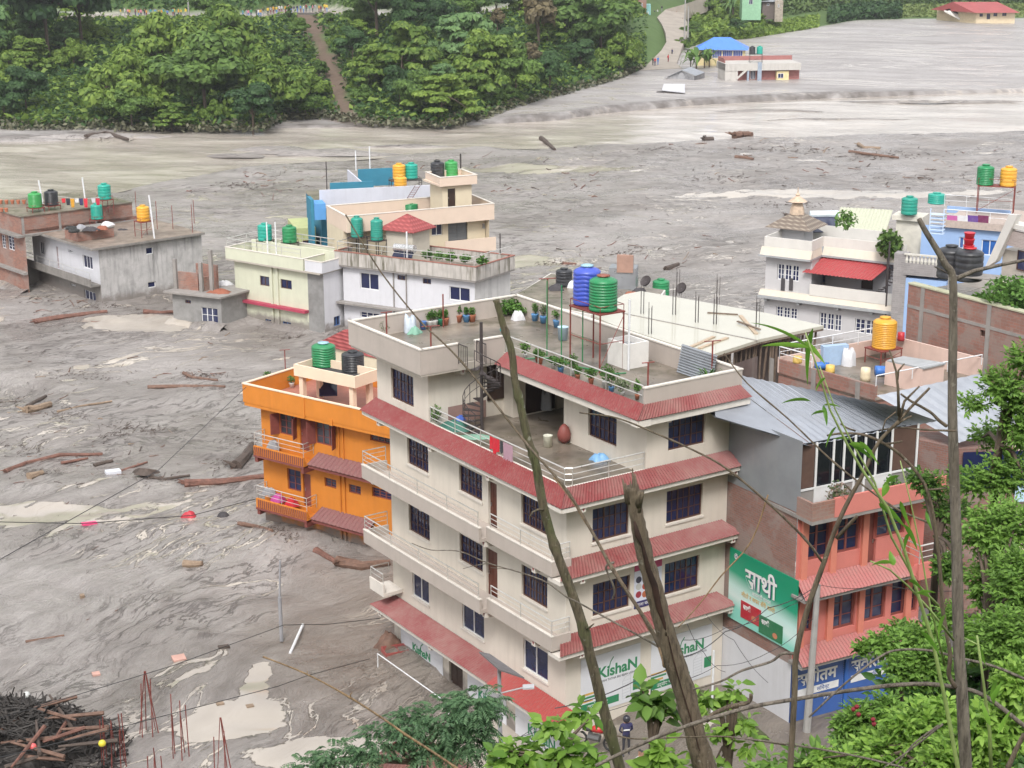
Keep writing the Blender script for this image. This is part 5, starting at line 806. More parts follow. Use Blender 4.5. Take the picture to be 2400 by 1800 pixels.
c = P(*KC(355, 540), zr + .8); q = Fr(c.xy, 58, 147.3); r = rect(Face(q.o, q.b, (0, -1)), KC, 270, 430, 440, 540); zt = r[3]; m = MB(); m.box(q, 0, 1.9, -1.0, 1.1, zr + .5, zt + .1); m.build('roof_turret', GW, root)
PAG = tilemat('weathered_tile', (.16, .125, .10), (.34, .29, .23)); STON = surf('carved_stone', (.52, .40, .30), .9, .2, 4)
m = MB(); e = [q.w(-.9, -1.9, zt - .05), q.w(2.9, -1.9, zt - .05), q.w(2.9, 2.1, zt - .05), q.w(-.9, 2.1, zt - .05)]; ap = [q.w(.55, -.4, zt + .95), q.w(1.45, -.4, zt + .95), q.w(1.45, .6, zt + .95), q.w(.55, .6, zt + .95)]
for i in range(4): m.quad(e[i], e[(i + 1) % 4], ap[(i + 1) % 4], ap[i])
m.quad(*e[::-1]); m.build('tiled_roof', PAG, root); m = MB(); m.lathe(q.w(1.0, .1, zt + .9), [(.62, 0), (.55, .5), (.42, .9), (.3, 1.0), (.8, 1.05), (.45, 1.3), (.15, 1.5), (.2, 1.6), (.06, 1.75), (.03, 2.2)], 8); m.build('finial', STON, root)
m = MB(); 
for x in (282, 345): pf = FL.on(KC(x, 880), .05); m.fbox(FL, pf[0] - .16, pf[0] + .16, pf[1] - .55, pf[1] + .45, .02, .08)
m.build('hanging_cloth', surf('dark_rag', (.06, .055, .06), .9), root)
m = MB(); pl0 = FL.on(KC(1125, 545)); m.tube([FL.pt(pl0[0], -2, .3), FL.pt(pl0[0], pl0[1], .3)], .07, 6); m.build('downpipe', IRON, root)
m = MB(); c = f.w(1.2, 1.0, zl + .2); m.tube([c, c + Vector((0, 0, 4.6))], .06, 6)
for i in range(15): an = R(i * 26 + 90); p = c + Vector((0, 0, .1 + i * .2)); m.slab([p + Vector((math.cos(an + s2) * r2, math.sin(an + s2) * r2, 0)) for r2, s2 in ((.05, 0), (.8, -.2), (.8, .2))], .04)
m.build('spiral_staircase', IRON, root)
p = P(*KC(600, 395), zr + 1.6); t = thing('solar_water_heater', 'pale drum of a solar heater behind the tiled turret', 'water heater', p); m = MB(); m.tube([p + Vector((-1.2, 0, .6)), p + Vector((1.2, .1, .6))], .3, 12); m.build('drum', surf('pale_drum', (.6, .68, .72), .35), t); m = MB(); m.slab([p + Vector(v_) for v_ in ((-1.1, -.2, .4), (1.1, -.1, .4), (1.0, -1.4, -.6), (-1.2, -1.5, -.6))], .05); m.build('collector', glass('collector_glass'), t)
r0 = P(*KC(770, 470), 4.5); F = Face(r0, (1, -.35)); r = rect(F, KC, 680, 470, 1060, 535); t = thing('faded_roof_shed', 'cream shed with a faded green sheet roof behind the grey white house', 'shed', r0); m = MB(); m.fbox(F, r[0], r[1], 1, r[3], -4, 0); m.build('wall', surf('cream_block', (.68, .62, .5), .8), t); m = MB(); corr(m, F.pt(r[0] - .2, r[3] + 1.3, -4.5), F.pt(r[1] + .2, r[3] + 1.3, -4.5), F.pt(r[0] - .2, r[3] + .1, .2), F.pt(r[1] + .2, r[3] + .1, .2), .3, .03); m.build('sheet_roof', metalroof('faded_green_sheet', (.48, .50, .38), .1), t)
# ---------- light blue house (right)
LB = surf('light_blue_paint', (.29, .42, .66), .8, .04, 1, streak=.05); STN2 = brick('ledger_stone', (.30, .28, .28), (.20, .185, .19), (.36, .34, .33), .5, .16); TAN = surf('tan_speckled', (.42, .35, .31), .9, .15, 6)
z9 = 8.5; FBm = face_px(KC(1530, 380), KC(2040, 420), z9); t0 = FBm.pt(0, 0); root = thing('light_blue_house', 'light blue house with tan roof band and white stair ladder', 'house', t0)
r = rect(FBm, KC, 1525, 375, 2010, 470); wn = [rect(FBm, KC, 1830, 535, 1945, 665), rect(FBm, KC, 1655, 515, 1715, 610)]; rw = rect(FBm, KC, 1360, 470, 2010, 800); m = MB(); wall(m, FBm, rw[0], rw[1] + 1, -3, r[2], wn); m.build('wall', LB, root); m = MB(); m.fbox(FBm, r[0], r[1] + .8, r[2], r[3], -.2, .35); m.build('roof_band', TAN, root)
for x in wn: window(root, FBm, x, 2, 1, WHITEF, glass('blue_glass', (.02, .09, .3), .1))
m = MB(); m.fbox(FBm, r[0], r[1] + .8, r[2] + .1, r[2] + .25, -8, -.203); m.build('roof_slab', TAN, root); F6 = FBm.off(-6); rb = rect(F6, KC, 1560, 275, 2050, 350); m = MB(); m.fbox(F6, rb[0], rb[1], r[2], rb[3], -.2, 0); m.build('back_parapet', LB, root)
railing(root, [FBm.pt(r[0] + .1, r[3], .25), FBm.pt(r[1] + .6, r[3], .25)], .8, 2, 2, r=.03, mat=WHITEP); rl = rect(F6, KC, 1540, 218, 1740, 280); railing(root, [F6.pt(rl[0], rb[3], 0), F6.pt(rb[1], rb[3], 0)], .9, 2, 2, r=.025, mat=WHITEP)
F4 = FBm.off(4.5); r = rect(F4, KC, 1150, 640, 1218, 1150); m = MB(); m.fbox(F4, r[0], r[1], -2.5, r[3], -1, 0); m.build('stone_pillar', STN2, root)
r = rect(F4, KC, 1195, 830, 1262, 1320); m = MB(); m.fbox(F4, r[0] + .1, r[1] + 2.5, -2.5, r[3], -3, -.02); m.build('lower_wall', LB, root); r = rect(F4, KC, 1225, 700, 1480, 830); m = MB(); m.fbox(F4, r[0], r[1] + 1, r[2], r[2] + .9, -2.5, .1); m.build('stone_balcony', STN2, root); m = MB()
for i in range(9): u = r[0] + .2 + i * (r[1] - r[0]) / 9; m.lathe(F4.pt(u, r[2] + .9, 0), [(.09, 0), (.13, .2), (.06, .45), (.1, .6)], 6)
m.fbox(F4, r[0], r[1] + 1, r[2] + 1.5, r[2] + 1.62, -.1, .12); m.build('balustrade', surf('pale_stone', (.55, .53, .48), .8), root)
m = MB(); a = F4.pt(*F4.on(KC(1430, 350))); b = F4.pt(*F4.on(KC(1540, 520))); F5 = F4; ra = rect(F4, KC, 1425, 345, 1525, 500); 
for zz in np.linspace(ra[2], ra[3], 6): m.fbox(F4, ra[0], ra[1], zz, zz + .06, -.7, -.1)
m.fbox(F4, ra[0], ra[0] + .06, ra[2], ra[3] + .5, -.1, -.05); m.fbox(F4, ra[1] - .06, ra[1], ra[2], ra[3] + .5, -.1, -.05); m.build('steel_stair', surf('pale_blue_steel', (.5, .62, .8), .5), root)
r = rect(FBm.off(-1), KC, 1130, 345, 1370, 400); Fq_ = FBm.off(-1); m = MB(); m.fbox(Fq_, r[0], r[1], r[2], r[3], -2, 0); m.fbox(Fq_, r[0] + .3, r[1], -2, r[2], -2, -.3); m.build('annex', surf('annex_cream', (.6, .57, .5), .8), root)
tank(P(*KC(1262, 338), Fq_.on(KC(1262, 345))[1] + .05), 1.25, 1.45, 'dark_teal', 'band', 'teal tank on the cream annex of the light blue house'); p = F6.pt(*F6.on(KC(1430, 285)), d=-2); tank(p, 1.4, .9, 'teal', 'band', 'low pale teal tank partly hidden behind the white post')
zz = FBm.on(KC(1900, 420))[1] + .3; pc = P(*KC(1930, 330), zz); stand(pc, 2.7, 1.1, 2.1, 'tall steel stand under the green and yellow tanks at the upper right', -20, RUSTY, guard=.6); tank(pc + Vector((-.85, .3, 2.16)), 1.3, 1.6, 'green', 'rib', 'green ribbed tank on the tall stand at the upper right'); tank(pc + Vector((.75, -.3, 2.16)), 1.25, 1.55, 'yellow', 'band', 'yellow tank on the tall stand at the upper right')
for i, (x, c_, nm) in enumerate(((1560, (.45, .1, .3), 'pink'), (1640, (.6, .6, .62), 'white'), (1720, (.12, .05, .25), 'purple'), (1800, (.15, .02, .08), 'maroon'))):
 pa = FBm.on(KC(x, 345), .25); m = MB(); 
 for k in range(4): m.quad(FBm.pt(pa[0] + k * .2, pa[1], .28 + .02 * (k % 2)), FBm.pt(pa[0] + .2 + k * .2, pa[1], .28 + .02 * ((k + 1) % 2)), FBm.pt(pa[0] + .2 + k * .2, pa[1] - .55, .32), FBm.pt(pa[0] + k * .2, pa[1] - .55, .31))
 m.build('laundry', plain('wash_' + nm, c_, .9), None, rootloc=FBm.pt(*pa, d=.28), label=nm + ' cloth over the white rail of the light blue house', cat='clothes', group='laundry on the light blue house')
# ---------- stone clad stair house (right edge)
Fs = face_px(KC(1870, 760), KC(2157, 830), 9.0); root = thing('stone_clad_house', 'white and stone clad house cut by the right picture edge', 'house', Fs.pt(0, 0)); r = rect(Fs, KC, 2020, 460, 2157, 610); m = MB(); m.fbox(Fs, r[0], r[1] + 3, r[2], r[3], -.3, 0); m.build('stone_panel', brick('reddish_ledger', (.42, .33, .30), (.30, .22, .20), (.55, .5, .48), .4, .1), root)
r2 = rect(Fs, KC, 1960, 610, 2157, 800); m = MB(); m.fbox(Fs, r2[0], r2[1] + 3, r2[2] - 1.4, r2[3], -1.5, -.4); m.build('wall', surf('shaded_cream', (.45, .41, .36), .8), root); m = MB(); q = [Fs.on(KC(*x)) for x in ((1870, 760), (2060, 340), (2130, 340), (1960, 700))]; pts = [Fs.pt(*v_, d=.25) for v_ in q]; m.hexa([p - Fs.n * .4 for p in pts] + pts); m.build('sloping_stair_wall', OFFW, root)
r3 = rect(Fs, KC, 2035, 405, 2157, 465); m = MB(); m.fbox(Fs, r3[0], r3[1] + 3, r3[2], r3[3], -1, .1); m.build('parapet', OFFW, root); r4 = rect(Fs, KC, 1850, 790, 2157, 870); m = MB(); m.fbox(Fs, r4[0], r4[1] + 3, r4[2] - 1, r4[3], .5, .9); m.build('stone_terrace', MC['reddish_ledger'], root); r5 = rect(Fs, KC, 2080, 620, 2140, 790); window(root, Fs.off(-.4), r5, 1, 1, BROWN, proud=.17)
# ---------- long brick wall building at right
zt = 11.3; FW_ = face_px(KC(1260, 880), KC(2157, 1110), zt); root = thing('brick_side_wall', 'long weathered brick wall with grey pillars at the right', 'building', FW_.pt(0, 0, 0)); a = FW_.on(KC(1260, 880)); b = FW_.on(KC(2157, 1110)); m = MB(); u0, u1 = sorted((a[0], b[0] )); far = a[0]; ext = b[0] + (b[0] - a[0]) * .25
BRW = brick('weathered_brick', (.36, .14, .10), (.24, .095, .07), (.24, .21, .185), .44, .17, render_amt=.45, rend=(.27, .245, .22)); lo, hi = sorted((a[0], ext)); hole = rect(FW_, KC, 1815, 1235, 1860, 1300); wall(m, FW_, lo, hi, 3, zt, [hole]); m.fbox(FW_, lo, hi, 3, zt, -.4, -.25); m.build('brick_wall', BRW, root)
m = MB()
for x in (1355, 1880): u = FW_.on(KC(x, 1200))[0]; m.fbox(FW_, u - .14, u + .14, 5, zt, .003, .04)
m.build('concrete_pillar', CONC, root); m = MB(); m.fbox(FW_, lo, hi, zt, zt + .08, -.45, .06); m.build('coping', surf('mossy_coping', (.42, .42, .3), .9), root)
m = MB(); zc = FW_.on(KC(1300, 1060))[1]; m.fbox(FW_, lo, hi, zc - .1, zc + .08, .004, .03); m.build('concrete_band', CONC, root)
m = MB(); m.fbox(FW_, lo, hi, zt - .55, zt - .45, -9, -.453); m.build('roof_slab', WETROOF, root)
for x, y, s_, cap, lb in ((1580, 830, 1.5, None, 'left black tank behind the brown tree fork'), (1720, 850, 1.55, 'red', 'right black tank with red stacked buckets on its lid')): p = FW_.pt(*FW_.on(KC(x, y), -1.5), d=-1.5); tank(p, s_, 1.85, 'black', 'band', lb, capcol=cap)
p = FW_.pt(*FW_.on(KC(1725, 625), -1.5), d=-1.5); 
for i in range(3): m = MB(); m.lathe(p + Vector((0, 0, .35 * i)), [(.24, 0), (.3, .3), (.32, .33), (.28, .33)], 12); m.build('bucket', plain('red_plastic', (.55, .01, .03), .4), None, smooth=True, rootloc=p, label=('bottom', 'middle', 'top')[i] + ' red bucket stacked on the black tank', cat='bucket', group='red buckets on the black tank')
p = FW_.pt(*FW_.on(KC(1690, 960), -.8), d=-1.6); stand(p + Vector((0, 0, -.5)), 2.6, 1.2, 1.4, 'steel frame under the two black tanks', -30, CONC, guard=.05)
r = rect(FW_.off(-2.5), KC, 1930, 850, 2157, 1000); Fz = FW_.off(-2.5); t = thing('garden_wall', 'cream garden wall behind the flowering shrub at the right edge', 'wall', Fz.pt(r[0], 9, 0)); m = MB(); m.fbox(Fz, r[0], r[1] + 3, r[2] - 1, r[3], -.15, 0); m.build('masonry', surf('cream_block', (.68, .62, .5), .8), t)
# ---------- pink terrace house
zp = 8.5; near = P(*KP(1145, 385), zp); lf = P(*KP(450, 190), zp); rt = P(*KP(1905, 230), zp); bk = lf + rt - near; root = thing('pink_terrace_house', 'brick house with a wet pink walled roof terrace', 'house', near); PNK = surf('pink_plaster', (.62, .46, .40), .85, .08, 1, streak=.35, dirt=(.4, .3, .26)); FA = Face(near, lf - near); FB_ = Face(near, rt - near); LA_ = (lf - near).length; RA_ = (rt - near).length
m = MB(); wall(m, FA, 0, LA_, 2, zp - .05); m.fbox(FA, 0, LA_, zp - .6, zp, -.15, -.002); wall(m, FB_, 0, RA_, 2, zp - .75); m.build('brick_wall', BRW, root); zf = zp - .75
m = MB(); m.prism([near.xy, rt.xy, bk.xy, lf.xy], zf - .15, zf); m.build('terrace_floor', WETROOF, root); m = MB(); FBK = Face(bk, rt - bk, (0, -1)); FLK = Face(bk, lf - bk, (0, -1)); pk = (rt - bk).length; m.fbox(FBK, 0, pk, zf, zp + .35, -.12, 0); m.fbox(FLK, 0, (lf - bk).length, zf, zp + .1, -.12, 0); m.build('terrace_wall', PNK, root)
m = MB()
for k in range(3): m.fbox(FA, 1 + k * 3, 1.3 + k * 3, 2, zp - .05, .003, .03)
m.build('concrete_pillar', CONC, root); railing(root, [near, rt], .0 + .55, 1, 3, r=.03, mat=WHITEP); railing(root, [lf, lf.lerp(near, .35)], .7, 2, 2, r=.03, mat=WHITEP); railing(root, [lf, bk], .8, 2, 2, r=.03, mat=WHITEP)
q = P(*KP(1480, 300), zf); h_ = 1.25; pts = [P(*KP(x, y), zf + h_) for x, y in ((1215, 205), (1480, 262), (1640, 225), (1330, 175))]; m = MB(); m.prism([(p.x, p.y) for p in pts], zf, zf + h_); m.build('stair_box', PNK, root); m = MB(); m.prism([(p.x * 1.003, p.y - .06) for p in pts], zf + h_, zf + h_ + .08); m.build('stair_box_slab', GLD, root)
p = P(*KP(1195, 215), zf); tank(p + Vector((0, 0, .85)), 1.3, 1.75, 'yellow', 'fine', 'bright yellow ribbed tank standing on the pink terrace', capcol=None); stand(p, 1.5, 1.2, .8, 'low rusty stand under the ribbed yellow tank of the pink terrace', 32, RUSTY, guard=.02)
def drum(x, y, z, col, label, lying=False, K=KP, r=.25, h=.75, name='drum'):
 p = P(*K(x, y), z); m = MB()
 if lying: m.tube([p + Vector((-h / 2, 0, r)), p + Vector((-h / 4, -.0, r)), p + Vector((h / 2, -.1, r))], r, 12)
 else: m.lathe(p, [(r, 0), (r * 1.03, h * .3), (r, h * .6), (r * .95, h), (r * .4, h * 1.02)], 12)
 return m.build(name, plain('drumcol_%s' % col, {'blue': (.04, .16, .5), 'sky': (.25, .45, .7), 'yellow': (.7, .48, .12), 'white': (.7, .7, .68), 'pink': (.7, .12, .25), 'cream': (.7, .6, .42), 'red': (.5, .02, .03)}[col], .45), None, smooth=True, rootloc=p, label=label, cat='drum')
drum(1190, 310, zf, 'blue', 'blue plastic drum lying in the middle of the pink terrace', True, r=.28); drum(755, 262, zf, 'blue', 'small blue drum lying by the white railing corner', True, r=.2); drum(815, 285, zf, 'yellow', 'yellow can beside the small blue drum', r=.25, h=.4); drum(1068, 345, zf, 'cream', 'cream can at the front edge of the pink terrace', r=.27, h=.7); drum(580, 215, zp, 'yellow', 'yellow can on the brick wall under the railing', r=.25, h=.35); drum(785, 210, zf, 'pink', 'pink plastic bundle on the terrace', r=.2, h=.6); drum(1325, 55, zp + .3, 'red', 'small red drum on the pink wall corner', r=.2, h=.45)
pc_ = P(*KP(855, 235), zf); m = MB(); Fx = Face(pc_, (1, .3)); m.fbox(Fx, -.75, .75, zf, zf + 1.1, -.4, 0); m.build('blue_cabinet', plain('pale_blue_metal', (.35, .48, .66), .5), None, rootloc=pc_, label='pale blue metal cabinet on the pink terrace', cat='cabinet'); heap(P(*KP(945, 235), zf), .35, .3, .9, junk[2], 'white sack with orange print near the blue cabinet', 'sack', 'sack', seed=21)
# ---------- salmon house under the tin roof
SAL = surf('salmon_paint', (.56, .185, .155), .75, .06, .8, streak=.3, dirt=(.5, .16, .12)); SALP = surf('salmon_pillar', (.58, .20, .14), .75, .05)
f = Fr((11.35, 62.9), 28.3, 121); root = thing('salmon_house', 'salmon pink shop house with blue shutters under a grey tin roof', 'building', f.w(0, 0, -.6)); SB = 6.2; FR, FL = f.Rt(), f.L(); SAx = FR.on((2165, 1250))[0]; SE = FR.off(-.3).on((2152, 1090))[0]
zc1, zc2, zc3 = 2.15, 5.15, 8.5
WS = [rect(FR, KT, 120 + 295, -160, 120 + 460, 145)]
def kwin(x0, y0, x1, y1, K): return rect(FR, K, x0, y0, x1, y1)
w3 = [kwin(712, 1075, 865, 1340, KS), kwin(918, 1020, 1072, 1290, KS), kwin(1195, 985, 1385, 1175, KS)]; d3 = [kwin(1135, 1010, 1185, 1330, KS)]; w2 = [kwin(398, 450, 465, 690, KT), kwin(598, 400, 760, 650, KT), kwin(822, 350, 975, 595, KT), kwin(1035, 300, 1200, 545, KT)]
w2 = [(a_, b_, max(c_, 2.75), min(d_, 4.75)) for a_, b_, c_, d_ in w2]; w3 = [(a_, b_, max(c_, 5.75), min(d_, 8.1)) for a_, b_, c_, d_ in w3]; d3 = [(a_, b_, 5.35, 7.9) for a_, b_, c_, d_ in d3]
m = MB(); wall(m, FR, 0, SAx, 2.0, 8.7, w2 + w3 + d3, .18); m.quad(f.w(SAx, 0, -2), f.w(SAx, SB, -2), f.w(SAx, SB, 8.7), f.w(SAx, 0, 8.7)); m.build('front_wall', SAL, root); m = MB(); wall(m, FL, .05, SB, 2.0, 8.7); m.build('side_wall', BRKR, root); m = MB(); wall(m, FL, 0, SB, -2, 2.0); wall(m, FR, 0, SAx, -2, 2.0); m.build('ground_wall', WHP, root)
for r in w2 + w3: window(root, FR, r, 4 if r[1] - r[0] > 1.6 else 2, 3, MARO, DKGL, .18, .1)
for r in d3: door(root, FR, r, MARO, .18, 1)
m = MB()
for x_ in (690, 890, 1105, 1430): u = FR.on(KS(x_, 1200))[0]; m.fbox(FR, u - .15, u + .15, 2.3, 8.4, .003, .14)
m.build('pillar', SALP, root)
sh = [rect(FR, KT, 345, 870, 660, 1300), rect(FR, KT, 720, 850, 1050, 1200)]; SHB = surf('blue_shutter', (.025, .085, .30), .45, .15, 1)
for r in sh:
 m = MB(); z = -.65
 while z < 1.95: m.hexa([FR.pt(u, zz, d) for zz, dd in ((z, .07), (z + .085, .03)) for u, d in ((r[0], .004), (r[1], .004), (r[1], dd), (r[0], dd))]); z += .09
 o = m.build('roller_shutter', SHB, root); W_ = r[1] - r[0]; xx = r[0] + W_ * .05; WL[o.name] = WL[root.name]
 text('स', FR, xx + .0, 1.0, .75, LGT, o, .085, thick=.02); text('वो', FR, xx + .5, 1.0, .75, LGT, o, .085, thick=.02); text('त्त', FR, xx + 1.05, 1.0, .75, LGT, o, .085, thick=.02) if False else text('त', FR, xx + 1.12, 1.0, .75, LGT, o, .085, thick=.02); text('म', FR, xx + 1.55, 1.0, .75, LGT, o, .085, thick=.02)
 mm = MB(); strokes(mm, FR, [(xx + .78, 1.62), (xx + .86, 1.78), (xx + .98, 1.72)], .06, .088); mm.build('lettering', LGT, o)
 mm = MB(); mm.fbox(FR, xx, xx + W_ * .85, .5, .82, .075, .08); mm.build('sign_band', LGT, o); text('सिमेन्ट', FR, xx + 1.0, .57, .25, SHB, o, .085); text('P P C', FR, xx + W_ * .55, .1, .2, LGT, o, .085)
for u in (sh[0][1] + .05,): m = MB(); m.fbox(FR, u, sh[1][0] - .05, -.7, 2.0, .003, .12); m.build('shutter_post', surf('blue_post', (.03, .12, .42), .5), root)
m = MB(); m.fbox(FR, 0, sh[0][0] - .02, -.7, 2.0, .003, .03); m.build('blue_panel', surf('dark_blue_panel', (.02, .06, .2), .5), root)
TILP = metalroof('pink_tile_sheet', (.40, .13, .125), .7)
canopy(root, FR, -.2, SAx, 2.75, 2.3, .9, TILP, .2, .2, .15, .17, sl=CONC); canopy(root, FR, -.2, 5.4, 5.75, 5.2, .9, TILP, .2, 0, .15, .17, sl=CONC)
m = MB(); m.fbox(FR, 5.42, SAx + .8, 5.05, 5.2, .003, 1.2); m.fbox(FR, 5.42, SAx + .8, 5.2, 5.75, 1.1, 1.2); o = m.build('balcony', SAL, root); railing(o, [FR.pt(5.45, 5.75, .05), FR.pt(5.45, 5.75, 1.15), FR.pt(SAx + .75, 5.75, 1.15)], .8, 3, 1.5, r=.03)
m = MB(); m.fbox(FR, -.1, SAx + .1, 8.4, 8.55, -4, 1.0); m.build('floor_slab', CONC, root); m = MB(); m.fbox(FR, 1.0, SAx + .1, 8.552, 9.35, .9, 1.02); m.build('parapet', SAL, root); m = MB(); m.fbox(FR, -.1, 1.0, 8.552, 9.3, .88, 1.0); m.fbox(FR, -.1, .02, 8.552, 9.3, 0, .87); m.build('parapet', BRK, root)
GSH = surf('grey_tin_wall', (.27, .29, .31), .5, .12, .7, metal=.3, streak=.3, dirt=(.35, .34, .33)); m = MB(); wall(m, FL.off(.02), -.1, 6.6, 8.6, 11.6); m.build('tin_side_wall', GSH, root); F7 = FR.off(-.3); m = MB(); m.fbox(F7, 0, SE, 8.56, 9.4, -.1, 0); m.build('low_wall', CONC, root)
m = MB(); m.fbox(F7, .0, SE, 9.4, 11.3, -.12, -.05); m.build('glazing', glass('shed_glass', (.006, .008, .012), .12), root)
m = MB()
UX = [.04] + [F7.on(KS(x_, 650))[0] for x_ in ( 775, 893, 965, 1040, 1110, 1187, 1292, 1465)]
for u in UX + [.02]: m.fbox(F7, u - .045, u + .045, 8.6, 11.3, 0, .05)
m.fbox(F7, 0, SE, 9.35, 9.43, 0, .045); m.build('white_frame', WHITEF, root)
for u0, u1 in ((UX[0] + .06, UX[1] - .06), (UX[7] + .06, UX[8] - .06)): m = MB(); m.fbox(F7, u0, u1, 9.45, 11.25, -.045, -.01); m.build('mesh_panel', surf('brown_mesh', (.10, .055, .04), .8), root)
for u0, u1 in ((UX[1] + .05, UX[2] - .05), (UX[6] + .05, UX[7] - .05)): m = MB(); m.fbox(F7, u0, u1, 8.62, 9.35, .002, .03); m.build('white_panel', WHITEF, root)
m = MB(); tf = [P(*KP(690, 812), 11.2), P(*KP(1590, 640), 11.2)]; tb = [P(*KP(-40, 270), 12.7), P(*KP(1310, 540), 12.5)]; tl = P(*KP(-10, 605), 12.0)
GT = surf('grey_tin_roof', (.30, .32, .36), .45, .16, .5, metal=.2, streak=.0, blotch=.25, dirt=(.27, .27, .28), bump=0)
m = MB(); A_, B_ = tl, tb[0]; corr(m, tb[0], tb[1], tf[0], tf[1], .35, .02); m.quad(tb[0], tl, tf[0]); m.build('tin_roof', GT, root)
m = MB(); m.quad(FL.pt(-.1, 11.5, .03), FL.pt(6.6, 11.5, .03), tl - Vector((0, 0, .05)), tf[0] - Vector((0, 0, .05))); m.build('tin_gable', GSH, root)
s0 = (1713, 1286); Fg = FL.off(.05); ua = Fg.on((1713, 1286)); ub = Fg.on(KT(372, 322)); uc = Fg.on(KT(360, 832)); ue = Fg.on((1708, 1452)); t = thing('advertising_hoarding', 'green and white advertising board on the brick side wall of the salmon house', 'advertising board', Fg.pt(ub[0], uc[1]))
u0, u1 = sorted((ua[0], ub[0])); z0, z1 = (uc[1] + ue[1]) / 2, (ua[1] + ub[1]) / 2
mg, T = newmat('hoarding_print'); sp = T.n('ShaderNodeSeparateXYZ'); T.l(T.coords('Pos'), sp.inputs[0]); zz = T.math('DIVIDE', T.math('SUBTRACT', sp.outputs[2], z0), z1 - z0); T.l(T.ramp(T.math('ADD', zz, T.math('MULTIPLY', T.math('SUBTRACT', sp.outputs[0], 10.3), .07)), [(.12, (.25, .62, .52)), (.28, (.62, .78, .76)), (.42, (.5, .72, .68)), (.62, (.01, .30, .17)), (.9, (.0, .25, .13))]), T.b.inputs['Base Color']); T.b.inputs['Roughness'].default_value = .4
m = MB(); m.fbox(Fg, u0, u1, z0, z1, .0, .05); m.build('board', mg, t); H = z1 - z0; Wd = u1 - u0; ud = 1 if Fg.u.cross(Vector((0, 0, 1))).dot(Fg.n) > 0 else -1; L0 = u0 if ud > 0 else u1; X = lambda q_: L0 + ud * q_ * Wd
SHW = plain('letter_shadow', (.01, .02, .12), .5); text('साथी', Fg, X(.258), z1 - H * .43, H * .36, SHW, t, .056, thick=.03, sx=.95); text('साथी', Fg, X(.25), z1 - H * .42, H * .36, LGT, t, .064, thick=.02, sx=.95); text('बासमती चामल', Fg, X(.36), z1 - H * .51, H * .07, LGT, t, .06); text('मीठो र सफा सँधै साथी', Fg, X(.2), z1 - H * .6, H * .085, OCH, t, .06)
m = MB(); m.quad(*[Fg.pt(X(.1) + .13 * math.cos(a), z1 - H * .09 + .13 * math.sin(a), .056) for a in [i * .524 for i in range(12)]]); m.build('emblem', LGT, t); text('GG', Fg, X(.075), z1 - H * .105, H * .06, SHW, t, .06)
for k, (xa, xb, za, zb_, mt) in enumerate(((.2, .5, .66, .9, plain('packet_red', (.45, .015, .03), .4)), (.48, .82, .72, .97, plain('packet_green', (.01, .16, .06), .4)))):
 a_, b_ = sorted((X(xa), X(xb))); m = MB(); m.fbox(Fg, a_, b_, z1 - H * zb_, z1 - H * za, .051, .07 + .01 * k); o = m.build('packet_picture', mt, t); text('साथी', Fg, X(xa + .04), z1 - H * (za + .1), H * .085, LGT, o, .085 + .01 * k, thick=.01); m = MB(); cx = X(xb - .1); m.quad(*[Fg.pt(cx + .16 * math.cos(a), z1 - H * (zb_ - .07) + .13 * math.sin(a), .08 + .012 * k) for a in [i * .7 for i in range(9)]]); m.build('food_picture', plain('noodle_print', (.55, .2, .1), .5), o)
# ---------- second tin roof building and hidden peach one
root = thing('tin_roof_house', 'brick house under the second grey tin roof at the right', 'house', P(2250, 1000, 8)); a, b, c_, d_ = P(*KP(1150, 455), 11.2), P(*KP(1900, 295), 12.2), P(*KP(2260, 620), 10.9), P(*KP(1745, 795), 9.9); m = MB(); corr(m, a, b, d_, c_, .35, .02); m.build('tin_roof', GT, root); lowp = [(p.x, p.y) for p in (a.lerp(c_, .06), b.lerp(d_, .06), c_.lerp(a, .06), d_.lerp(b, .06))]; m = MB(); m.prism(lowp, 2, 9.6); m.build('wall', BRKR, root)
F = Face(d_, c_ - d_); m = MB(); m.fbox(F, .2, 3, 7.9, 9.5, .003, .05); m.build('dark_window', DKGL, root)
F = Face(P(2200, 1180, 6.0), (1, .45)); root = thing('pale_peach_shed', 'pale peach wall with a small blue grey roof behind the trees at the right', 'shed', F.pt(0, 6)); m = MB(); m.fbox(F, 0, 7, 1, 7.0, -3, 0); m.build('wall', PCH, root); m = MB(); corr(m, F.pt(2, 6.4, 0), F.pt(6, 6.4, 0), F.pt(2, 5.9, 1.2), F.pt(6, 5.9, 1.2), .3, .02); m.build('awning', surf('blue_grey_tin', (.3, .42, .5), .4), root)
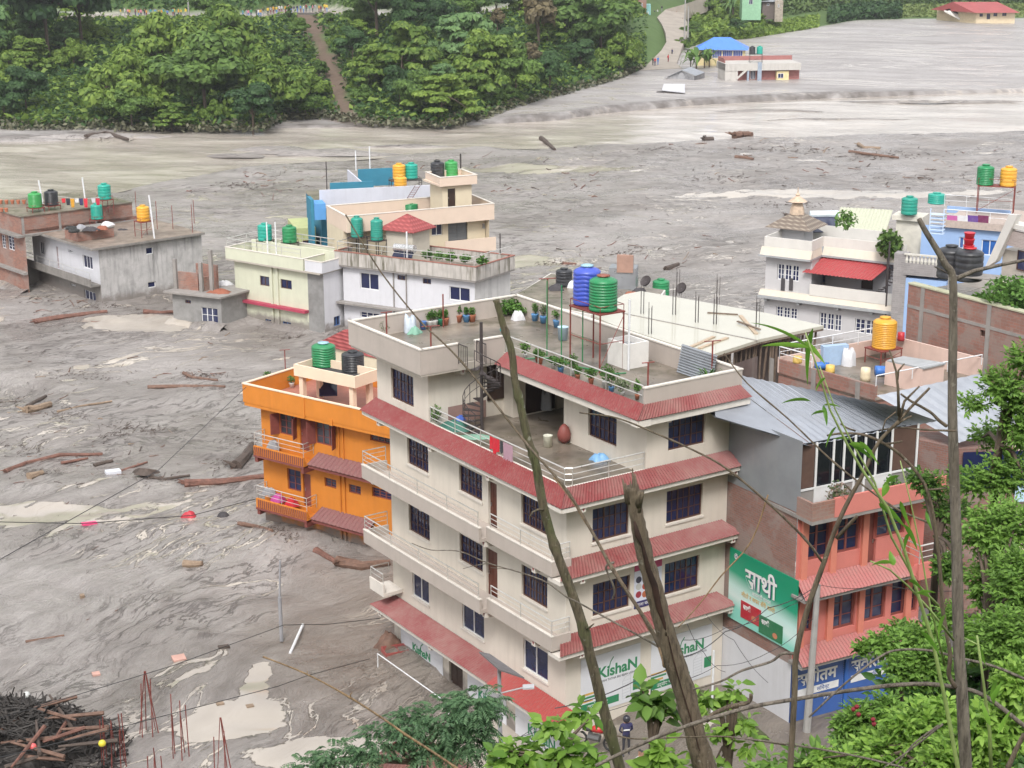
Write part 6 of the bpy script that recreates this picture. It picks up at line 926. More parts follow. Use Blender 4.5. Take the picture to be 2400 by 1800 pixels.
# ---------- unfinished slab with timber props
zs = 8.6; pts = [P(x, y, zs) for x, y in ((1662, 833), (1781, 795), (1931, 763), (1800, 734), (1503, 682), (1462, 690), (1385, 738), (1440, 762))]; root = thing('unfinished_slab_building', 'freshly cast wet pale roof slab on timber props', 'building', pts[0]); m = MB(); m.slab(pts, .18); WSL = surf('wet_cement_slab', (.50, .485, .41), .07, .04, .25, bump=.03, bscale=2); m.build('roof_slab', WSL, root)
m = MB(); TIM = surf('prop_timber', (.16, .115, .085), .85, .35, 3)
TSH = surf('rusty_tin_wall', (.13, .095, .085), .6, .4, .8, streak=.8, dirt=(.25, .23, .22)); Fk = Face(pts[0], pts[1] - pts[0]); Fk2 = Face(pts[1], pts[2] - pts[1])
rs = random.Random(4)
for F_, L_ in ((Fk, (pts[1] - pts[0]).length), (Fk2, (pts[2] - pts[1]).length)):
 u = .1
 while u < L_: m = MB(); q_ = rs.uniform(-.25, .25); m.tube([F_.pt(u, 4.5, -.3 + q_), F_.pt(u + rs.uniform(-.1, .1), 6.5, -.35), F_.pt(u + rs.uniform(-.1, .1), zs - .18, -.3)], rs.uniform(.04, .075), 5); m.build('prop', TIM, root); u += rs.uniform(.22, .5)
 m = MB(); m.fbox(F_, 0, L_, zs - .3, zs - .182, -.15, -.02); m.build('edge_board', TIM, root); m = MB(); m.fbox(F_, 0, L_, 3.5, zs - .3, -2.0, -1.9); m.build('back_wall', TSH, root)
m = MB(); m.fbox(Fk, 0, (pts[1] - pts[0]).length, 3.5, 7.6, -.12, -.1); m.build('tin_cladding', TSH, root)
m = MB(); dd = (pts[4] - pts[3]); a = pts[0].lerp(pts[7], .0); mid0 = P(*KN(2100, 965), zs + .01); mid1 = P(*KN(700, 680), zs + .01); F_ = Face(mid0, mid1 - mid0); m.fbox(F_, 0, (mid1 - mid0).length, zs + .002, zs + .035, -.05, .05); m.build('joint_strip', CONC, root)
for i, (x, y) in enumerate(((975, 900), (1460, 780), (1225, 700), (1650, 800), (895, 690), (1265, 500), (1680, 590), (2090, 830))):
 for k in range(4 if i < 5 else 3):
  p = P(*KN(x, y), zs) + Vector((.16 * (k % 2), .2 * (k // 2), 0)); pole(p, 1.5 + .3 * (k % 3) * .5, 'thin upright reinforcement rod on the pale wet slab', 'steel_rod', .016, IRON, cat='rod', group='rods on the wet slab')
def plank(a, b, z, w_, label, K=KN, mat=TIM): p, q_ = P(*K(*a), z), P(*K(*b), z); F_ = Face(p, q_ - p); m = MB(); m.fbox(F_, 0, (q_ - p).length, z, z + .06, -w_ / 2, w_ / 2); m.build('plank', mat, None, rootloc=p, label=label, cat='plank')
PAL = surf('pale_timber', (.42, .33, .24), .8, .2, 3)
plank((1585, 680), (1900, 700), zs + .01, .12, 'dark straight plank at the back of the wet slab'); plank((1380, 1050), (1650, 930), zs + .01, .22, 'left of the two parallel pale planks at the front of the wet slab', mat=PAL); plank((1500, 1050), (1790, 940), zs + .01, .22, 'right of the two parallel pale planks at the front of the wet slab', mat=PAL); plank((1925, 710), (2090, 900), zs + .01, .22, 'pale plank of the crossed pair near the bamboo leaf', mat=PAL); plank((1895, 770), (2130, 855), zs + .08, .14, 'darker plank of the crossed pair near the bamboo leaf')
tank(P(*KN(1100, 495), 3.0), 1.3, 1.3, 'green', 'band', 'green tank just showing behind the back edge of the wet slab')
for x, y in ((945, 400), (1312, 475)):
 p = P(*KN(x, y + 30), 3.5); t = thing('satellite_dish', 'small dark satellite dish on a rod, ' + ('left' if x < 1000 else 'right') + ' of the green tank behind the slab', 'satellite dish', p); m = MB(); m.tube([p - Vector((0, 0, .6)), p + Vector((0, 0, .4))], .025, 5); m.build('mast', CONC, t); m = MB(); n_ = Vector((-.6, -.5, .62)).normalized(); c__ = p + Vector((0, 0, .6)); m.tube([c__ + n_ * .12, c__ + n_ * .05, c__], [.45, .3, .03], 14, cap=False); m.tube([c__ - n_ * .01, c__ - n_ * .011], [.44, .02], 14, cap=False); m.build('dish', IRON, t)
pb_ = P(1322, 668, 4.5); tank(pb_, 1.25, 1.3, 'black', 'band', 'dark grey tank left of and behind the blue tank'); p = P(1455, 660, 5.0); F = Face(p, (1, -.2)); t = thing('tin_shack', 'small shack of grey tin and brown board right of the green tank', 'shack', p); m = MB(); m.fbox(F, -.9, 1.1, 3, 6.0, -1.5, 0); m.build('tin_wall', ZINC, t); m = MB(); m.fbox(F, -.3, .9, 5.7, 7.0, -.2, .1); m.build('board', surf('brown_board', (.36, .22, .17), .8), t)
p = P(1380, 760, 3.0); t = thing('cluttered_terrace_house', 'low house with cluttered wet terrace behind the cream house roof', 'house', p); m = MB(); m.prism([P(x, y, 4.4).xy for x, y in ((1195, 700), (1500, 760), (1560, 680), (1290, 640))], -2, 4.4); m.build('wall', OFFW, t); m = MB(); m.prism([P(x, y, 4.4).xy for x, y in ((1197, 699), (1498, 758), (1556, 680), (1292, 642))], 4.402, 4.43); m.build('roof_floor', WETROOF, t)
for i, (x, y, k) in enumerate(((1305, 680, 0), (1340, 672, 2), (1500, 690, 0), (1480, 700, 3))): heap(P(x, y, 4.43), .6, .4, .5, junk[k], ('dark bundle at the left of the far terrace', 'pale bundle beside the dark one on the far terrace', 'dark junk beside the tin shack', 'rusty scrap beside the tin shack')[i], seed=30 + i)
p = P(800, 800, 2.8); root = thing('red_tile_roof_house', 'small house with a red tiled roof between orange and cream houses', 'house', p); a, b, c_, d_ = P(744, 804, 3.0), P(900, 842, 3.0), P(925, 772, 4.3), P(808, 772, 4.3); m = MB(); m.slab([a, b, c_, d_], .08); m.build('tiled_roof', RTILE, root); m = MB(); m.prism([v_.xy for v_ in (a.lerp(c_, .1), b.lerp(d_, .1), c_.lerp(a, .1), d_.lerp(b, .1))], -3, 2.9); m.build('wall', PCY, root)
root = thing('rusty_roof_shed', 'shed with a rust brown tin roof at the bottom edge behind the feathery tree', 'shed', P(950, 1800, -1)); RT = surf('rust_tin', (.20, .085, .07), .55, .35, 1.2, blotch=.6, dirt=(.32, .31, .33)); a, b, c_, d_ = P(880, 1790, 1.2), P(1050, 1775, 1.2), P(1190, 1880, .9), P(760, 1890, .9); m = MB(); corr(m, P(925, 1740, 1.6), P(1010, 1738, 1.6), P(720, 1880, .7), P(1210, 1860, .7), .3, .025); m.build('tin_roof', RT, root); m = MB(); m.prism([P(x, y, .6).xy for x, y in ((935, 1760), (1000, 1760), (1150, 1850), (780, 1860))], -2.5, .55); m.build('wall', DGC, root)
# ================================================================== far bank things
def ngrow(nm, ptsV, leaf, rs, mat, label=None, flat=.3, **kw):
 V, F4 = leafquads(ptsV, leaf, rs, flat); return fast(nm, V, F4, mat, **kw)
FG1 = foliage('forest_green', (.03, .075, .018), (.16, .265, .06), .4); FG2 = foliage('forest_bright', (.06, .125, .022), (.26, .37, .07), .4); FG3 = foliage('forest_dark', (.022, .06, .022), (.08, .16, .05), .4); FG4 = foliage('forest_pale', (.07, .15, .06), (.20, .33, .12), .4); FGB = foliage('forest_brownish', (.10, .08, .045), (.24, .20, .11), .4)
rs = np.random.RandomState(3); pts = []; N_ = 70000; n1 = int(N_ * .8); pxs_ = rs.uniform(-60, 1570, n1); ts = rs.uniform(0, 86, n1); keep = []
d = np.stack([(pxs_ - 1200) / FPX, np.ones(n1)], 1); hbx = np.arange(-420, 2901, 20); hby = np.array([hb(float(x)) for x in hbx]); D0 = np.interp(pxs_, hbx, hby); Fz_ = np.array([ray(float(x), 900)[:] for x in hbx]); slope = np.interp(pxs_, hbx, Fz_[:, 0] / Fz_[:, 1])
ys_ = D0 + ts; xs_ = ys_ * slope; zs_ = np.empty(n1)
for lo in range(0, n1, 4000):
 zs_[lo:lo + 4000] = [0] * len(zs_[lo:lo + 4000])
def farz_arr(px, y, x):
 out = np.empty(len(px)); bins = np.round(px / 10) * 10
 for b_ in np.unique(bins): k = bins == b_; out[k] = far_z(float(b_), y[k], x[k])
 return out
zs_ = farz_arr(pxs_, ys_, xs_); s0 = np.interp(ts, [0, 95], [835, 735]); ok = (np.abs(pxs_ - s0) > np.interp(ts, [0, 95], [34, 27]) * rs.uniform(.35, 1.35, n1)) & ((pxs_ < 1380) | (ts < 40) | (rs.rand(n1) < .2)) & ~((pxs_ > 1500) & (ts > -1) & (pxs_ < 1640))
pc = np.stack([xs_, ys_, zs_ + rs.rand(n1) ** 2 * 1.6 * np.where(ts > 74, .25, 1)], 1)[ok]; ngrow('undergrowth', pc, .6, rs, FG3, flat=.5, kind='stuff')  # darkest leaf colour puts the shade between the crowns into the undergrowth
pc2 = pc[rs.rand(len(pc)) < .22] + np.array([0, 0, .5]); ngrow('bright_undergrowth', pc2, .7, rs, FG2, flat=.3, kind='stuff')
def slopeveg(px0, px1, t0, t1, n, mat, nm, hh, leaf, seed):
 r_ = np.random.RandomState(seed); px = r_.uniform(px0, px1, n); t = r_.uniform(t0, t1, n); D = np.interp(px, hbx, hby); y = D + t; x = y * np.interp(px, hbx, Fz_[:, 0] / Fz_[:, 1]); z = farz_arr(px, y, x) + r_.rand(n) * hh; ngrow(nm, np.stack([x, y, z], 1), leaf, r_, mat, flat=.2, kind='stuff')
slopeveg(60, 300, 2, 34, 9000, FG2, 'grassy_slope', .8, .55, 14); slopeveg(-60, 1500, -1.5, 4, 4200, foliage('muddy_leaves', (.05, .05, .03), (.16, .16, .10), .1), 'mud_stained_fringe', 1.0, .5, 15)
slopeveg(-100, 1480, 96.5, 122, 12000, FG3, 'slope_bushes', 1.6, .7, 16); slopeveg(1600, 1760, 0, 90, 6000, FG2, 'roadside_bushes', 3.0, 1.0, 5); slopeveg(1690, 1880, 0, 26, 5000, FG2, 'green_verge', .6, .8, 6)
slopeveg(1790, 2430, 34, 130, 16000, foliage('maize_green', (.03, .07, .02), (.12, .18, .05)), 'maize_crop', 2.4, 1.0, 7); slopeveg(1900, 2060, 2, 26, 3000, FG3, 'reed_belt', 2.6, 1.0, 8); slopeveg(2040, 2330, 6, 34, 3500, foliage('pale_grass', (.10, .15, .04), (.22, .28, .09)), 'pale_grass', .3, .9, 9)
def proto(kind, nm, label, h, w, n, leaf, mat, seed): return tree(nm, label, (0, 0, -500), h, w, n, leaf, mat, seed, kind)
PR = [proto('round', 'broadleaf_tree', '', 10, 10, 6200, .44, FG1, 1), proto('layer', 'layered_tree', '', 9, 12, 5600, .44, FG2, 2), proto('mound', 'creeper_covered_tree', '', 9.5, 10, 6400, .42, FG2, 3), proto('round', 'broadleaf_tree', '', 10, 10, 5800, .46, FG3, 4), proto('layer', 'layered_tree', '', 8, 11, 5200, .44, FG4, 5), proto('mound', 'creeper_covered_tree', '', 8, 9, 6000, .42, FG1, 6), proto('round', 'brown_leaved_tree', '', 7, 5, 1500, .5, FGB, 7)]
used = set()
def place(k, px, t, sc, label, group=None, dz=0):
 p = onfar(px, t); p.z += dz - .3; o = PR[k]; rz = random.uniform(0, 6.28); s3 = (sc * random.uniform(.9, 1.1), sc * random.uniform(.9, 1.1), sc * random.uniform(.85, 1.15))
 if k in used: o = dup(o, p, rz, s3)
 else: used.add(k); o.location = p; o.rotation_euler = (0, 0, rz); o.scale = s3
 if 'group' in o: del o['group']
 return tag(o, label, 'tree', group)
KL = {0: 'mid green rounded tree in the forest on the far bank', 1: 'bright layered tree in the forest on the far bank', 2: 'bright creeper covered tree in the forest on the far bank', 3: 'dark green rounded tree in the forest on the far bank', 4: 'pale green layered tree in the forest on the far bank', 5: 'dark creeper covered tree in the forest on the far bank', 6: 'brown leaved tree in the forest on the far bank'}
GRN_ = {k: v.split(' in the')[0] + 's of the far bank' for k, v in KL.items()}
hero = [(4, 20, 40, 1.45, 'pale green spreading tree at the left edge of the far bank'), (3, 175, 52, 1.7, 'large dark layered tree above the grassy slope at the upper left'), (3, 250, 60, 1.4, 'dark tree directly right of the largest dark tree at the upper left'), (2, 335, 6, 1.15, 'yellow green bushy tree overhanging the mud at the left of the forest'), (2, 420, 26, 1.35, 'tall vine draped tree behind the overhanging yellow green one'), (0, 515, 10, 1.2, 'big leafy tree with roots in the mud below the crowd'), (2, 560, 34, 1.45, 'vine covered tree pillar reaching up between the two crowds'), (2, 660, 8, 1.1, 'bright bushy tree at the mud, left of the landslide'), (5, 705, 22, 1.0, 'small dark bush tree left of the landslide scar'),
 (0, 905, 60, 1.35, 'tall dark tree at the top right of the landslide scar'), (1, 960, 26, 1.1, 'bright layered tree right of the landslide scar'), (1, 1045, 5, .9, 'low layered tree leaning over the mud at the river edge'), (4, 1090, 30, 1.25, 'pale layered tree in the middle of the forest'), (1, 1150, 12, 1.1, 'wide yellow green layered tree above the mud ledge'), (0, 1210, 4, .85, 'tree with trailing branches at the tip of the forest'), (6, 1260, 40, 1.25, 'brown withered tree high on the right part of the forest'), (4, 1320, 52, 1.3, 'pale green tree right of the brown withered one'), (0, 1400, 25, 1.3, 'leafy tree near the right end of the forest'), (2, 1440, 8, 1.0, 'bushy tree at the right end of the forest beside the road')]
for k, px, t, sc, lb in hero: place(k, px, t, sc * (1.28 if sc > 1.05 else 1.1), lb)
for i in range(16): t_ = 4 + i * 5; s_ = 835 - 100 * t_ / 95; place((5, 2, 0)[i % 3], s_ + (-1) ** i * random.uniform(30, 46), t_, random.uniform(.25, .42), 'small bush tree at the ragged edge of the landslide scar', 'bushes along the landslide scar')
rr = random.Random(12)
for t in (3, 14, 27, 41, 56, 68, 78):
 px = -40 + rr.uniform(0, 40)
 while px < 1490:
  s_ = 835 - 100 * t / 95; crowd = (290 < px < 490 or 590 < px < 820)
  if abs(px - s_) > 52 and not (120 < px < 300 and t < 30) and not (crowd and t > 50):
   k = rr.choice([0, 0, 1, 2, 2, 3, 3, 4, 5, 5, 0, 1] + ([6] if 1150 < px < 1320 else [])); sc = rr.uniform(.62, 1.0) * (.62 if crowd and t > 35 else 1) * (.8 if t < 6 else 1)
   place(k, px, t + rr.uniform(-4, 4), sc, KL[k], GRN_[k])
  px += rr.uniform(62, 125)
for px, t, sc, k in ((1625, 40, .9, 0), (1660, 30, 1.1, 2), (1690, 60, 1.0, 0), (1740, 30, .9, 3), (1755, 75, 1.1, 2), (1615, 85, .9, 2), (1700, 6, .5, 3), (1600, 12, .55, 0), (1580, 2, .5, 2)): place(k, px, t, sc, 'green roadside tree between the far road and the flooded plain' if k != 3 else 'dark roadside tree between the far road and the flooded plain', 'roadside trees of the far bank')
for px in range(-30, 1500, 130):     # trees above the road, their feet behind the crowd
 t = 104 + rr.uniform(0, 8); k = rr.choice([0, 3, 5]); place(k, px, t, rr.uniform(.9, 1.3), 'dark tree rising behind the crowded road at the top', 'trees above the crowded road')
m = MB(); ROADM = surf('dirt_road', (.33, .29, .25), .9, .15, .4, bump=.2, bscale=5); L = [onfar(px, 87) + Vector((0, 0, .12)) for px in range(-100, 900, 12)]; Q = [onfar(px, 95) + Vector((0, 0, .12)) for px in range(-100, 900, 12)]
for i in range(len(L) - 1): m.quad(L[i], L[i + 1], Q[i + 1], Q[i])
m.build('upper_road', ROADM, None, kind='structure')
rp = [((1500, 165), (1600, 160)), ((1518, 150), (1586, 149)), ((1550, 118), (1598, 112)), ((1562, 98), (1606, 92)), ((1560, 78), (1612, 70)), ((1552, 58), (1610, 52)), ((1540, 40), (1603, 34)), ((1560, 22), (1625, 14)), ((1610, 8), (1668, 0)), ((1660, -10), (1720, -16))]
m = MB(); zz = [-1.25, -1.1, -.2, .8, 1.8, 2.8, 3.8, 5.0, 6.4, 8.0]; La = [P(*a, z) for (a, b), z in zip(rp, zz)]; Lb = [P(*b, z) for (a, b), z in zip(rp, zz)]
for i in range(len(La) - 1): m.quad(La[i], Lb[i], Lb[i + 1], La[i + 1]); m.quad(La[i], La[i + 1], La[i + 1] - Vector((0, 0, 4)), La[i] - Vector((0, 0, 4))); m.quad(Lb[i], Lb[i + 1], Lb[i + 1] - Vector((0, 0, 4)), Lb[i] - Vector((0, 0, 4)))
m.build('hill_road', ROADM, None, kind='structure')
def RD(px, py, i): return P(px, py, zz[i])
a, b = onfar(712, 86.5), onfar(800, 86.5); Fw = Face(a, b - a); m = MB(); m.fbox(Fw, 0, (b - a).length, 4.5, a.z + .3, 0, .8); m.build('retaining_wall', surf('dark_stone_wall', (.13, .12, .115), .9, .3, 1.5), None, rootloc=a, label='dark stone retaining wall under the crowd above the landslide', cat='wall')
# ------------------------------------------------------------------ people
def bodymesh(key, J, E, RD_, sub=1):
 me = bpy.data.meshes.new('person_' + key); me.from_pydata(J, E, []); o = bpy.data.objects.new('tmp', me); C.objects.link(o); md = o.modifiers.new('s', 'SKIN'); md.use_smooth_shade = True
 for i, r_ in enumerate(RD_): v = me.skin_vertices[0].data[i]; v.radius = (r_, r_ * .8) if not isinstance(r_, tuple) else r_
 me.skin_vertices[0].data[0].use_root = True
 if sub: sm = o.modifiers.new('u', 'SUBSURF'); sm.levels = sub; sm.render_levels = sub
 dg = bpy.context.evaluated_depsgraph_get(); out = bpy.data.meshes.new_from_object(o.evaluated_get(dg)); bpy.data.objects.remove(o); return out
def skeleton(arm='down', bend=0, sit=False):
 J = [(0, 0, .95), (0, 0, 1.15), (0, -.0 - bend, 1.4), (0, -.01 - bend, 1.5), (0, -.02 - bend, 1.6), (0, -.02 - bend, 1.73)]; E = [(0, 1), (1, 2), (2, 3), (3, 4), (4, 5)]; Rr = [.15, .135, (.17, .11), .055, .095, .07]
 for s in (-1, 1):
  b = len(J); J += [(s * .1, 0, .88), (s * .11, -.02, .5), (s * .12, .02, .09), (s * .13, -.13, .04)]; E += [(0, b), (b, b + 1), (b + 1, b + 2), (b + 2, b + 3)]; Rr += [.095, .065, .045, .04]
  c = len(J)
  if arm == 'down': J += [(s * .2, -bend, 1.4), (s * .26, .02, 1.12), (s * .25, -.08, .88), (s * .25, -.1, .78)]
  elif arm == 'back': J += [(s * .2, -bend, 1.4), (s * .27, .06, 1.14), (s * .14, .16, .98), (s * .06, .17, .94)]
  elif arm == 'up': J += [(s * .2, -bend, 1.4), (s * .27, -.12, 1.15), (s * .14, -.28, 1.25), (s * .08, -.32, 1.3)]
  E += [(2, c), (c, c + 1), (c + 1, c + 2), (c + 2, c + 3)]; Rr += [.07, .048, .038, .035]
 return J, E, Rr
SKIN = plain('skin_brown', (.32, .17, .11), .6); HAIR = plain('black_hair', (.012, .01, .01), .6); SHO = plain('shoe_dark', (.03, .03, .03), .6)
BM = {a: bodymesh(a, *skeleton(a, bd), sub=1) for a, bd in (('down', 0), ('back', 0), ('up', .05))}
def person(loc, rz, shirt, trous, arm, label, group=None, hair=HAIR, h=1.0, detail=False):
 key = (arm, shirt.name, trous.name, hair.name)
 if key not in MC:
  me = BM[arm].copy()
  for m_ in (SKIN, shirt, trous, hair, SHO): me.materials.append(m_)
  for p in me.polygons:
   c = p.center; k = 1
   if c.z > 1.52: k = 3 if (c.z > 1.67 or c.y > .02) else 0
   elif c.z > 1.46: k = 0
   elif c.z < .08: k = 4
   elif c.z < .96 and abs(c.x) < .215 and c.y < .12: k = 2
   elif (c.z < .86 and abs(c.x) > .2) or (arm == 'up' and c.y < -.24) or (arm == 'back' and c.y > .13 and c.z < 1.02): k = 0
   p.material_index = k
  MC[key] = me
 o = bpy.data.objects.new('person', MC[key]); C.objects.link(o); o.location = loc; o.rotation_euler = (0, 0, rz); o.scale = (h, h, h); WL[o.name] = Vector(loc); return tag(o, label, 'person', group)
CLO = {n: plain('cloth_' + n.replace(' ', '_'), c, .85) for n, c in dict(red=(.55, .03, .03), blue=(.06, .2, .55), white=(.7, .7, .7), black=(.02, .02, .025), navy=(.03, .04, .12), orange=(.7, .2, .03), yellow=(.7, .5, .05), maroon=(.2, .02, .04), grey=(.3, .3, .32), pink=(.6, .2, .3), green=(.05, .3, .12), teal=(.05, .3, .3)).items()}
names = list(CLO)
cr = random.Random(5)
def crowd(pl, group, where):
 for px, t in pl: s_ = cr.choice(names); tr = cr.choice(['black', 'navy', 'grey', 'blue', 'maroon']); p = onfar(px, t) + Vector((0, 0, .1)); person(p, cr.uniform(-1.2, 1.2), CLO[s_], CLO[tr], cr.choice(['down', 'down', 'back', 'up']), 'person in %s top standing %s' % (s_, where), group + ', ' + s_ + ' tops', h=cr.uniform(.9, 1.05))
crowd([(340 + i * 7.5 + cr.uniform(-3, 3), 87.5 + cr.uniform(0, 4)) for i in range(20)], 'left crowd on the upper road', 'in the left group on the upper road')
crowd([(610 + i * 6.6 + cr.uniform(-3, 3), 87.3 + cr.uniform(0, 4)) for i in range(29)], 'right crowd on the upper road', 'in the right group above the landslide')
for x, y, i, s_, tr, lb in ((1530, 153, 1, 'black', 'black', 'person in black at the left of the three by the mud edge'), (1535, 154, 1, 'red', 'navy', 'person in red, middle of the three by the mud edge'), (1542, 152, 1, 'blue', 'blue', 'person in blue, right of the three by the mud edge'), (1566, 146, 1, 'red', 'maroon', 'person in red standing alone at the foot of the hill road'), (1575, 132, 1, 'navy', 'black', 'person in dark clothes walking at the edge of the road foot'), (1534, 38, 5, 'navy', 'navy', 'person in navy by the turquoise wall on the hill road'), (1541, 36, 5, 'white', 'navy', 'person in white by the turquoise wall on the hill road'), (1551, 28, 6, 'black', 'grey', 'person in black furthest up by the wall on the hill road'), (1565, 40, 5, 'grey', 'navy', 'person in grey beside motorbikes on the hill road'), (1585, 42, 5, 'orange', 'orange', 'person in orange on the hill road'), (1581, 38, 5, 'navy', 'black', 'person in navy behind the orange one on the hill road'), (1600, 58, 4, 'white', 'black', 'person in white near the two grey poles'), (1622, 12, 7, 'black', 'black', 'person in black at the top bend of the hill road'), (1630, 10, 7, 'grey', 'black', 'person in grey at the top bend of the hill road')):
 person(RD(x, y, i), random.uniform(-1, 1), CLO[s_], CLO[tr], random.choice(['down', 'back']), lb)
for x, y0, y1, lb in ((1604, 92, -10, 'grey concrete pole, left of the pair on the far hill road'), (1612, 88, 15, 'grey concrete pole, right of the pair on the far hill road'), (490, 32, -20, 'pale lamp pole among the trees at the top left'), (1590, 20, -15, 'thin pole furthest up on the hill road')):
 p = P(x, y0, 1.2) if x > 1000 else onfar(x, 86); h = vz(p, (x, y1)) - p.z; m = MB(); m.tube([p, p + Vector((0, 0, h))], [.2, .13], 8); m.build('utility_pole', surf('pole_concrete', (.32, .31, .30), .8), None, rootloc=p, label=lb, cat='pole')
# ------------------------------------------------------------------ far buildings
zf_ = -1.3
p0 = P(*KG(880, 740), .5); Ff = Face(P(*KG(880, 720), .2), P(*KG(1385, 725), .2) - P(*KG(880, 720), .2)); t = thing('blue_roof_hall', 'pale yellow hall with bright blue hipped roof standing in the mud', 'building', p0); a = Ff.on(KG(815, 700)); b = Ff.on(KG(1400, 700)); u0, u1 = sorted((a[0], b[0])); zt_ = Ff.on(KG(1000, 612))[1]; zb_ = Ff.on(KG(1000, 745))[1]; YEL = surf('hall_yellow', (.66, .55, .30), .8)
hh = [(u0 + .9 + i * (u1 - u0 - 1.2) / 4, u0 + .7 + (i + 1) * (u1 - u0 - 1.2) / 4, zt_ - 1.75, zt_ - .15) for i in range(4)]; m = MB(); wall(m, Ff, u0, u1, zb_ - 2, zt_, hh); Fb = Face(Ff.pt(u0, 0), -Ff.n, (-1, 0)); wall(m, Fb, 0, 7, zb_ - 2, zt_); Fb2 = Face(Ff.pt(u1, 0), -Ff.n, (1, 0)); wall(m, Fb2, 0, 7, zb_ - 2, zt_); m.build('wall', YEL, t)
for r in hh: window(t, Ff, r, 5, 1, WHITEF, plain('blue_curtain', (.04, .08, .35), .5))
m = MB(); e = [Ff.pt(u0 - .7, zt_, .9), Ff.pt(u1 + .7, zt_, .9), Ff.pt(u1 + .7, zt_, -7.9), Ff.pt(u0 - .7, zt_, -7.9)]; r0_, r1_ = Ff.pt(u0 + 3.2, zt_ + 2.3, -3.5), Ff.pt(u1 - 3.2, zt_ + 2.3, -3.5); m.quad(e[0], e[1], r1_, r0_); m.quad(e[1], e[2], r1_); m.quad(e[2], e[3], r0_, r1_); m.quad(e[3], e[0], r0_); m.quad(*e[::-1]); m.build('blue_roof', surf('blue_sheet', (.08, .22, .72), .5, .06, .6), t)
Ff = Face(P(*KG(1160, 1000), zf_), P(*KG(2100, 985), zf_) - P(*KG(1160, 1000), zf_)); t = thing('submerged_house', 'half submerged grey and brick red house with two tanks across the river', 'house', Ff.pt(0, zf_)); u = lambda x: Ff.on(KG(x, 900))[0]; z = lambda y: Ff.on(KG(1600, y))[1]
ul, ur = sorted((u(1150), u(2090))); sg = 1 if u(2090) > u(1150) else -1
def rr4(x0, y0, x1, y1, d=0): return rect(Ff, KG, x0, y0, x1, y1, d)
BR = surf('brick_red_paint', (.33, .14, .13), .8); GH = surf('pale_grey_house', (.48, .46, .43), .85, .08, .6, streak=.3)
m = MB(); r = rr4(1300, 860, 2090, 1000); m.fbox(Ff, r[0], r[1], -4, r[3], -7, -1.2); m.build('wall', BR, t); m = MB(); r = rr4(1160, 790, 2090, 862); m.fbox(Ff, r[0], r[1], r[2], r[3], -7.2, .1); pr_ = m.build('parapet', GH, t); m = MB(); r = rr4(1160, 790, 1310, 1000); m.fbox(Ff, r[0], r[1], -4, r[3] - .02, -6, .0); m.build('wall', GH, t)
m = MB(); r = rr4(1180, 735, 2110, 790); m.fbox(Ff, r[0], r[1], r[2], r[3], -7.3, -7.2); m.fbox(Ff, r[0], r[0] + .15, r[2], r[3], -7.2, -2); m.build('back_parapet', BR, t)
m = MB(); r = rr4(1800, 880, 1945, 998); m.fbox(Ff, r[0], r[1], -4, r[3], -1.2, -.3); o = m.build('yellow_room', YEL, t); r = rr4(1812, 908, 1880, 965); window(t, Ff.off(-.3), r, 2, 1, WHITEF, proud=.18)
m = MB(); r = rr4(1560, 770, 1600, 1000); m.fbox(Ff, r[0], r[1], -4, r[3], -.2, .2); r = rr4(1430, 870, 1450, 1000); m.fbox(Ff, r[0], r[1], -4, r[3], -.4, .0); m.build('pillar', surf('slate_blue', (.28, .33, .4), .8), t); r = rr4(1490, 880, 1545, 985); window(t, Ff.off(-1.2), r, 3, 1, WHITEF, proud=.18)
m = MB(); q = [Ff.on(KG(*x_)) for x_ in ((1300, 985), (1300, 960), (1430, 830), (1430, 870))]; m.hexa([Ff.pt(*v_, d=-.1) for v_ in q] + [Ff.pt(*v_, d=.15) for v_ in q]); m.build('stair_side', GH, t)
r = rr4(1455, 665, 1615, 780, -2); pc_ = Ff.pt((r[0] + r[1]) / 2, r[2], -2); stand(pc_, abs(r[1] - r[0]) - .2, 1.2, r[3] - r[2] - .1, 'tall stand carrying the two tanks of the submerged house', 0, IRON, guard=.1); 
for x, c_, lb in ((1490, 'black', 'black tank on the stand of the submerged house'), (1582, 'teal', 'teal tank on the stand of the submerged house')): w_ = Ff.on(KG(x, 665), -2); tank(Ff.pt(w_[0], r[3] - .04, -2), 1.15, 1.55, c_, 'band', lb)
a, b, c_, d_ = P(*KG(395, 965), zf_ + .2), P(*KG(620, 865), zf_ + 1.7), P(*KG(835, 880), zf_ + 1.9), P(*KG(795, 935), zf_ + .9)
t = thing('tilted_shed', 'tilted shed with grey sheet roof sinking in the far mud', 'shed', a); m = MB(); bk = Vector((2.2, 4.5, .2)); m.slab([a, b, b + bk, a + bk], .08); m.slab([b, d_, d_ + bk, b + bk], .08); m.build('sheet_roof', ZINC, t); m = MB(); lo_ = lambda v_: Vector((v_.x, v_.y + .4, -3)); m.quad(a + Vector((.8, .4, .2)), b + Vector((0, .4, -.2)), d_ + Vector((-.3, .4, -.1)), lo_(d_) + Vector((-.3, 0, 0)), lo_(a) + Vector((.8, 0, 0))); m.quad(d_ + Vector((-.3, .4, -.1)), d_ + bk, lo_(d_ + bk), lo_(d_) + Vector((-.3, 0, 0))); m.build('board_wall', surf('grey_board', (.25, .25, .26), .8, .3), t)
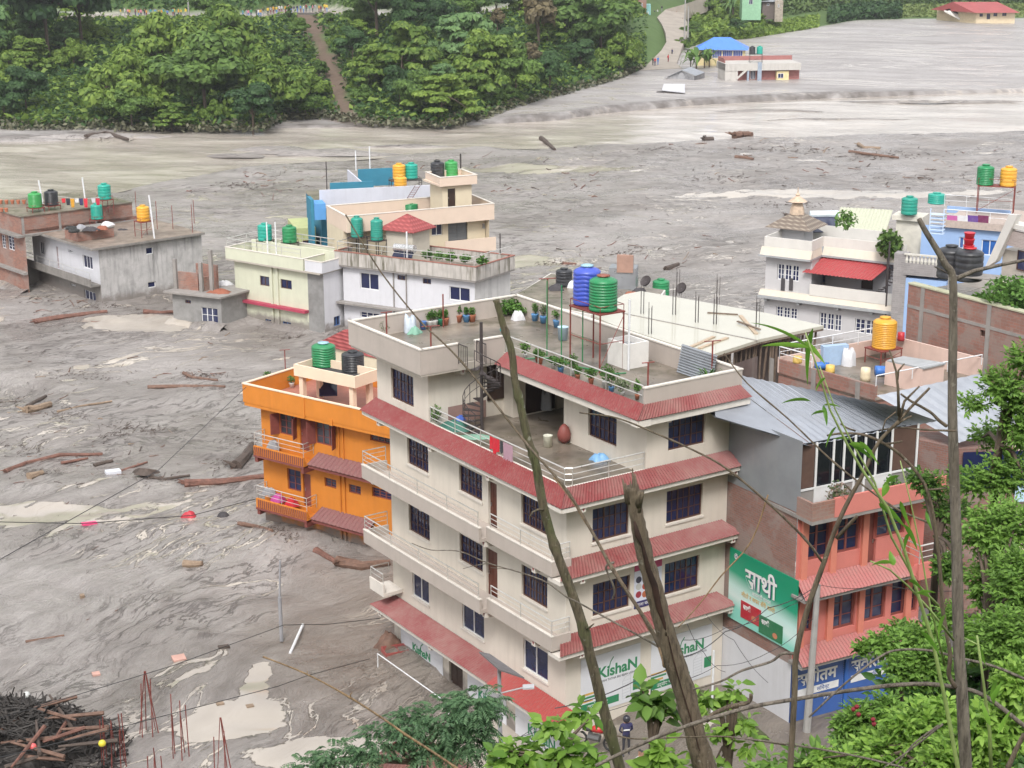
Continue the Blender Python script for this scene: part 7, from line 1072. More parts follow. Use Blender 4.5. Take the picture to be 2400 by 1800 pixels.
a, b = P(*KG(375, 1110), zf_ + .4), P(*KG(660, 1140), zf_ + .3); t = thing('sunken_roof', 'pale sheet roof lying almost flat on the far mud', 'roof', a); m = MB(); m.slab([a, b, P(*KG(660, 1035), zf_ + .8), P(*KG(400, 1035), zf_ + .8)], .15); m.build('sheet', surf('pale_sheet', (.55, .55, .58), .5, .1), t); m = MB(); m.slab([a + Vector((-1, -.3, -.25)), b + Vector((0, -.3, -.25)), b + Vector((0, 1, -.3)), a + Vector((0, 1, -.3))], .3); m.build('dark_eave', IRON, t)
KX = crop(1600, 0, .36166)
Ff = Face(P(*KX(1905, 125), -.6), P(*KX(2150, 125), -.6) - P(*KX(1905, 125), -.6)); t = thing('red_roof_school', 'long cream building with dark red roof at the upper right corner', 'building', Ff.pt(0, 0)); r = rect(Ff, KX, 1905, 82, 2152, 130); r2 = rect(Ff, KX, 1808, 75, 1905, 130); hh = [rect(Ff, KX, *x_) for x_ in ((1925, 88, 1945, 108), (1972, 88, 1992, 125), (2015, 84, 2038, 106), (2072, 82, 2098, 104))]; m = MB(); wall(m, Ff, r[0], r[1], -4, r[3], hh); Fl = Face(Ff.pt(r[0], 0), Vector((-.55, 1, 0)), (-1, 0)); wall(m, Fl, 0, 16, -4, r[3]); m.build('wall', surf('school_cream', (.66, .55, .38), .8), t)
for x_ in hh: window(t, Ff, x_, 2, 1, BROWN)
m = MB(); e = [Ff.pt(r[0] - .8, r[3] + .05, 1.6), Ff.pt(r[1] + 1, r[3] + .05, 1.6)]; bk = Vector((-9, 15, 0)); rd0, rd1 = e[0] + bk * .5 + Vector((0, 0, 2.6)), e[1] + bk * .5 + Vector((0, 0, 2.6)); m.quad(e[0], e[1], rd1, rd0); m.quad(rd0, rd1, e[1] + bk, e[0] + bk); m.quad(e[0], rd0, e[0] + bk); m.quad(e[1], e[1] + bk, rd1); m.build('red_roof', surf('dark_red_sheet', (.34, .08, .08), .6, .1, .4), t)
p = P(*KX(1760, 120), -.8); m = MB(); m.slab([p + Vector(v_) for v_ in ((-3, 0, 2.4), (-1.5, 0, 2.8), (4, 0, .2), (2, -1, -.2))], .5); m.build('broken_slab', OFFW, None, rootloc=p, label='broken white concrete slab left of the red roofed building', cat='rubble')
def simple(nm, K, x0, y0, x1, y1, zb, dep, mat, label, roof=None, rh=1.5):
 F = Face(P(*K(x0, y1), zb), P(*K(x1, y1), zb) - P(*K(x0, y1), zb)); r = rect(F, K, x0, y0, x1, y1); t = thing(nm, label, 'building', F.pt(0, zb)); m = MB(); m.fbox(F, r[0], r[1], r[2] - 3, r[3], -dep, 0); m.build('wall', mat, t)
 if roof: m = MB(); m.slab([F.pt(r[0] - .5, r[3], .7), F.pt(r[1] + .5, r[3], .7), F.pt(r[1] + .5, r[3] + rh, -dep), F.pt(r[0] - .5, r[3] + rh, -dep)], .12); m.build('roof', roof, t)
 wr = (r[0] + (r[1] - r[0]) * .35, r[0] + (r[1] - r[0]) * .55, r[2] + (r[3] - r[2]) * .3, r[2] + (r[3] - r[2]) * .65); window(t, F, wr, 2, 1, WHITEF, proud=.18); return t
simple('green_house', KG, 1370, -60, 1600, 100, 5.5, 8, surf('mint_paint', (.26, .46, .30), .8), 'mint green house cut by the top edge, right of the forest'); simple('stone_house', KG, 1620, 15, 1770, 95, 4.5, 6, surf('dark_timber', (.15, .12, .11), .9), 'dark low house with grey roof right of the mint house', ZINC); simple('stone_house', KG, 1775, 10, 1870, 125, 4, 6, surf('fieldstone', (.35, .30, .25), .9, .3, 2), 'small rough stone house left of the maize field')
p = P(*KG(130, 340), .8); t = simple('brick_tower_house', KG, 88, -120, 180, 330, 1.2, 6, BRK, 'tall narrow brick building beside the hill road'); simple('turquoise_house', KG, 182, 60, 235, 300, 1.6, 5, surf('turquoise_paint', (.25, .5, .5), .8), 'narrow turquoise wall behind the brick tower by the hill road')
def fronds(nm, label, loc, n, L, mat, seed, wdt=.12, up=1.2, cat='plant', group=None, stem=.6, k=5):
 rs = np.random.RandomState(seed); t = thing(nm, label, cat, loc, group); V = []; Fc = []
 for i in range(n):
  a = rs.rand() * 6.28; l = L * rs.uniform(.7, 1.1); u_ = up * rs.uniform(.5, 1.2); pr = None
  for j in range(k + 1):
   s = j / k; r = l * s * .8; z = stem + u_ * l * s - 1.15 * l * s * s * rs.uniform(.8, 1.1); w_ = wdt * L * math.sin(math.pi * min(.97, s * .9 + .08)); c = np.array([math.cos(a) * r, math.sin(a) * r, z]); sd_ = np.array([-math.sin(a), math.cos(a), 0]) * w_; V += [c - sd_, c + sd_]
   if j: b = len(V) - 4; Fc.append([b, b + 1, b + 3, b + 2])
 fast('frond', V, Fc, mat, t); m = MB(); m.tube([Vector(loc) + Vector((0, 0, -.3)), Vector(loc) + Vector((0, 0, stem + .2))], .08 * L / 2, 6); m.build('stem', BARK, t); return t
BAN = foliage('banana_green', (.05, .12, .02), (.16, .28, .06))
for x, y, s_, lb in ((800, 860, 4.2, 'banana plant with yellowing leaves left of the submerged house'), (900, 840, 3.6, 'banana plant behind the yellowing one near the submerged house'), (730, 850, 3.0, 'small banana plant beside the tilted shed'), (960, 830, 3.0, 'banana plant nearest to the submerged house')): fronds('banana_plant', lb, P(*KG(x, y), zf_), 16, s_, BAN, x, .11, 1.5, stem=s_ * .5)
fronds('palm_like_tree', 'palm like tree with drooping fronds among the roadside trees', onfar(1690, 25), 20, 6, FG4, 3, .05, 1.3, stem=5)
# ================================================================== driftwood
WOODS = [surf('wet_driftwood', (.15, .085, .06), .7, .35, 4, bump=.4), surf('dark_driftwood', (.075, .055, .045), .75, .35, 4, bump=.4), surf('pale_driftwood', (.25, .18, .125), .75, .3, 4, bump=.4), surf('red_driftwood', (.16, .075, .055), .7, .35, 4, bump=.4)]
def gz(p): return float(ground_z(np.array(p.x), np.array(p.y)))
def log(pxs_, r, mat, label, group=None, stubs=0, z=None, taper=.6, lift=0, wob=.12):
 pts = [];
 for x, y in pxs_: p = P(x, y, -2.2); p.z = gz(p) + r * .45 + lift; pts.append(p)
 m = MB(); dense = []
 for a, b in zip(pts, pts[1:]):
  for s in (0, .33, .66): q = a.lerp(b, s); dense.append(q + Vector((0, 0, random.uniform(-.1, .1) * r)))
 dense.append(pts[-1]); n = len(dense); m.tube(dense, [r * (1 - (1 - taper) * i / (n - 1)) for i in range(n)], 8, wob=wob)
 for k in range(stubs): q = dense[0].lerp(dense[1], random.random() * .5); d = Vector((random.uniform(-1, .3), random.uniform(-1, 1), random.uniform(.1, .9))).normalized() * r * random.uniform(1.3, 3.2); d.z *= .5; m.tube([q, q + d * .6, q + d + Vector((0, 0, -.1 * r))], [r * .38, r * .22, r * .08], 5)
 return m.build('driftwood_log', WOODS[mat], None, rootloc=pts[0], label=label, cat='log', group=group)
BL = [([(346, 908), (420, 905), (528, 911)], .17, 0, 'long straight brown log on the mud left of the orange house', 0), ([(432, 1136), (520, 1128), (625, 1117)], .30, 3, 'thick reddish log with root stump pointing at the orange house', 6), ([(552, 1096), (575, 1078), (592, 1052)], .42, 1, 'very thick dark tree trunk piece beside the orange house', 2), ([(12, 1100), (60, 1080), (140, 1068), (240, 1058)], .17, 3, 'long bent reddish log at the left edge of the mud', 5), ([(143, 1083), (206, 1072)], .12, 3, 'short reddish log just below the long bent one', 0), ([(64, 955), (108, 925)], .17, 1, 'dark brown log slanting upward at the far left', 0), ([(60, 971), (90, 962), (118, 950)], .34, 2, 'pale flared log under the slanting dark one', 2), ([(135, 968), (190, 953), (262, 940)], .11, 2, 'long thin pale branch right of the flared log', 3), ([(430, 872), (450, 884), (510, 895)], .14, 0, 'curved brown branch above the straight log', 2), ([(68, 1123), (101, 1112)], .28, 2, 'short thick log stump at the left', 0), ([(220, 1086), (264, 1077)], .16, 1, 'short dark log left of the white sack', 0), ([(276, 1098), (345, 1080)], .10, 3, 'thin straight reddish branch right of the white sack', 0), ([(330, 1108), (380, 1118), (445, 1112)], .12, 1, 'forked branch right of the dark debris lump', 4), ([(431, 1331), (475, 1334)], .24, 2, 'short tan log alone in the rippled mud', 0), ([(60, 1503), (150, 1487)], .09, 0, 'thin dark stick lying level near the lower left', 0), ([(0, 650), (45, 655), (100, 665), (176, 692)], .28, 0, 'long half buried trunk below the brick house', 4), ([(81, 759), (170, 748), (252, 740)], .26, 3, 'reddish trunk in the mud between grey house and hut', 4), ([(336, 738), (375, 735), (412, 730)], .22, 3, 'short reddish trunk touching the concrete hut', 1), ([(1268, 328), (1285, 338), (1300, 350)], .38, 1, 'dark leaning snag in the river margin', 1), ([(1990, 356), (2106, 369)], .24, 0, 'long brown trunk near the far side at right', 2), ([(2012, 340), (2025, 348), (2063, 351)], .3, 2, 'pale forked trunk near the far side at right', 2), ([(1723, 371), (1766, 374)], .3, 0, 'brown trunk piece in the middle right of the far mud', 1), ([(1720, 322), (1742, 320), (1762, 323)], .6, 0, 'heavy brown root mass at the white river edge', 4), ([(1648, 329), (1672, 328)], .5, 1, 'dark root lump left of the heavy brown root mass', 3), ([(200, 322), (250, 316), (300, 330)], .4, 1, 'dark trunk in the drift heap at the upper left river edge', 6), ([(1560, 632), (1590, 622)], .3, 1, 'dark log with raised end in the mud beyond the wet slab', 2), ([(1318, 620), (1350, 618)], .2, 3, 'reddish log in the mud beyond the blue tank', 0), ([(790, 1330), (850, 1345), (915, 1340)], .3, 0, 'brown trunk lying between orange and cream house', 5), ([(1840, 510), (1900, 520), (1990, 490)], .2, 1, 'long dark branch right of the pagoda finial', 3), ([(560, 1240), (600, 1250), (640, 1275)], .14, 0, 'thin stick against the sunken front of the orange house', 2), ([(740, 1310), (790, 1330)], .2, 3, 'brick red plank like log by the orange house foot', 0)]
for pxs_, r, mt, lb, st_ in BL: log(pxs_, r, mt, lb, stubs=st_)
DG = [('small brown driftwood stick lying on the grey mud', 0), ('small dark driftwood stick lying on the grey mud', 1), ('small pale driftwood stick lying on the grey mud', 2), ('small reddish driftwood stick lying on the grey mud', 3)]
lr = random.Random(21)
def inhouse(x, y): return (x > 560 and y > 900 and x < 2400) or (560 < x < 1250 and 470 < y < 900) or (1330 < x < 2400 and y > 640) or (1780 < x and y > 520) or (x < 480 and 460 < y < 700) or (400 < x < 560 and y < 780 and y > 620)
CC0 = [(250, 90, 1080, 28), (120, 80, 960, 30), (450, 60, 870, 14), (1650, 200, 340, 14), (1900, 200, 400, 22), (1500, 120, 600, 20), (1300, 120, 440, 20), (620, 60, 430, 18), (2200, 120, 430, 20), (850, 60, 1335, 10), (100, 70, 690, 18)]
cnt = 0
while cnt < 270:
 x, y = lr.uniform(0, 2400), 350 + 1150 * lr.random() ** 1.5
 if lr.random() < .6: q = lr.choice(CC0); x, y = lr.gauss(q[0], q[1]), lr.gauss(q[2], q[3])
 if inhouse(x, y) or (y < ydist(RIV_B, x) + 8): continue
 if y > 1150 and lr.random() < .6: continue
 sc = P(x, y).length / FPX; L_ = lr.uniform(6, 28) * (1.4 if lr.random() < .15 else 1) * (.8 if y < 500 else 1.0); an = lr.gauss(-.12, .45) if lr.random() < .75 else lr.uniform(-1.5, 1.5); dx, dy = math.cos(an) * L_, math.sin(an) * L_ * .55; k = lr.choice([0, 0, 1, 1, 2, 3, 3]); r = sc * lr.uniform(.5, 1.5)
 log([(x, y), (x + dx * .5, y + dy * .5 + lr.uniform(-2, 2)), (x + dx, y + dy)], r, k, DG[k][0], 'driftwood scattered over the mud, ' + ('brown', 'dark', 'pale', 'reddish')[k], stubs=lr.choice([0, 0, 1, 2])); cnt += 1
m = MB(); 
CC = [(365, 1118, 60, 16), (1180 * .3013, 1010, 55, 14), (270, 1020, 60, 12), (60, 1040, 60, 22), (90, 1110, 40, 10), (520, 1085, 35, 16), (150, 975, 50, 12), (560, 1030, 40, 14), (300, 1000, 30, 8), (240, 325, 50, 8), (1310, 620, 60, 8), (1870, 480, 90, 10), (1550, 350, 80, 6), (1850, 350, 120, 7), (2100, 365, 100, 8), (560, 440, 60, 8), (1700, 420, 90, 8), (640, 1265, 50, 14), (690, 1290, 40, 10), (780, 1320, 50, 10), (860, 1335, 40, 10), (240, 725, 60, 8), (460, 765, 40, 6), (700, 790, 60, 6), (1480, 590, 60, 8), (200, 880, 80, 14), (470, 880, 60, 9), (20, 940, 30, 14), (120, 700, 50, 8), (2150, 420, 90, 8)]
for i in range(2600):
 if lr.random() < .72: q = lr.choice(CC); x, y = lr.gauss(q[0], q[2] * .6), lr.gauss(q[1], q[3] * .6)
 else: x, y = lr.uniform(-20, 2400), 345 + 1000 * lr.random() ** 1.3
 if y < 345 and y < 300 or (inhouse(x, y) and not 560 < x < 700) or (y < ydist(RIV_B, min(max(x, 0), 2400)) + 5 and y > 340): continue
 p = P(x, y); sc = p.length / FPX; p.z = gz(p) + .04; a = lr.gauss(.3, .8); l = lr.uniform(4, 22) * sc * lr.random(); d = Vector((math.cos(a) * l, math.sin(a) * l * 2.2, lr.uniform(0, .4) * l * .6)); m.tube([p, p + d * .6, p + d + Vector((0, lr.uniform(-.2, .2) * l, 0))], [sc * lr.uniform(.5, 1.3), sc * .5, sc * .25], 3, cap=False)
m.build('twig_litter', WOODS[1], None, kind='stuff')
for x, y, rx, ry, h in ((640, 352, 6, 2.2, .55), (760, 360, 9, 2.5, .6), (560, 366, 4, 1.5, .4), (215, 322, 12, 1.6, .6), (60, 330, 10, 1.2, .45), (960, 345, 7, 1.2, .4), (1800, 262, 9, 1.2, .4), (1950, 283, 12, 1.2, .4), (2200, 240, 14, 1.2, .4)):
 o = heap(P(x, y, -2.35), rx, ry, h, MUD, '', '', 'mud_bank', seed=x); [o.__delitem__(k) for k in list(o.keys())]; o['kind'] = 'structure'
def flat(x, y, w_, d_, mat, nm, label, cat, h=.08, rz=.3):
 p = P(x, y); p.z = gz(p); f_ = Fr(p.xy, math.degrees(rz)); m = MB(); m.hexa([f_.w(a, b, p.z + zz_) for zz_ in (-.05, h) for a, b in ((0, 0), (w_, .1 * d_), (w_ * .9, d_), (-.1 * w_, d_ * .9))]); return m.build(nm, mat, None, rootloc=p, label=label, cat=cat)
flat(250, 1107, .9, .6, plain('sack_white', (.68, .7, .76), .5), 'white_sack', 'white plastic sack lying on the mud at the left', 'sack', .16); flat(195, 1236, .8, .35, plain('pink_plastic', (.75, .06, .2), .6), 'plastic_sheet', 'crumpled pink plastic on the mud', 'plastic', .15); heap(P(445, 1212), .36, .25, .4, plain('red_bundle', (.5, .03, .05), .6), 'red bundle lying on the mud near the cable', 'bundle', 'bundle', seed=50); heap(P(525, 1213), .35, .3, .35, junk[0], 'small dark lump right of the red bundle', 'lump', 'lump', seed=51); heap(P(340, 1110), .8, .45, .35, WOODS[1], 'dark debris lump with twigs at the cable end', 'debris', 'debris_lump', seed=52)
flat(408, 1558, .6, .7, surf('pinkish_board', (.5, .3, .25), .8), 'board', 'pinkish square board on the mud', 'board', .08); flat(218, 1590, .35, .4, surf('pinkish_board', (.5, .3, .25), .8), 'board', 'small reddish board left of the pinkish square one', 'board', .08); flat(515, 1530, .5, .3, WOODS[1], 'board', 'dark flat board on the cable line', 'board', .06); flat(510, 1668, .32, .3, WOODS[2], 'board', 'tan square board, left of two near the pool', 'board', .05); flat(580, 1672, .32, .3, WOODS[2], 'board', 'tan square board, right of two near the pool', 'board', .05); flat(188, 1397, .22, .3, WOODS[2], 'block', 'small tan block in the rippled mud', 'block', .15)
m = MB(); a, b = P(680, 1541), P(710, 1473); a.z += .2; b.z += .2; m.tube([a, b], .07, 8); m.build('white_pipe', WHITEP, None, rootloc=a, label='white plastic pipe lying on the mud left of the cream house', cat='pipe')
p = P(660, 1502); h = vz(p, (660, 1313)) - p.z; m = MB(); m.tube([p, p + Vector((0, 0, h * .55))], .09, 8); m.tube([p + Vector((0, 0, h * .55)), p + Vector((.1, 0, h))], .05, 8); m.build('lamp_post', surf('pole_grey', (.3, .3, .32), .6), None, rootloc=p, label='thin grey post standing alone in the mud left of the cream house', cat='post')
for x, yb, yt, n, w_, lb in ((268, 1800, 1657, 8, .5, 'thick bundle of rusty bars beside the dark debris pile'), (350, 1724, 1572, 6, .45, 'bundle of rusty bars tied to a point, furthest back'), (424, 1775, 1622, 5, .35, 'bundle of rusty bars standing on a wood scrap'), (525, 1835, 1681, 5, .42, 'bundle of rusty bars tied to a point at the right'), (365, 1830, 1742, 4, .3, 'short bundle of rusty bars at the bottom edge')):
 p = P(x, yb); h = vz(p, (x, yt)) - p.z; t = thing('rebar_column', lb, 'steel bars', p, 'column bars left of the cream house'); tie = 'point' in lb
 for i in range(n):
  a_ = i / n * 6.28; q = p + Vector((math.cos(a_) * w_, math.sin(a_) * w_, -.3)); tp = p + Vector((math.cos(a_) * w_ * (.05 if tie and i < n * .6 else .9), 0, h * (1 if tie and i < n * .6 else random.uniform(.62, .98)))); m = MB(); m.tube([q, tp], .022, 4); m.build('bar', RUSTY, t)
pc = P(60, 1800, -2.2); m = MB(); n1 = 30; VV = []; 
for j in range(9):
 for i in range(n1): a_ = i / n1 * 6.283; r_ = 1 - j / 8; rad = (4.6 + .8 * math.sin(3 * a_) + .5 * math.sin(7 * a_)) * r_; m.v.append((pc.x - 2.0 + rad * math.cos(a_) * 1.15, pc.y + 1.2 + rad * math.sin(a_) * .8, -2.4 + 2.1 * (1 - r_ ** 1.7) + random.uniform(-.12, .12)))
for j in range(8):
 for i in range(n1): m.f.append([j * n1 + i, j * n1 + (i + 1) % n1, (j + 1) * n1 + (i + 1) % n1, (j + 1) * n1 + i]); m.mi.append(0)
dr = random.Random(9)
for i in range(1900): a_ = dr.uniform(0, 6.28); r_ = dr.random() ** .6; c_ = Vector((pc.x - 2 + 5.2 * r_ * math.cos(a_) * 1.15, pc.y + 1.2 + 5.2 * r_ * math.sin(a_) * .8, -2.3 + 2.1 * (1 - min(1, r_) ** 1.7) + dr.uniform(0, .25))); d = Vector((dr.gauss(0, 1), dr.gauss(0, 1), dr.gauss(0, .35))).normalized() * dr.uniform(.15, .6); m.tube([c_ - d, c_ + d], dr.uniform(.015, .05), 4, cap=False)
m.build('driftwood_pile', surf('black_wet_wood', (.035, .03, .027), .7, .5, 3), None, label='great pile of black wet driftwood in the lower left corner', cat='debris', kind='stuff')
for i in range(16): x, y = dr.uniform(5, 215), dr.uniform(1640, 1790); z_ = -.9 + dr.uniform(0, .5); a = P(x, y, z_); d = Vector((dr.gauss(0, 1), dr.gauss(0, .6), dr.gauss(0, .2))).normalized() * dr.uniform(.5, 1.4); m = MB(); m.tube([a - d, a, a + d], [.09, .08, .05], 6); m.build('driftwood_log', WOODS[dr.choice([0, 0, 3, 1])], None, rootloc=a, label='broken log lying on top of the black driftwood pile', cat='log', group='logs on the black driftwood pile')
for x, y, c_, lb in ((78, 1758, (.7, .12, .12), 'red plastic ball on the black driftwood pile'), (240, 1750, (.7, .6, .05), 'yellow plastic piece at the right of the driftwood pile'), (63, 1636, (.6, .62, .6), 'pale plastic piece near the top of the driftwood pile')): p = P(x, y, -.7); m = MB(); m.lathe(p, [(.02, 0), (.14, .07), (.16, .15), (.12, .25), (.02, .3)], 10); m.build('plastic_ball', plain('pl_%d' % x, c_, .4), None, smooth=True, rootloc=p, label=lb, cat='plastic')
m = MB(); a, b = P(885, 1532, -1.2), P(1052, 1650, -1.2); m.tube([a - Vector((0, 0, .8)), a, b, b - Vector((0, 0, 1))], .028, 6); m.build('white_rail', WHITEP, None, rootloc=a, label='white tubular rail running along the mud beside the cream house', cat='railing')
def crate(x, y, z, col, nm, label, s=.6, rz=20):
 p = P(x, y, z); f_ = Fr(p.xy, rz); m = MB(); h = s * .6
 m.box(f_, 0, s * 1.3, 0, s, z, z + .03); m.box(f_, 0, s * 1.3, 0, .03, z + .03, z + h); m.box(f_, 0, s * 1.3, s - .03, s, z + .03, z + h); m.box(f_, 0, .03, .03, s - .03, z + .03, z + h); m.box(f_, s * 1.3 - .03, s * 1.3, .03, s - .03, z + .03, z + h)
 for k in range(5): m.box(f_, .1 + k * s * .24, .14 + k * s * .24, -.012, 0, z + .05, z + h - .03)
 return m.build(nm, plain(nm + '_' + str(int(x)), col, .6), None, rootloc=p, label=label, cat='crate')
crate(905, 1556, -2.1, (.33, .07, .06), 'crate', 'red crate on the left by the white rail end', .85); crate(938, 1552, -2.1, (.26, .05, .05), 'crate', 'darker red crate touching the striped banner', .8); heap(P(912, 1522, -2.0), .8, .5, .9, WOODS[0], 'tangle of brown twigs behind the red crates', 'twigs', 'twig_heap', seed=60)
def skirt(F, u0, u1, zb=-2.25, out=1.3, h=.5, seed=1):
 rs = np.random.RandomState(seed); m = MB(); n = max(6, int(abs(u1 - u0) / .45)); H = np.convolve(rs.rand(n + 7), np.ones(4) / 4)[3:n + 4]
 for i in range(n + 1):
  u = u0 + (u1 - u0) * i / n; a, o_ = h * (.3 + 1.3 * H[i]), out * (.5 + H[i])
  m.v += [tuple(F.pt(u, zb + a, -.1)), tuple(F.pt(u, zb + a * .8, .12 + .1 * H[i])), tuple(F.pt(u, zb + a * .3, o_ * .55)), tuple(F.pt(u, zb - .35, o_))]
 for i in range(n):
  for j in range(3): b = 4 * i + j; m.f.append([b, b + 4, b + 5, b + 1]); m.mi.append(0)
 m.build('silt_bank', MUD, None, smooth=True, kind='structure')
for i, (F_, a, b) in enumerate(((Fr((-6.31, 84.72), 53.5, 144).L(), -1, 10), (Fr((-15.3, 134.0), 55, 144).L(), -.5, 10.6), (Fr((-15.3, 134.0), 55, 144).Rt(), -.3, 4), (Fr((-36.0, 144.4), 41, 131.3).L(), -.5, 13), (Fr((-36.0, 144.4), 41, 131.3).Rt(), -.5, 11), (Fr((-24.2, 136.7), 55, 155).L(), -.4, 5.3), (Fr((-24.2, 136.7), 55, 155).Rt(), -.3, 4), (ML, 6, 14.2), (Fr((-44.2, 150.0), 41, 131.3).L(), -.5, 9), (Fr((29.4, 126.8), 58, 147.3).L(), 4, 11))): skirt(F_, a, b, seed=i, h=.3 if i == 7 else .4)
# ================================================================== roof garden, cloths, street things
def hz(p): return float(hill_z(np.array(p[0]), np.array(p[1])))
SHR = foliage('garden_green', (.03, .09, .015), (.13, .26, .05)); SHY = foliage('garden_grey_green', (.10, .14, .07), (.24, .30, .15)); 
def potted(loc, label, r=.3, h=.5, pot=None, seed=0, leaf=.09, mat=None, n=160, ph=.3, cat='potted plant', nm='potted_plant', group='potted plants on the roof garden', potless=False):
 rs = np.random.RandomState(seed); t = thing(nm, label, cat, loc, group)
 if not potless: m = MB(); m.lathe(loc, [(ph * .36, 0), (ph * .5, ph * .9), (ph * .56, ph), (ph * .44, ph * .98)], 12); m.build('pot', pot, t, smooth=True)
 else: ph = 0
 d = rs.normal(size=(n, 3)); d /= np.linalg.norm(d, axis=1)[:, None]; pc = d * (rs.rand(n) ** .5)[:, None] * np.array([r, r, h * .5]) + np.array([0, 0, ph + h * .55]); V, F4 = leafquads(pc, leaf, rs, .2); fast('leaves', V, F4, mat or SHR, t); m = MB()
 for i in range(3): q = Vector(loc) + Vector(tuple(pc[i])); m.tube([Vector(loc) + Vector((0, 0, ph * .8)), q], .012, 4)
 m.build('stem', BARK, t); return t
PT, PW, PB_, PG_ = surf('terracotta', (.45, .16, .09), .8), plain('white_tub', (.68, .68, .66), .5), plain('blue_tub', (.10, .28, .55), .5), plain('green_tub', (.03, .3, .16), .5)
zr = 12.65; q2 = lambda x, y, z=12.65: P(800 + x * .2712, 650 + y * .2712, z)
for i, (x, y, pt, lb, r, h) in enumerate(((340, 480, PW, 'grey green shrub at the left corner of the roof garden', .45, .7), (765, 435, PW, 'white tub plant, left one of the pair by the sacks', .2, .45), (803, 430, PW, 'white tub plant, right one of the pair by the sacks', .22, .5), (855, 415, PG_, 'plant in a green tub by the back parapet', .22, .45), (900, 412, PT, 'small plant in a terracotta pot beside the green tub', .15, .4), (1015, 385, PT, 'thin plant in a terracotta pot beside the thin pole', .15, .5), (1080, 385, PB_, 'thin plant in a blue and white tub', .12, .4), (1132, 382, PT, 'plant in the largest terracotta pot', .2, .35), (1672, 375, PB_, 'yellowish plant in a pale blue tub at the back right', .16, .55), (1745, 395, PB_, 'sparse plant in a tilted blue tub at the back right', .18, .6), (1860, 430, PB_, 'plant in a blue tub by the green pipe', .28, .5))):
 potted(q2(x, y), lb, r, h, pt, i, .07, SHY if i in (0, 9) else SHR, 150 if r < .3 else 330, .34, potless=(i == 0))
potted(q2(1440, 320), 'bright green leafy bush at the back right corner of the roof', .75, .8, PW, 40, .12, SHR, 700, potless=True); potted(q2(1535, 335), 'dark green bush above the white sack', .42, .5, PW, 41, .1, SHR, 260, potless=True)
heap(q2(1528, 368), .35, .25, .45, junk[2], 'white sack under the dark green bush', 'sack', 'sack', seed=70); heap(q2(595, 475), .3, .28, .75, plain('blue_white_sack', (.5, .56, .64), .6), 'tall blue and white sack near the left of the roof', 'sack', 'sack', seed=71); heap(q2(630, 485), .3, .3, .35, plain('green_bag', (.2, .4, .3), .6), 'greenish bag in front of the blue and white sack', 'bag', 'bag', seed=72); drum(0, 0, 0, 'blue', 'small blue canister by the white tubs', K=lambda a, b: (800 + 708 * .2712, 650 + 445 * .2712), r=.12, h=.34) if False else None
def tub(p, col, nm, label, r=.16, h=.36): m = MB(); m.lathe(p, [(r * .85, 0), (r, h), (r * 1.08, h + .02), (r * .95, h)], 12); return m.build(nm, plain('tubcol_' + label[:5], col, .5), None, smooth=True, rootloc=p, label=label, cat='bucket')
tub(q2(708, 448), (.08, .2, .5), 'canister', 'blue canister by the left pair of white tubs'); tub(q2(1785, 1465, 9.71), (.72, .72, .6), 'bucket', 'cream bucket standing on the lower terrace', .2, .5)
tub(q2(1915, 540), (.45, .6, .72), 'canister', 'pale blue sack like canister beside the green pipes', .25, .6)
pr_ = random.Random(3)
for i in range(12): b = 8.9 - i * .74 + pr_.uniform(-.25, .25); potted(M.w(3.85 + pr_.uniform(0, .3), b, 12.65), 'small potted plant along the steel railing above the red canopy', pr_.uniform(.14, .42), pr_.uniform(.25, .75), (PW, PT, PT, PW, PB_)[i % 5], 80 + i, .075, (SHR, SHY)[pr_.random() < .3], 190, pr_.uniform(.18, .28), group='plants along the roof railing')
fronds('palm_like_plant', 'palm like plant inside the front right roof parapet', M.w(7.6, .6, 12.65), 22, .85, SHR, 8, .05, 1.6, stem=.25)
for a, b, lb in ((.25, 10.2, 'small climbing plant at the left end of the terrace railing'),): potted(M.w(a, b, 9.98), lb, .25, .8, PW, 99, .07, SHR, 130, potless=True)
def cloth(p0, dirv, w_, h, mat, label, folds=3, d=.04, nrm=None):
 F = Face(p0, dirv); m = MB(); n = 14; L_ = MB()
 for side, dd in ((0, d),):
  for i in range(n + 1):
   s = i / n; off = math.sin(s * math.pi * 2 * folds) * .025; dip = h * (1 - .12 * math.sin(s * 9)); m.v += [tuple(F.pt(s * w_, p0.z, dd)), tuple(F.pt(s * w_, p0.z - dip * .5, dd + off)), tuple(F.pt(s * w_ * .97, p0.z - dip, dd + off * 1.6))]
  for i in range(n): b = 3 * i; m.f += [[b, b + 3, b + 4, b + 1], [b + 1, b + 4, b + 5, b + 2]]; m.mi += [0, 0]
 return m.build('garment', mat, None, smooth=True, rootloc=p0, label=label, cat='clothes')
zt_ = 10.7; bdir = M.b; b1 = M.L(-.02).on((1150, 1030))[0]
cloth(M.w(-.03, b1, zt_), -bdir, .75, .62, plain('bright_red_cloth', (.55, .015, .03), .9), 'bright red garment on the terrace rail'); cloth(M.w(-.03, b1 - .78, zt_), -bdir, .22, .5, CLO['black'], 'narrow black garment between the red and the pink one', 1); cloth(M.w(-.03, b1 - 1.02, zt_), -bdir, .7, .85, plain('mauve_cloth', (.42, .26, .32), .9), 'mauve pink patterned garment on the terrace rail', 4)
heap(q2(985, 1310, 9.71), .75, .5, .4, plain('green_tarp', (.04, .16, .12), .7), 'dark green folded tarpaulin inside the terrace rail', 'tarpaulin', 'tarpaulin', seed=73); heap(q2(1025, 1275, 9.8), .4, .3, .45, plain('blue_tarp', (.06, .13, .5), .7), 'blue plastic lump on the green tarpaulin', 'plastic', 'plastic_lump', seed=74); heap(q2(1150, 1380, 9.71), .8, .4, .12, plain('green_net', (.2, .36, .27), .8), 'heap of pale green netting on the terrace', 'net', 'net', seed=75)
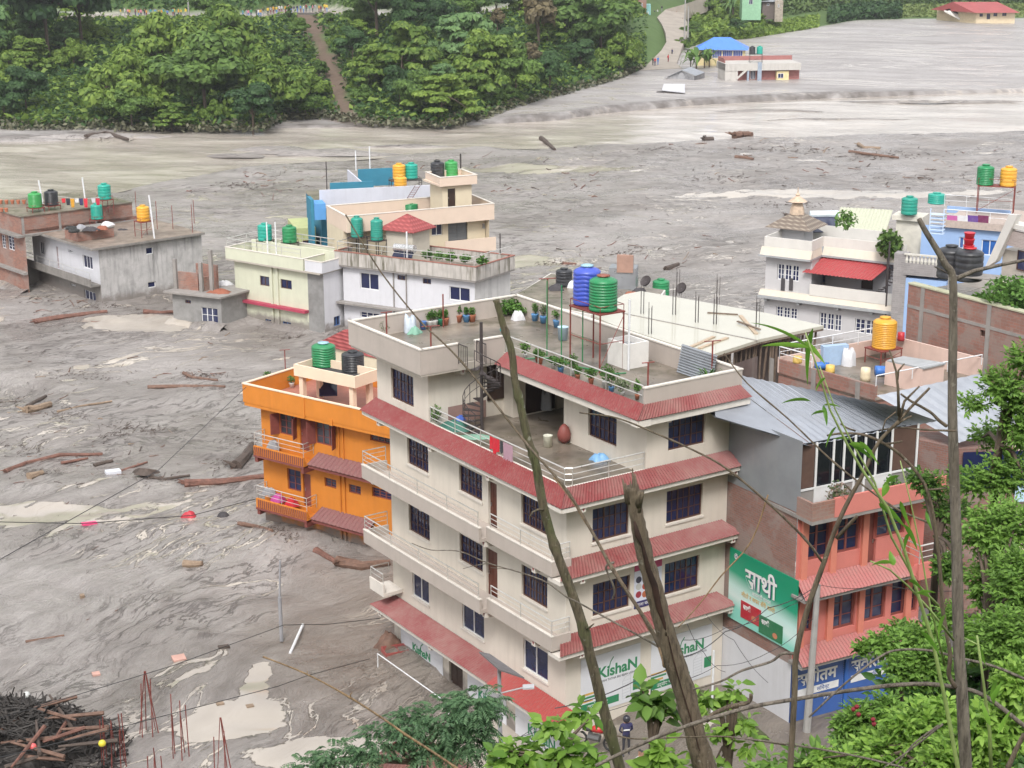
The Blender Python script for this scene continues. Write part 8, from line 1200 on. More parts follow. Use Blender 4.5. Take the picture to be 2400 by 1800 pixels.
m = MB(); p = q2(1925, 1430, 9.71); m.lathe(p, [(.1, 0), (.26, .15), (.3, .4), (.2, .7), (.05, .85)], 12); m.build('clay_jar', surf('clay', (.22, .06, .05), .6), None, smooth=True, rootloc=p, label='dark red clay jar leaning at the opening of the terrace room', cat='jar')
heap(P(1200 + 650 * .3165, 600 + 1510 * .3165, 9.71), .35, .3, .3, plain('pale_blue_plastic', (.2, .42, .7), .5), 'pale blue plastic basin by the right terrace rail', 'basin', 'basin', seed=76); heap(q2(1770, 1140, 9.8), .25, .25, 1.0, CLO['grey'], 'dark bundle on a stool inside the terrace opening', 'bundle', 'bundle', seed=77)
fO = Fr((-6.31, 84.72), 53.5, 144); pO = P(*KO(515, 425), 6.25); cloth(pO, P(*KO(612, 445), 6.25) - pO, 1.0, 1.0, plain('dusty_maroon', (.22, .05, .05), .9), 'dusty maroon blanket over the orange parapet', 3, .1)
p = P(*KO(640, 430), 5.2); t = thing('solar_water_heater', 'solar heater under the cream tank platform of the orange house', 'water heater', p); m = MB(); m.tube([p + Vector((-.6, 0, 1.3)), p + Vector((.6, .2, 1.35))], .16, 12); m.build('drum', surf('steel_drum', (.6, .6, .6), .25, metal=.7), t); m = MB(); m.slab([p + Vector(v_) for v_ in ((-.5, -.1, 1.2), (.5, .1, 1.2), (.6, -.9, .3), (-.4, -1.0, .3))], .05); m.build('collector', glass('collector_glass'), t)
for i, (x, y) in enumerate(((225, 345), (320, 360), (390, 375))): potted(P(*KO(x, y), 5.2), ('spiky plant at the far left', 'yellow green plants in the middle', 'white tubs with a small plant')[i] + ' of the orange roof', .25, .4, PW, 110 + i, .08, SHR, 120, group='plants on the orange roof')
for i, (x, y, c_, lb) in enumerate(((265, 780, junk[1], 'grey sack on the upper orange balcony'), (235, 1095, junk[1], 'big grey sack on the lower orange balcony'), (300, 1140, plain('magenta_cloth', (.5, .06, .3), .8), 'magenta clothes on the lower orange balcony'), (395, 1170, plain('bright_red_cloth', (.55, .015, .03), .9), 'red clothes at the right of the lower orange balcony'))): p = P(*KO(x, y), 1.0 if y > 900 else 3.2); p2 = p; F_ = fO.L(-.45); u_, z_ = F_.on(KO(x, y)); heap(F_.pt(u_, z_ - .1), .4, .25, .5, c_, lb, 'sack' if i < 2 else 'clothes', 'sack' if i < 2 else 'clothes_heap', seed=120 + i)
for i, x in enumerate((1480, 1560, 1640, 1740, 1860)): F_ = Fr((-2.9, 129.3), 56, 150.3).L(.5); u_, z_ = F_.on(KA(x, 760 if x < 1700 else 745)); potted(F_.pt(u_, 4.55), 'green plant growing along the stained parapet rail', .5, .7, PW, 130 + i, .16, SHR, 170, group='plants on the stained parapet', potless=True)
F_ = Fr((29.4, 126.8), 58, 147.3).L(1.5); u_, z_ = F_.on(KC(1110, 540)); potted(F_.pt(u_, z_ - 1.6), 'dense bush on the roof of the grey white house', 1.0, 2.4, PW, 140, .26, FG1, 620, potless=True); u_, z_ = F_.on(KC(730, 480)); potted(F_.pt(u_, z_, d=-1), 'light leafy plant behind the parapet near the turret', 1.0, 1.6, PW, 141, .2, SHR, 260, potless=True)
F_ = FW_.off(-1.4)
for i, (x, y, r, n) in enumerate(((2060, 1020, 1.6, 1500), (1850, 1000, .8, 500), (2140, 1090, 1.3, 900), (1790, 985, .5, 250))): u_, z_ = F_.on(KC(x, y)); potted(F_.pt(u_, z_ - .6), ('large white flowering bush', 'small bush between the tank frame and the flowering bush', 'leafy bush at the picture edge', 'little bush beside the black frame')[i] + ' on the brick walled roof', r, r * 1.2, PW, 150 + i, .17, SHR, n, group=None, potless=True)
potted(P(*KB(455, 665), 3.3), 'green weeds growing through the cluttered roof of the grey house', .6, .9, PW, 160, .16, SHR, 260, potless=True)
F_ = Fr((11.35, 62.9), 28.3, 121).Rt(.0)
for i, (u_, r, lb) in enumerate(((1.5, .5, 'pink flowered bush in front of the tin shed glazing'), (4.3, .4, 'small plant in the middle of the salmon parapet'), (5.6, .45, 'leafy plant right of the middle of the salmon parapet'), (7.6, .4, 'plant at the right end of the salmon parapet'))): potted(F_.pt(u_, 8.56, d=.55), lb, r, r * 2.6, PT, 170 + i, .085, SHR if i else foliage('pinkish_bush', (.05, .10, .03), (.45, .28, .24)), 420, .3, potless=True)
# street ----------------------------------------------------------
p = P(1890, 1725, -.8); h = vz(p, (1917, 1370)) - p.z; tp = P(1890, 1725, -.8); topd = PD(1917, 1370, p.y); m = MB(); m.tube([p, topd], [.17, .11], 8); m.build('utility_pole', surf('pole_concrete', (.32, .31, .30), .8), None, rootloc=p, label='grey concrete pole in front of the blue shutters', cat='pole'); POLE = topd
p = P(1175, 1900, -1.0); dd = p.y; tz = PD(1170, 1565, dd); t = thing('solar_street_lamp', 'grey street lamp post with tilted solar panel at the house corner', 'street lamp', p); m = MB(); m.tube([p, tz], [.09, .07], 8); m.build('post', surf('pole_grey', (.3, .3, .32), .6), t)
c_ = PD(1178, 1557, dd); pn = [PD(1123, 1527, dd + .9), PD(1148, 1532, dd + 1.1), PD(1229, 1588, dd - .2), PD(1169, 1568, dd - .6)]; m = MB(); m.slab(pn, .06); m.build('solar_panel', surf('solar_panel_back', (.16, .15, .155), .5), t); m = MB(); a = PD(1172, 1625, dd); b = PD(1225, 1612, dd - .5); m.tube([a, b], .03, 6); m.slab([b + Vector(v_) for v_ in ((0, -.15, .06), (.42, -.1, .06), (.42, .2, .06), (0, .15, .06))], .07); m.build('lamp_arm', surf('lamp_grey', (.45, .46, .48), .4), t)
def cable(pts, r=.014, label='', sag=0.0, grp=None): 
 out = []
 for a, b in zip(pts, pts[1:]):
  for k in range(6): s = k / 6; q = a.lerp(b, s); out.append(q - Vector((0, 0, sag * 4 * s * (1 - s))))
 out.append(pts[-1]); m = MB(); m.tube(out, r, 4, cap=False); return m.build('power_cable', plain('black_cable', (.02, .02, .022), .6), None, rootloc=pts[0], label=label, cat='cable', group=grp)
cable([PD(577, 907, 88), PD(370, 1103, 76), PD(-60, 1345, 62)], .02, 'cable running from the orange roof corner down to the lower left'); cable([PD(598, 1170, 86), PD(450, 1208, 82), PD(190, 1227, 76), PD(-60, 1222, 70)], .02, 'cable sagging from the lower orange balcony to the left edge'); cable([PD(891, 1449, 74), PD(770, 1463, 70), PD(665, 1465, 66), PD(408, 1559, 60), PD(111, 1650, 56), PD(-60, 1700, 52)], .016, 'cable from the red canopy corner across the rippled mud'); cable([PD(867, 1544, 70), PD(722, 1583, 64), PD(650, 1609, 61), PD(228, 1718, 54), PD(-60, 1790, 51)], .016, 'lowest cable crossing the mud above the rusty bars')
for i, (q, lb) in enumerate((([PD(1603, 1540, 52), PD(1700, 1480, 54), PD(1800, 1425, 55), POLE], 'thick black cable sloping past the right shop banner to the grey pole'), ([PD(1300, 1660, 50), PD(1500, 1590, 50), PD(1603, 1540, 52)], 'thick black cable across the left shop banner'), ([PD(1600, 1500, 56), PD(1700, 1472, 57), PD(1850, 1420, 56), POLE], 'thin cable above the thick one near the hoarding'), ([PD(1655, 1440, 62), PD(1720, 1500, 60), PD(1800, 1600, 56)], 'cable dropping from the canopy end toward the white wall'), ([PD(1560, 1600, 54), PD(1680, 1560, 55), PD(1800, 1530, 55), PD(1905, 1450, 55)], 'low cable in front of the white wall'), ([POLE, PD(2080, 1372, 56), PD(2300, 1380, 50)], 'cable from the grey pole to the right across the lowest salmon windows'), ([PD(1100, 1775, 44), PD(1260, 1700, 46), PD(1320, 1680, 47), PD(1500, 1640, 48)], 'cable over the feathery tree toward the shop banner'), ([PD(1010, 1830, 40), PD(1180, 1730, 42), PD(1300, 1690, 44)], 'cable rising from the bottom edge beside the lamp post'), ([PD(1610, 1460, 58), PD(1650, 1530, 56), PD(1700, 1575, 55)], 'short cable crossing the right banner'))): cable(q, .02 if i < 2 else .012, lb, .15)
Zs = -.72
person(P(1467, 1772, Zs), .25, CLO['navy'], CLO['black'], 'back', 'standing person in navy shirt and black helmet, hands behind the back', hair=plain('helmet_black', (.02, .02, .03), .2), h=1.0)
hp = P(1467, 1772, Zs); m = MB(); m.lathe(hp + Vector((0, -.02, 1.53)), [(.11, 0), (.15, .06), (.155, .14), (.12, .22), (.04, .27)], 14); m.build('helmet', plain('helmet_black', (.02, .02, .03), .2), None, smooth=True, rootloc=hp + Vector((0, 0, 1.5)), label='black helmet with visor on the head of the standing person', cat='helmet')
m = MB(); Fp_ = Face(hp + Vector((0, -.165, 0)), (1, .2)); m.fbox(Fp_, -.13, .13, hp.z + 1.2, hp.z + 1.26, 0, .012); m.build('shirt_print', LGT, None, rootloc=hp, label='white print band on the navy shirt of the standing person', cat='shirt print')
person(P(1535, 1835, Zs), 2.6, CLO['black'], CLO['navy'], 'down', 'person in black with a patterned helmet behind the diagonal branch', hair=plain('helmet_maroon', (.12, .03, .05), .3)); person(P(1503, 1856, Zs), 3.0, CLO['white'], CLO['blue'], 'up', 'person in a white shirt seen from behind at the bottom edge'); person(P(1494, 1850, Zs - .1), 1.2, CLO['grey'], CLO['blue'], 'up', 'person with a chequered scarf beside the white shirted one')
p = P(1395, 1752, Zs); t = thing('motorcycle', 'red motorcycle parked in the street left of the helmeted person', 'motorcycle', p); RM = plain('motor_red', (.5, .02, .02), .3); dv = Vector((math.cos(R(-28)), math.sin(R(-28)), 0))
for s in (-.65, .65): m = MB(); c_ = p + dv * s + Vector((0, 0, .3)); m.tube([c_ + dv * .27 * math.cos(a) + Vector((0, 0, .27 * math.sin(a))) for a in [i * .5236 for i in range(13)]], .05, 8, cap=False); m.tube([c_ - dv * .2, c_ + dv * .2], .02, 4); m.build('wheel', TY, t)
m = MB(); m.tube([p + dv * -.15 + Vector((0, 0, .78)), p + dv * .05 + Vector((0, 0, .85)), p + dv * .35 + Vector((0, 0, .8))], [.12, .17, .1], 10); m.build('fuel_tank', RM, t, smooth=True); m = MB(); m.tube([p + dv * -.85 + Vector((0, 0, .75)), p + dv * -.4 + Vector((0, 0, .78)), p + dv * -.1 + Vector((0, 0, .76))], [.08, .13, .12], 8); m.build('seat', SHO, t, smooth=True)
m = MB(); m.tube([p + dv * -.3 + Vector((0, 0, .45)), p + dv * .2 + Vector((0, 0, .45))], .16, 8); m.build('engine', surf('engine_grey', (.2, .2, .2), .4, metal=.6), t); m = MB(); m.tube([p + dv * .65 + Vector((0, 0, .3)), p + dv * .4 + Vector((0, 0, 1.0))], .035, 6); sd_ = Vector((-dv.y, dv.x, 0)); m.tube([p + dv * .4 + sd_ * .35 + Vector((0, 0, 1.02)), p + dv * .4 - sd_ * .35 + Vector((0, 0, 1.02))], .02, 5); m.build('fork', IRON, t); m = MB(); m.tube([p + dv * .45 + Vector((0, 0, .88)), p + dv * .6 + Vector((0, 0, .88))], [.1, .12], 10); m.build('headlight', plain('lamp_glass', (.6, .6, .55), .1), t)
m = MB(); a = P(1575, 1690, -.7); m.tube([a, a + Vector((0, 0, 3.6))], .05, 6); m.build('gate_post', surf('pinkish_post', (.4, .3, .28), .7), None, rootloc=a, label='thin pinkish post by the dark gap between the two houses', cat='post'); a = P(1668, 1680, -.7); m = MB(); m.tube([a, a + Vector((0, 0, 3.0))], .05, 6); m.build('gate_post', WHITEP, None, rootloc=a, label='thin white post in front of the white wall', cat='post')
# ================================================================== near vegetation: leaves with a real outline
def leafmesh(pos, dirs, nrm, size, ratio, seed=0, curl=.25):
 "pos (n,3) base of the leaf, dirs along it, nrm its upper side; 6 vertices, 2 folded halves"
 n = len(pos); d = dirs / np.linalg.norm(dirs, axis=1)[:, None]; nr_ = nrm - (nrm * d).sum(1)[:, None] * d; nr_ /= np.linalg.norm(nr_, axis=1)[:, None] + 1e-9; s = np.cross(d, nr_); L = size[:, None]; w_ = L * ratio
 tip = pos + d * L - nr_ * L * curl; a = pos + d * L * .33 + nr_ * L * .06; b = pos + d * L * .68 - nr_ * L * curl * .3
 V = np.stack([pos, a + s * w_ * .5, b + s * w_ * .38, tip, b - s * w_ * .38, a - s * w_ * .5], 1).reshape(-1, 3); i = np.arange(n)[:, None] * 6; Fq = np.concatenate([i + np.array([[0, 1, 2, 3]]), i + np.array([[0, 3, 4, 5]])]); return V, Fq
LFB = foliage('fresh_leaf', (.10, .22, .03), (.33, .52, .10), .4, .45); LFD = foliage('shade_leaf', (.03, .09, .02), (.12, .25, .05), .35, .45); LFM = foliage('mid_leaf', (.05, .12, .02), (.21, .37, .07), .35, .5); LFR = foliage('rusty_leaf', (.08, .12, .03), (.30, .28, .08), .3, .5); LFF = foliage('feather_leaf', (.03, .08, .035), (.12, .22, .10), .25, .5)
def bush(nm, label, blobs, n, size, ratio, mat, seed, cat='shrub', cluster=7, droop=.3, stems=10, extra=None, rootp=None, minor=None):
 "blobs: (px, py, radius_px_x, radius_px_y, distance)"
 rs = np.random.RandomState(seed); C0 = []; 
 for px, py, rx, ry, dist in blobs: c = PD(px, py, dist); k = dist / FPX; C0.append((c.x, c.y, c.z, rx * k, max(rx, ry) * k * .8, ry * k))
 C0 = np.array(C0); base = C0[:, :3].mean(0); g = hz((base[0], base[1])); rp_ = Vector((base[0], base[1], g)) if rootp is None else Vector(rootp); t = thing(nm, label, cat, rp_)
 C0[:, 3:] *= .86; wt = C0[:, 3] * C0[:, 5]; nc = n // cluster; idx = rs.choice(len(C0), nc, p=wt / wt.sum()); d = rs.normal(size=(nc, 3)); d /= np.linalg.norm(d, axis=1)[:, None]; r = .3 + .85 * rs.rand(nc) ** .7; cc = C0[idx][:, :3] + d * r[:, None] * C0[idx][:, 3:6]
 tw = d + np.array([0, 0, .35]); tw += rs.normal(size=tw.shape) * .4; tw /= np.linalg.norm(tw, axis=1)[:, None]; tl = size * cluster * .33
 pos = []; dr_ = []; 
 for j in range(cluster):
  s = j / cluster; sd = np.cross(tw, np.array([0, 0, 1.0])); sd /= np.linalg.norm(sd, axis=1)[:, None] + 1e-9; sg = 1 if j % 2 else -1; pos.append(cc + tw * tl * (s - .5)); dr_.append(tw * (.6 + s) + sd * sg * (1.1 - s * .5) + rs.normal(size=tw.shape) * .25 + np.array([0, 0, -droop * rs.rand()]))
 pos = np.concatenate(pos); dr_ = np.concatenate(dr_); nn = rs.normal(size=pos.shape) * .4 + np.tile(d, (cluster, 1)) * .55 + np.array([0, -.2, .75]); V, Fq = leafmesh(pos, dr_, nn, size * rs.uniform(.55, 1.25, len(pos)), ratio)
 off = np.array(rp_); k = rs.rand(len(pos)) < (minor[1] if minor else 0); fast('leaves', V - off, Fq, mat, t)
 m = MB(); 
 for j in rs.choice(nc, min(stems, nc), replace=False): e = Vector(tuple(cc[j])); s0 = Vector(tuple(base)) + Vector((0, 0, -.35)) * 1.0; mid = s0.lerp(e, .55) + Vector((0, 0, .12)); k_ = np.mean([b_[4] for b_ in blobs]) / 12; m.tube([rp_ + Vector((0, 0, -.2)), s0, mid, e], [.045 * k_, .03 * k_, .016 * k_, .006 * k_], 5)
 m.build('stem', BARK, t); return t
bush('leafy_tree', 'tree with reddish young leaves in front of the second tin roof', [(2345, 905, 55, 45, 24), (2285, 945, 40, 24, 24), (2390, 1000, 50, 60, 24), (2320, 1020, 50, 34, 25), (2365, 1110, 70, 60, 24), (2290, 1130, 55, 38, 24), (2390, 840, 30, 40, 24), (2385, 930, 40, 50, 24)], 6800, .082, .46, LFM, 201, 'tree')
bush('leafy_tree', 'leafy tree beside the salmon balcony, left of the bamboo pole', [(2185, 1140, 45, 30, 26), (2225, 1195, 55, 30, 26), (2150, 1120, 25, 16, 26), (2225, 1260, 35, 25, 26), (2225, 1330, 40, 35, 25)], 3400, .08, .44, LFM, 202, 'tree')
bush('leafy_tree', 'dense dark tree filling the right edge behind the bamboo pole', [(2345, 1240, 95, 80, 22), (2390, 1370, 80, 110, 21), (2320, 1370, 60, 70, 22), (2370, 1500, 90, 90, 20), (2300, 1500, 55, 60, 21), (2225, 1450, 42, 40, 22)], 13000, .085, .46, LFM, 203, 'tree', stems=16)
bush('leafy_bush', 'broad leaved bush hiding the right end of the blue shutters', [(2085, 1510, 55, 24, 19), (2160, 1500, 50, 36, 19), (2140, 1570, 70, 40, 18), (2025, 1520, 22, 10, 19), (2105, 1475, 34, 10, 20), (2190, 1560, 50, 60, 18)], 6400, .082, .48, LFM, 204, 'bush')
bush('flowering_bush', 'bush with dark red flowers below the blue shutters', [(2010, 1690, 55, 40, 17), (2070, 1665, 60, 35, 17), (1985, 1650 + 60, 40, 30, 17), (2050, 1720, 60, 40, 17)], 3300, .08, .38, LFM, 205, 'bush')
bush('leafy_bush', 'yellow green bush in the lower right corner', [(2180, 1700, 110, 60, 14), (2100, 1770, 110, 50, 14), (2330, 1700, 90, 70, 13), (2260, 1790, 120, 60, 13), (2380, 1600, 50, 60, 13), (1960, 1780, 60, 30, 15)], 8200, .078, .5, LFB, 206, 'bush', stems=16)
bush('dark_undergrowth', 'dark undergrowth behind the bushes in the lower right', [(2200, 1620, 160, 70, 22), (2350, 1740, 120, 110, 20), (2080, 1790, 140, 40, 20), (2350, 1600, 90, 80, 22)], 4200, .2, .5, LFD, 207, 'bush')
p = [PD(x, y, 16.6) for x, y in ((2000, 1668), (2008, 1662), (2046, 1692), (2048, 1702), (2035, 1745), (2012, 1680))]; 
for i, q in enumerate(p): m = MB(); 
for i, q in enumerate(p): m = MB(); m.lathe(q, [(.01, 0), (.025, .018), (.028, .035), (.015, .05), (.004, .055)], 7); m.build('red_flower', plain('dark_red_petal', (.2, .01, .02), .7), None, rootloc=q, label='dark red flower on the bush below the blue shutters', cat='flower', group='dark red flowers')
bush('broad_leaved_shrub', 'bright heart leaved shrub at the bottom left of the mossy trunk', [(1215, 1775, 70, 40, 12), (1320, 1765, 60, 30, 12), (1290, 1700, 45, 15, 12), (1395, 1785, 40, 25, 12), (1370, 1672, 30, 12, 12.5), (1180, 1800, 40, 20, 12)], 520, .115, .62, LFB, 211, cluster=4, droop=.9, stems=12)
bush('broad_leaved_shrub', 'cluster of large heart shaped leaves touching the split trunk', [(1530, 1645, 38, 24, 11.4), (1560, 1670, 26, 18, 11.4), (1500, 1628, 22, 12, 11.4)], 80, .14, .66, LFM, 212, cluster=4, droop=1.3, stems=6)
bush('broad_leaved_shrub', 'bright leaves in front of the seated people at the bottom', [(1550, 1770, 36, 26, 11), (1590, 1795, 36, 16, 11), (1520, 1812, 30, 12, 11)], 140, .115, .6, LFB, 213, cluster=4, droop=.8)
bush('broad_leaved_shrub', 'bright leaves right of the split trunk beside the black snag', [(1660, 1640, 40, 25, 12), (1720, 1625, 35, 22, 12), (1700, 1715, 50, 30, 12), (1760, 1740, 40, 25, 12), (1745, 1690, 30, 20, 12), (1680, 1770, 30, 15, 12)], 210, .10, .55, LFB, 214, cluster=4, droop=.7)
bush('green_weeds', 'weeds at the bottom edge between the dead shrub and the street', [(1900, 1795, 60, 25, 16), (1800, 1800, 50, 15, 16)], 420, .13, .45, LFM, 215)
def feather(nm, label, blobs, nf, L_, mat, seed):
 rs = np.random.RandomState(seed); C0 = [];
 for px, py, rx, ry, dist in blobs: c = PD(px, py, dist); k = dist / FPX; C0.append((c.x, c.y, c.z, rx * k, rx * k * .9, ry * k))
 C0 = np.array(C0); base = C0[:, :3].mean(0); g = hz((base[0], base[1])); rp_ = Vector((base[0] - .2, base[1], g)); t = thing(nm, label, 'tree', rp_); wt = C0[:, 3] * C0[:, 5]; idx = rs.choice(len(C0), nf, p=wt / wt.sum()); d = rs.normal(size=(nf, 3)); d /= np.linalg.norm(d, axis=1)[:, None]; o = C0[idx][:, :3] + d * (rs.rand(nf) ** .5)[:, None] * C0[idx][:, 3:6]
 fd = d * np.array([1, 1, .3]) + rs.normal(size=(nf, 3)) * .35 + np.array([0, 0, .12]); fd /= np.linalg.norm(fd, axis=1)[:, None]; sd = np.cross(fd, np.array([0, 0, 1.0])); sd /= np.linalg.norm(sd, axis=1)[:, None]; pos = []; dr_ = []
 for j in range(9):
  s = (j + 1) / 9; c = o + fd * L_ * s + np.array([0, 0, -1]) * L_ * .45 * s * s
  for sg in (-1, 1): pos.append(c); dr_.append(sd * sg + fd * .45 + np.array([0, 0, -.35]))
 pos = np.concatenate(pos); dr_ = np.concatenate(dr_); nn = np.tile(np.array([[0, -.1, 1.0]]), (len(pos), 1)) + rs.normal(size=pos.shape) * .25; V, Fq = leafmesh(pos, dr_, nn, L_ * .3 * rs.uniform(.7, 1.2, len(pos)), .34); fast('leaves', V - np.array(rp_), Fq, mat, t); m = MB(); bs = Vector(tuple(base)) - Vector((0, 0, .6))
 m.tube([rp_, bs], [.12, .07], 7)
 for c in C0: e = Vector(tuple(c[:3])); m.tube([bs, bs.lerp(e, .5) + Vector((0, 0, .1)), e], [.05, .03, .012], 5)
 m.build('trunk', BARK, t); return t
feather('feathery_tree', 'tree with fine drooping feathery leaves at the bottom centre left', [(1110, 1640, 70, 30, 30), (1050, 1680, 90, 35, 30), (960, 1700, 60, 35, 30), (1000, 1745, 60, 25, 30), (880, 1740, 70, 25, 30), (790, 1775, 60, 25, 30), (1090, 1740, 60, 30, 30), (730, 1800, 50, 20, 30), (1130, 1690, 30, 30, 30)], 620, .34, LFF, 221)
# ------------------------------------------------------------------ dead trunks, canes, branches in front
def barkmat(name, a, b, moss, msc=.5):
 if name in MC: return MC[name]
 m, T = newmat(name); v = T.coords('Pos'); n = T.noise(v, 14, 6, .65, .3, ((1, 1, .25),)); c = T.mix(T.ramp(n, [(.3, 0.0), (.7, 1.0)]), a, b); c = T.mix(T.math('MULTIPLY', T.ramp(T.noise(v, 3.2, 5, .6), [(.42, 0.0), (.6, 1.0)]), msc), c, moss); c = T.mix(T.ramp(T.noise(v, 16, 3), [(.66, 0.0), (.72, .7)]), c, (.42, .40, .33)); T.l(c, T.b.inputs['Base Color']); c = T.mix(T.ramp(T.noise(v, 30, 5, .7, 0, ((1, 1, .15),)), [(.48, 0.0), (.62, .75)]), c, tuple(x * .45 for x in a)); T.l(c, T.b.inputs['Base Color']); T.b.inputs['Roughness'].default_value = .85; T.bump(T.math('ADD', n, T.noise(v, 45, 5, .7, 0, ((1, 1, .12),))), 1.0, .03); MC[name] = m; return m
MOSSY = barkmat('mossy_bark', (.11, .085, .055), (.20, .165, .11), (.105, .12, .045), .8); DRYB = barkmat('dry_bark', (.13, .095, .065), (.25, .195, .14), (.15, .13, .08), .4); GREYB = barkmat('grey_cane', (.17, .14, .115), (.31, .27, .225), (.16, .14, .1), .35); TANC = barkmat('tan_cane', (.32, .20, .10), (.46, .32, .18), (.22, .15, .1), .4)
def vine(pts, dist, r0, r1, mat, label, nm='dead_branch', root=False, side=(), n=7, wob=.06, cat='branch', dist1=None, nodes=0):
 "pts in sight coordinates from the tip to the foot, radii in metres, dist from the viewpoint"
 k = len(pts); d1 = dist if dist1 is None else dist1; W_ = [PD(x, y, dist + (d1 - dist) * i / (k - 1)) for i, (x, y) in enumerate(pts)]; sm = []
 for i in range(k - 1):
  p0, p1, p2, p3 = W_[max(i - 1, 0)], W_[i], W_[i + 1], W_[min(i + 2, k - 1)]
  for s in (0, .25, .5, .75): sm.append(.5 * ((2 * p1) + (p2 - p0) * s + (2 * p0 - 5 * p1 + 4 * p2 - p3) * s * s + (3 * p1 - p0 - 3 * p2 + p3) * s ** 3))
 sm.append(W_[-1])
 if root: e = sm[-1]; dr_ = (sm[-1] - sm[-3]).normalized(); f_ = e + Vector((dr_.x * 1.2, dr_.y, 0)); f_.z = hz((f_.x, f_.y)) - .3; sm += [e.lerp(f_, .5), f_]
 N_ = len(sm); rad = [r0 + (r1 - r0) * i / (N_ - 1) for i in range(N_)]
 if nodes: rad = [q * (1.28 if i % nodes == 0 else 1) for i, q in enumerate(rad)]
 t = thing(nm, label, cat, sm[-1]); m = MB(); m.tube(sm, rad, n, wob=wob); m.build('stem', mat, t, smooth=True)
 for sp_, ra, rb in side:
  W2 = [PD(x, y, dist + dd_) for x, y, dd_ in sp_]; m = MB(); m.tube(W2, [ra + (rb - ra) * i / (len(W2) - 1) for i in range(len(W2))], 6, wob=wob); m.build('twig', mat, t, smooth=True)
 return t
vine([(1163, 703), (1172, 735), (1180, 765), (1199, 823), (1207, 894), (1223, 962), (1237, 1030), (1254, 1080), (1273, 1186), (1300, 1280), (1330, 1362), (1363, 1457), (1391, 1567), (1415, 1662), (1445, 1770), (1475, 1880)], 14, .025, .055, MOSSY, 'long mossy dead trunk leaning left in front of the cream house', 'dead_tree', True, [([(1278, 1195, 0), (1262, 1194, -.1), (1248, 1200, -.15), (1240, 1215, -.2)], .014, .004), ([(1372, 1478, 0), (1382, 1470, -.1), (1392, 1462, -.2)], .012, .005)], n=9, cat='trunk', nodes=9)
t = vine([(1480, 1140), (1488, 1190), (1498, 1240), (1508, 1285), (1517, 1325), (1530, 1370), (1543, 1425), (1561, 1484), (1580, 1550), (1608, 1635), (1635, 1743), (1665, 1840), (1695, 1940)], 11, .047, .088, DRYB, 'thick split dead trunk with a jagged top in front of the cream house', 'dead_tree', True, [([(1502, 1150, -.03), (1500, 1160, -.03), (1494, 1185, -.02)], .03, .034)], n=11, cat='trunk', wob=.1)
jm = MB()
for (x0, y0, x1, y1, r_) in ((1459, 1122, 1470, 1180, .016), (1466, 1132, 1474, 1180, .014), (1477, 1128, 1480, 1180, .012), (1482, 1098, 1488, 1190, .016), (1488, 1110, 1492, 1190, .02), (1495, 1135, 1497, 1200, .02)): jm.tube([PD(x0, y0, 10.98), PD((x0 + x1) / 2 + 1, (y0 + y1) / 2, 10.97), PD(x1, y1, 10.97)], [.004, r_ * .8, r_], 6)
jm.build('splinters', DRYB, t, smooth=True); jm = MB()
cr_ = [(1487, 1222), (1494, 1252), (1506, 1278), (1520, 1335), (1533, 1372), (1543, 1420), (1557, 1462), (1561, 1490)]; pc_ = [PD(x, y, 10.935) for x, y in cr_]; jm.tube(pc_, [.008, .022, .014, .022, .026, .022, .014, .006], 6, wob=.2); jm.build('rotten_crack', surf('rotten_wood', (.035, .016, .01), .9, .5, 8), t, smooth=True); jm = MB(); jm.tube([PD(x, y, 10.9) for x, y in ((1565, 1490), (1578, 1545), (1596, 1610), (1618, 1680), (1640, 1760))], [.004, .006, .005, .005, .003], 5); jm.build('rotten_crack', MC['rotten_wood'], t)
vine([(1890 - 1080, 503), (893, 638), (985, 753), (1030, 795), (1082, 848), (1152, 935), (1228, 1032), (1257, 1066), (1332, 1154), (1393, 1256), (1433, 1329), (1498, 1430), (1539, 1500), (1570, 1580)], 13, .005, .014, DRYB, 'long thin cane sloping from the white house down to the split trunk', root=False, nodes=8, dist1=11.2)
vine([(1300, 1120), (1340, 1170), (1393, 1256), (1433, 1329), (1498, 1430), (1539, 1500), (1560, 1560)], 12.9, .010, .018, TANC, 'tan bamboo cane lying along the thin one beside the split trunk', nodes=6, dist1=11.1)
vine([(1358, 967), (1371, 969), (1447, 980), (1535, 1015), (1627, 1056), (1701, 1097), (1796, 1175), (1884, 1260), (1928, 1318)], 10, .004, .009, DRYB, 'thin brown cane crossing the upper windows of the cream house', nodes=7)
vine([(1697, 828), (1751, 898), (1849, 983), (1955, 1084), (2060, 1165), (2108, 1196), (2179, 1226)], 10, .004, .007, DRYB, 'thin cane crossing the grey tin roof', nodes=6, dist1=9.4)
vine([(650 - 34, 1539), (719, 1580), (819, 1634), (900, 1686), (951, 1722), (1012, 1761), (1069, 1800), (1120, 1840)], 12, .006, .012, TANC, 'tan cane crossing the feathery tree at the lower left', root=True, nodes=8, side=[([(822, 1636, 0), (821, 1628, 0), (826, 1622, 0)], .006, .003), ([(720, 1580, 0), (720, 1572, 0)], .005, .003)])
vine([(965, 1273), (1010, 1289), (1076, 1292), (1145, 1320), (1227, 1344), (1281, 1365), (1326, 1398), (1353, 1411), (1424, 1450), (1494, 1488), (1546, 1518)], 11.6, .003, .008, GREYB, 'thin grey branch crossing the middle windows', side=[([(1145, 1320, 0), (1110, 1326, 0), (1085, 1333, 0)], .004, .002), ([(1227, 1344, 0), (1200, 1335, 0), (1150, 1330, 0)], .004, .002)])
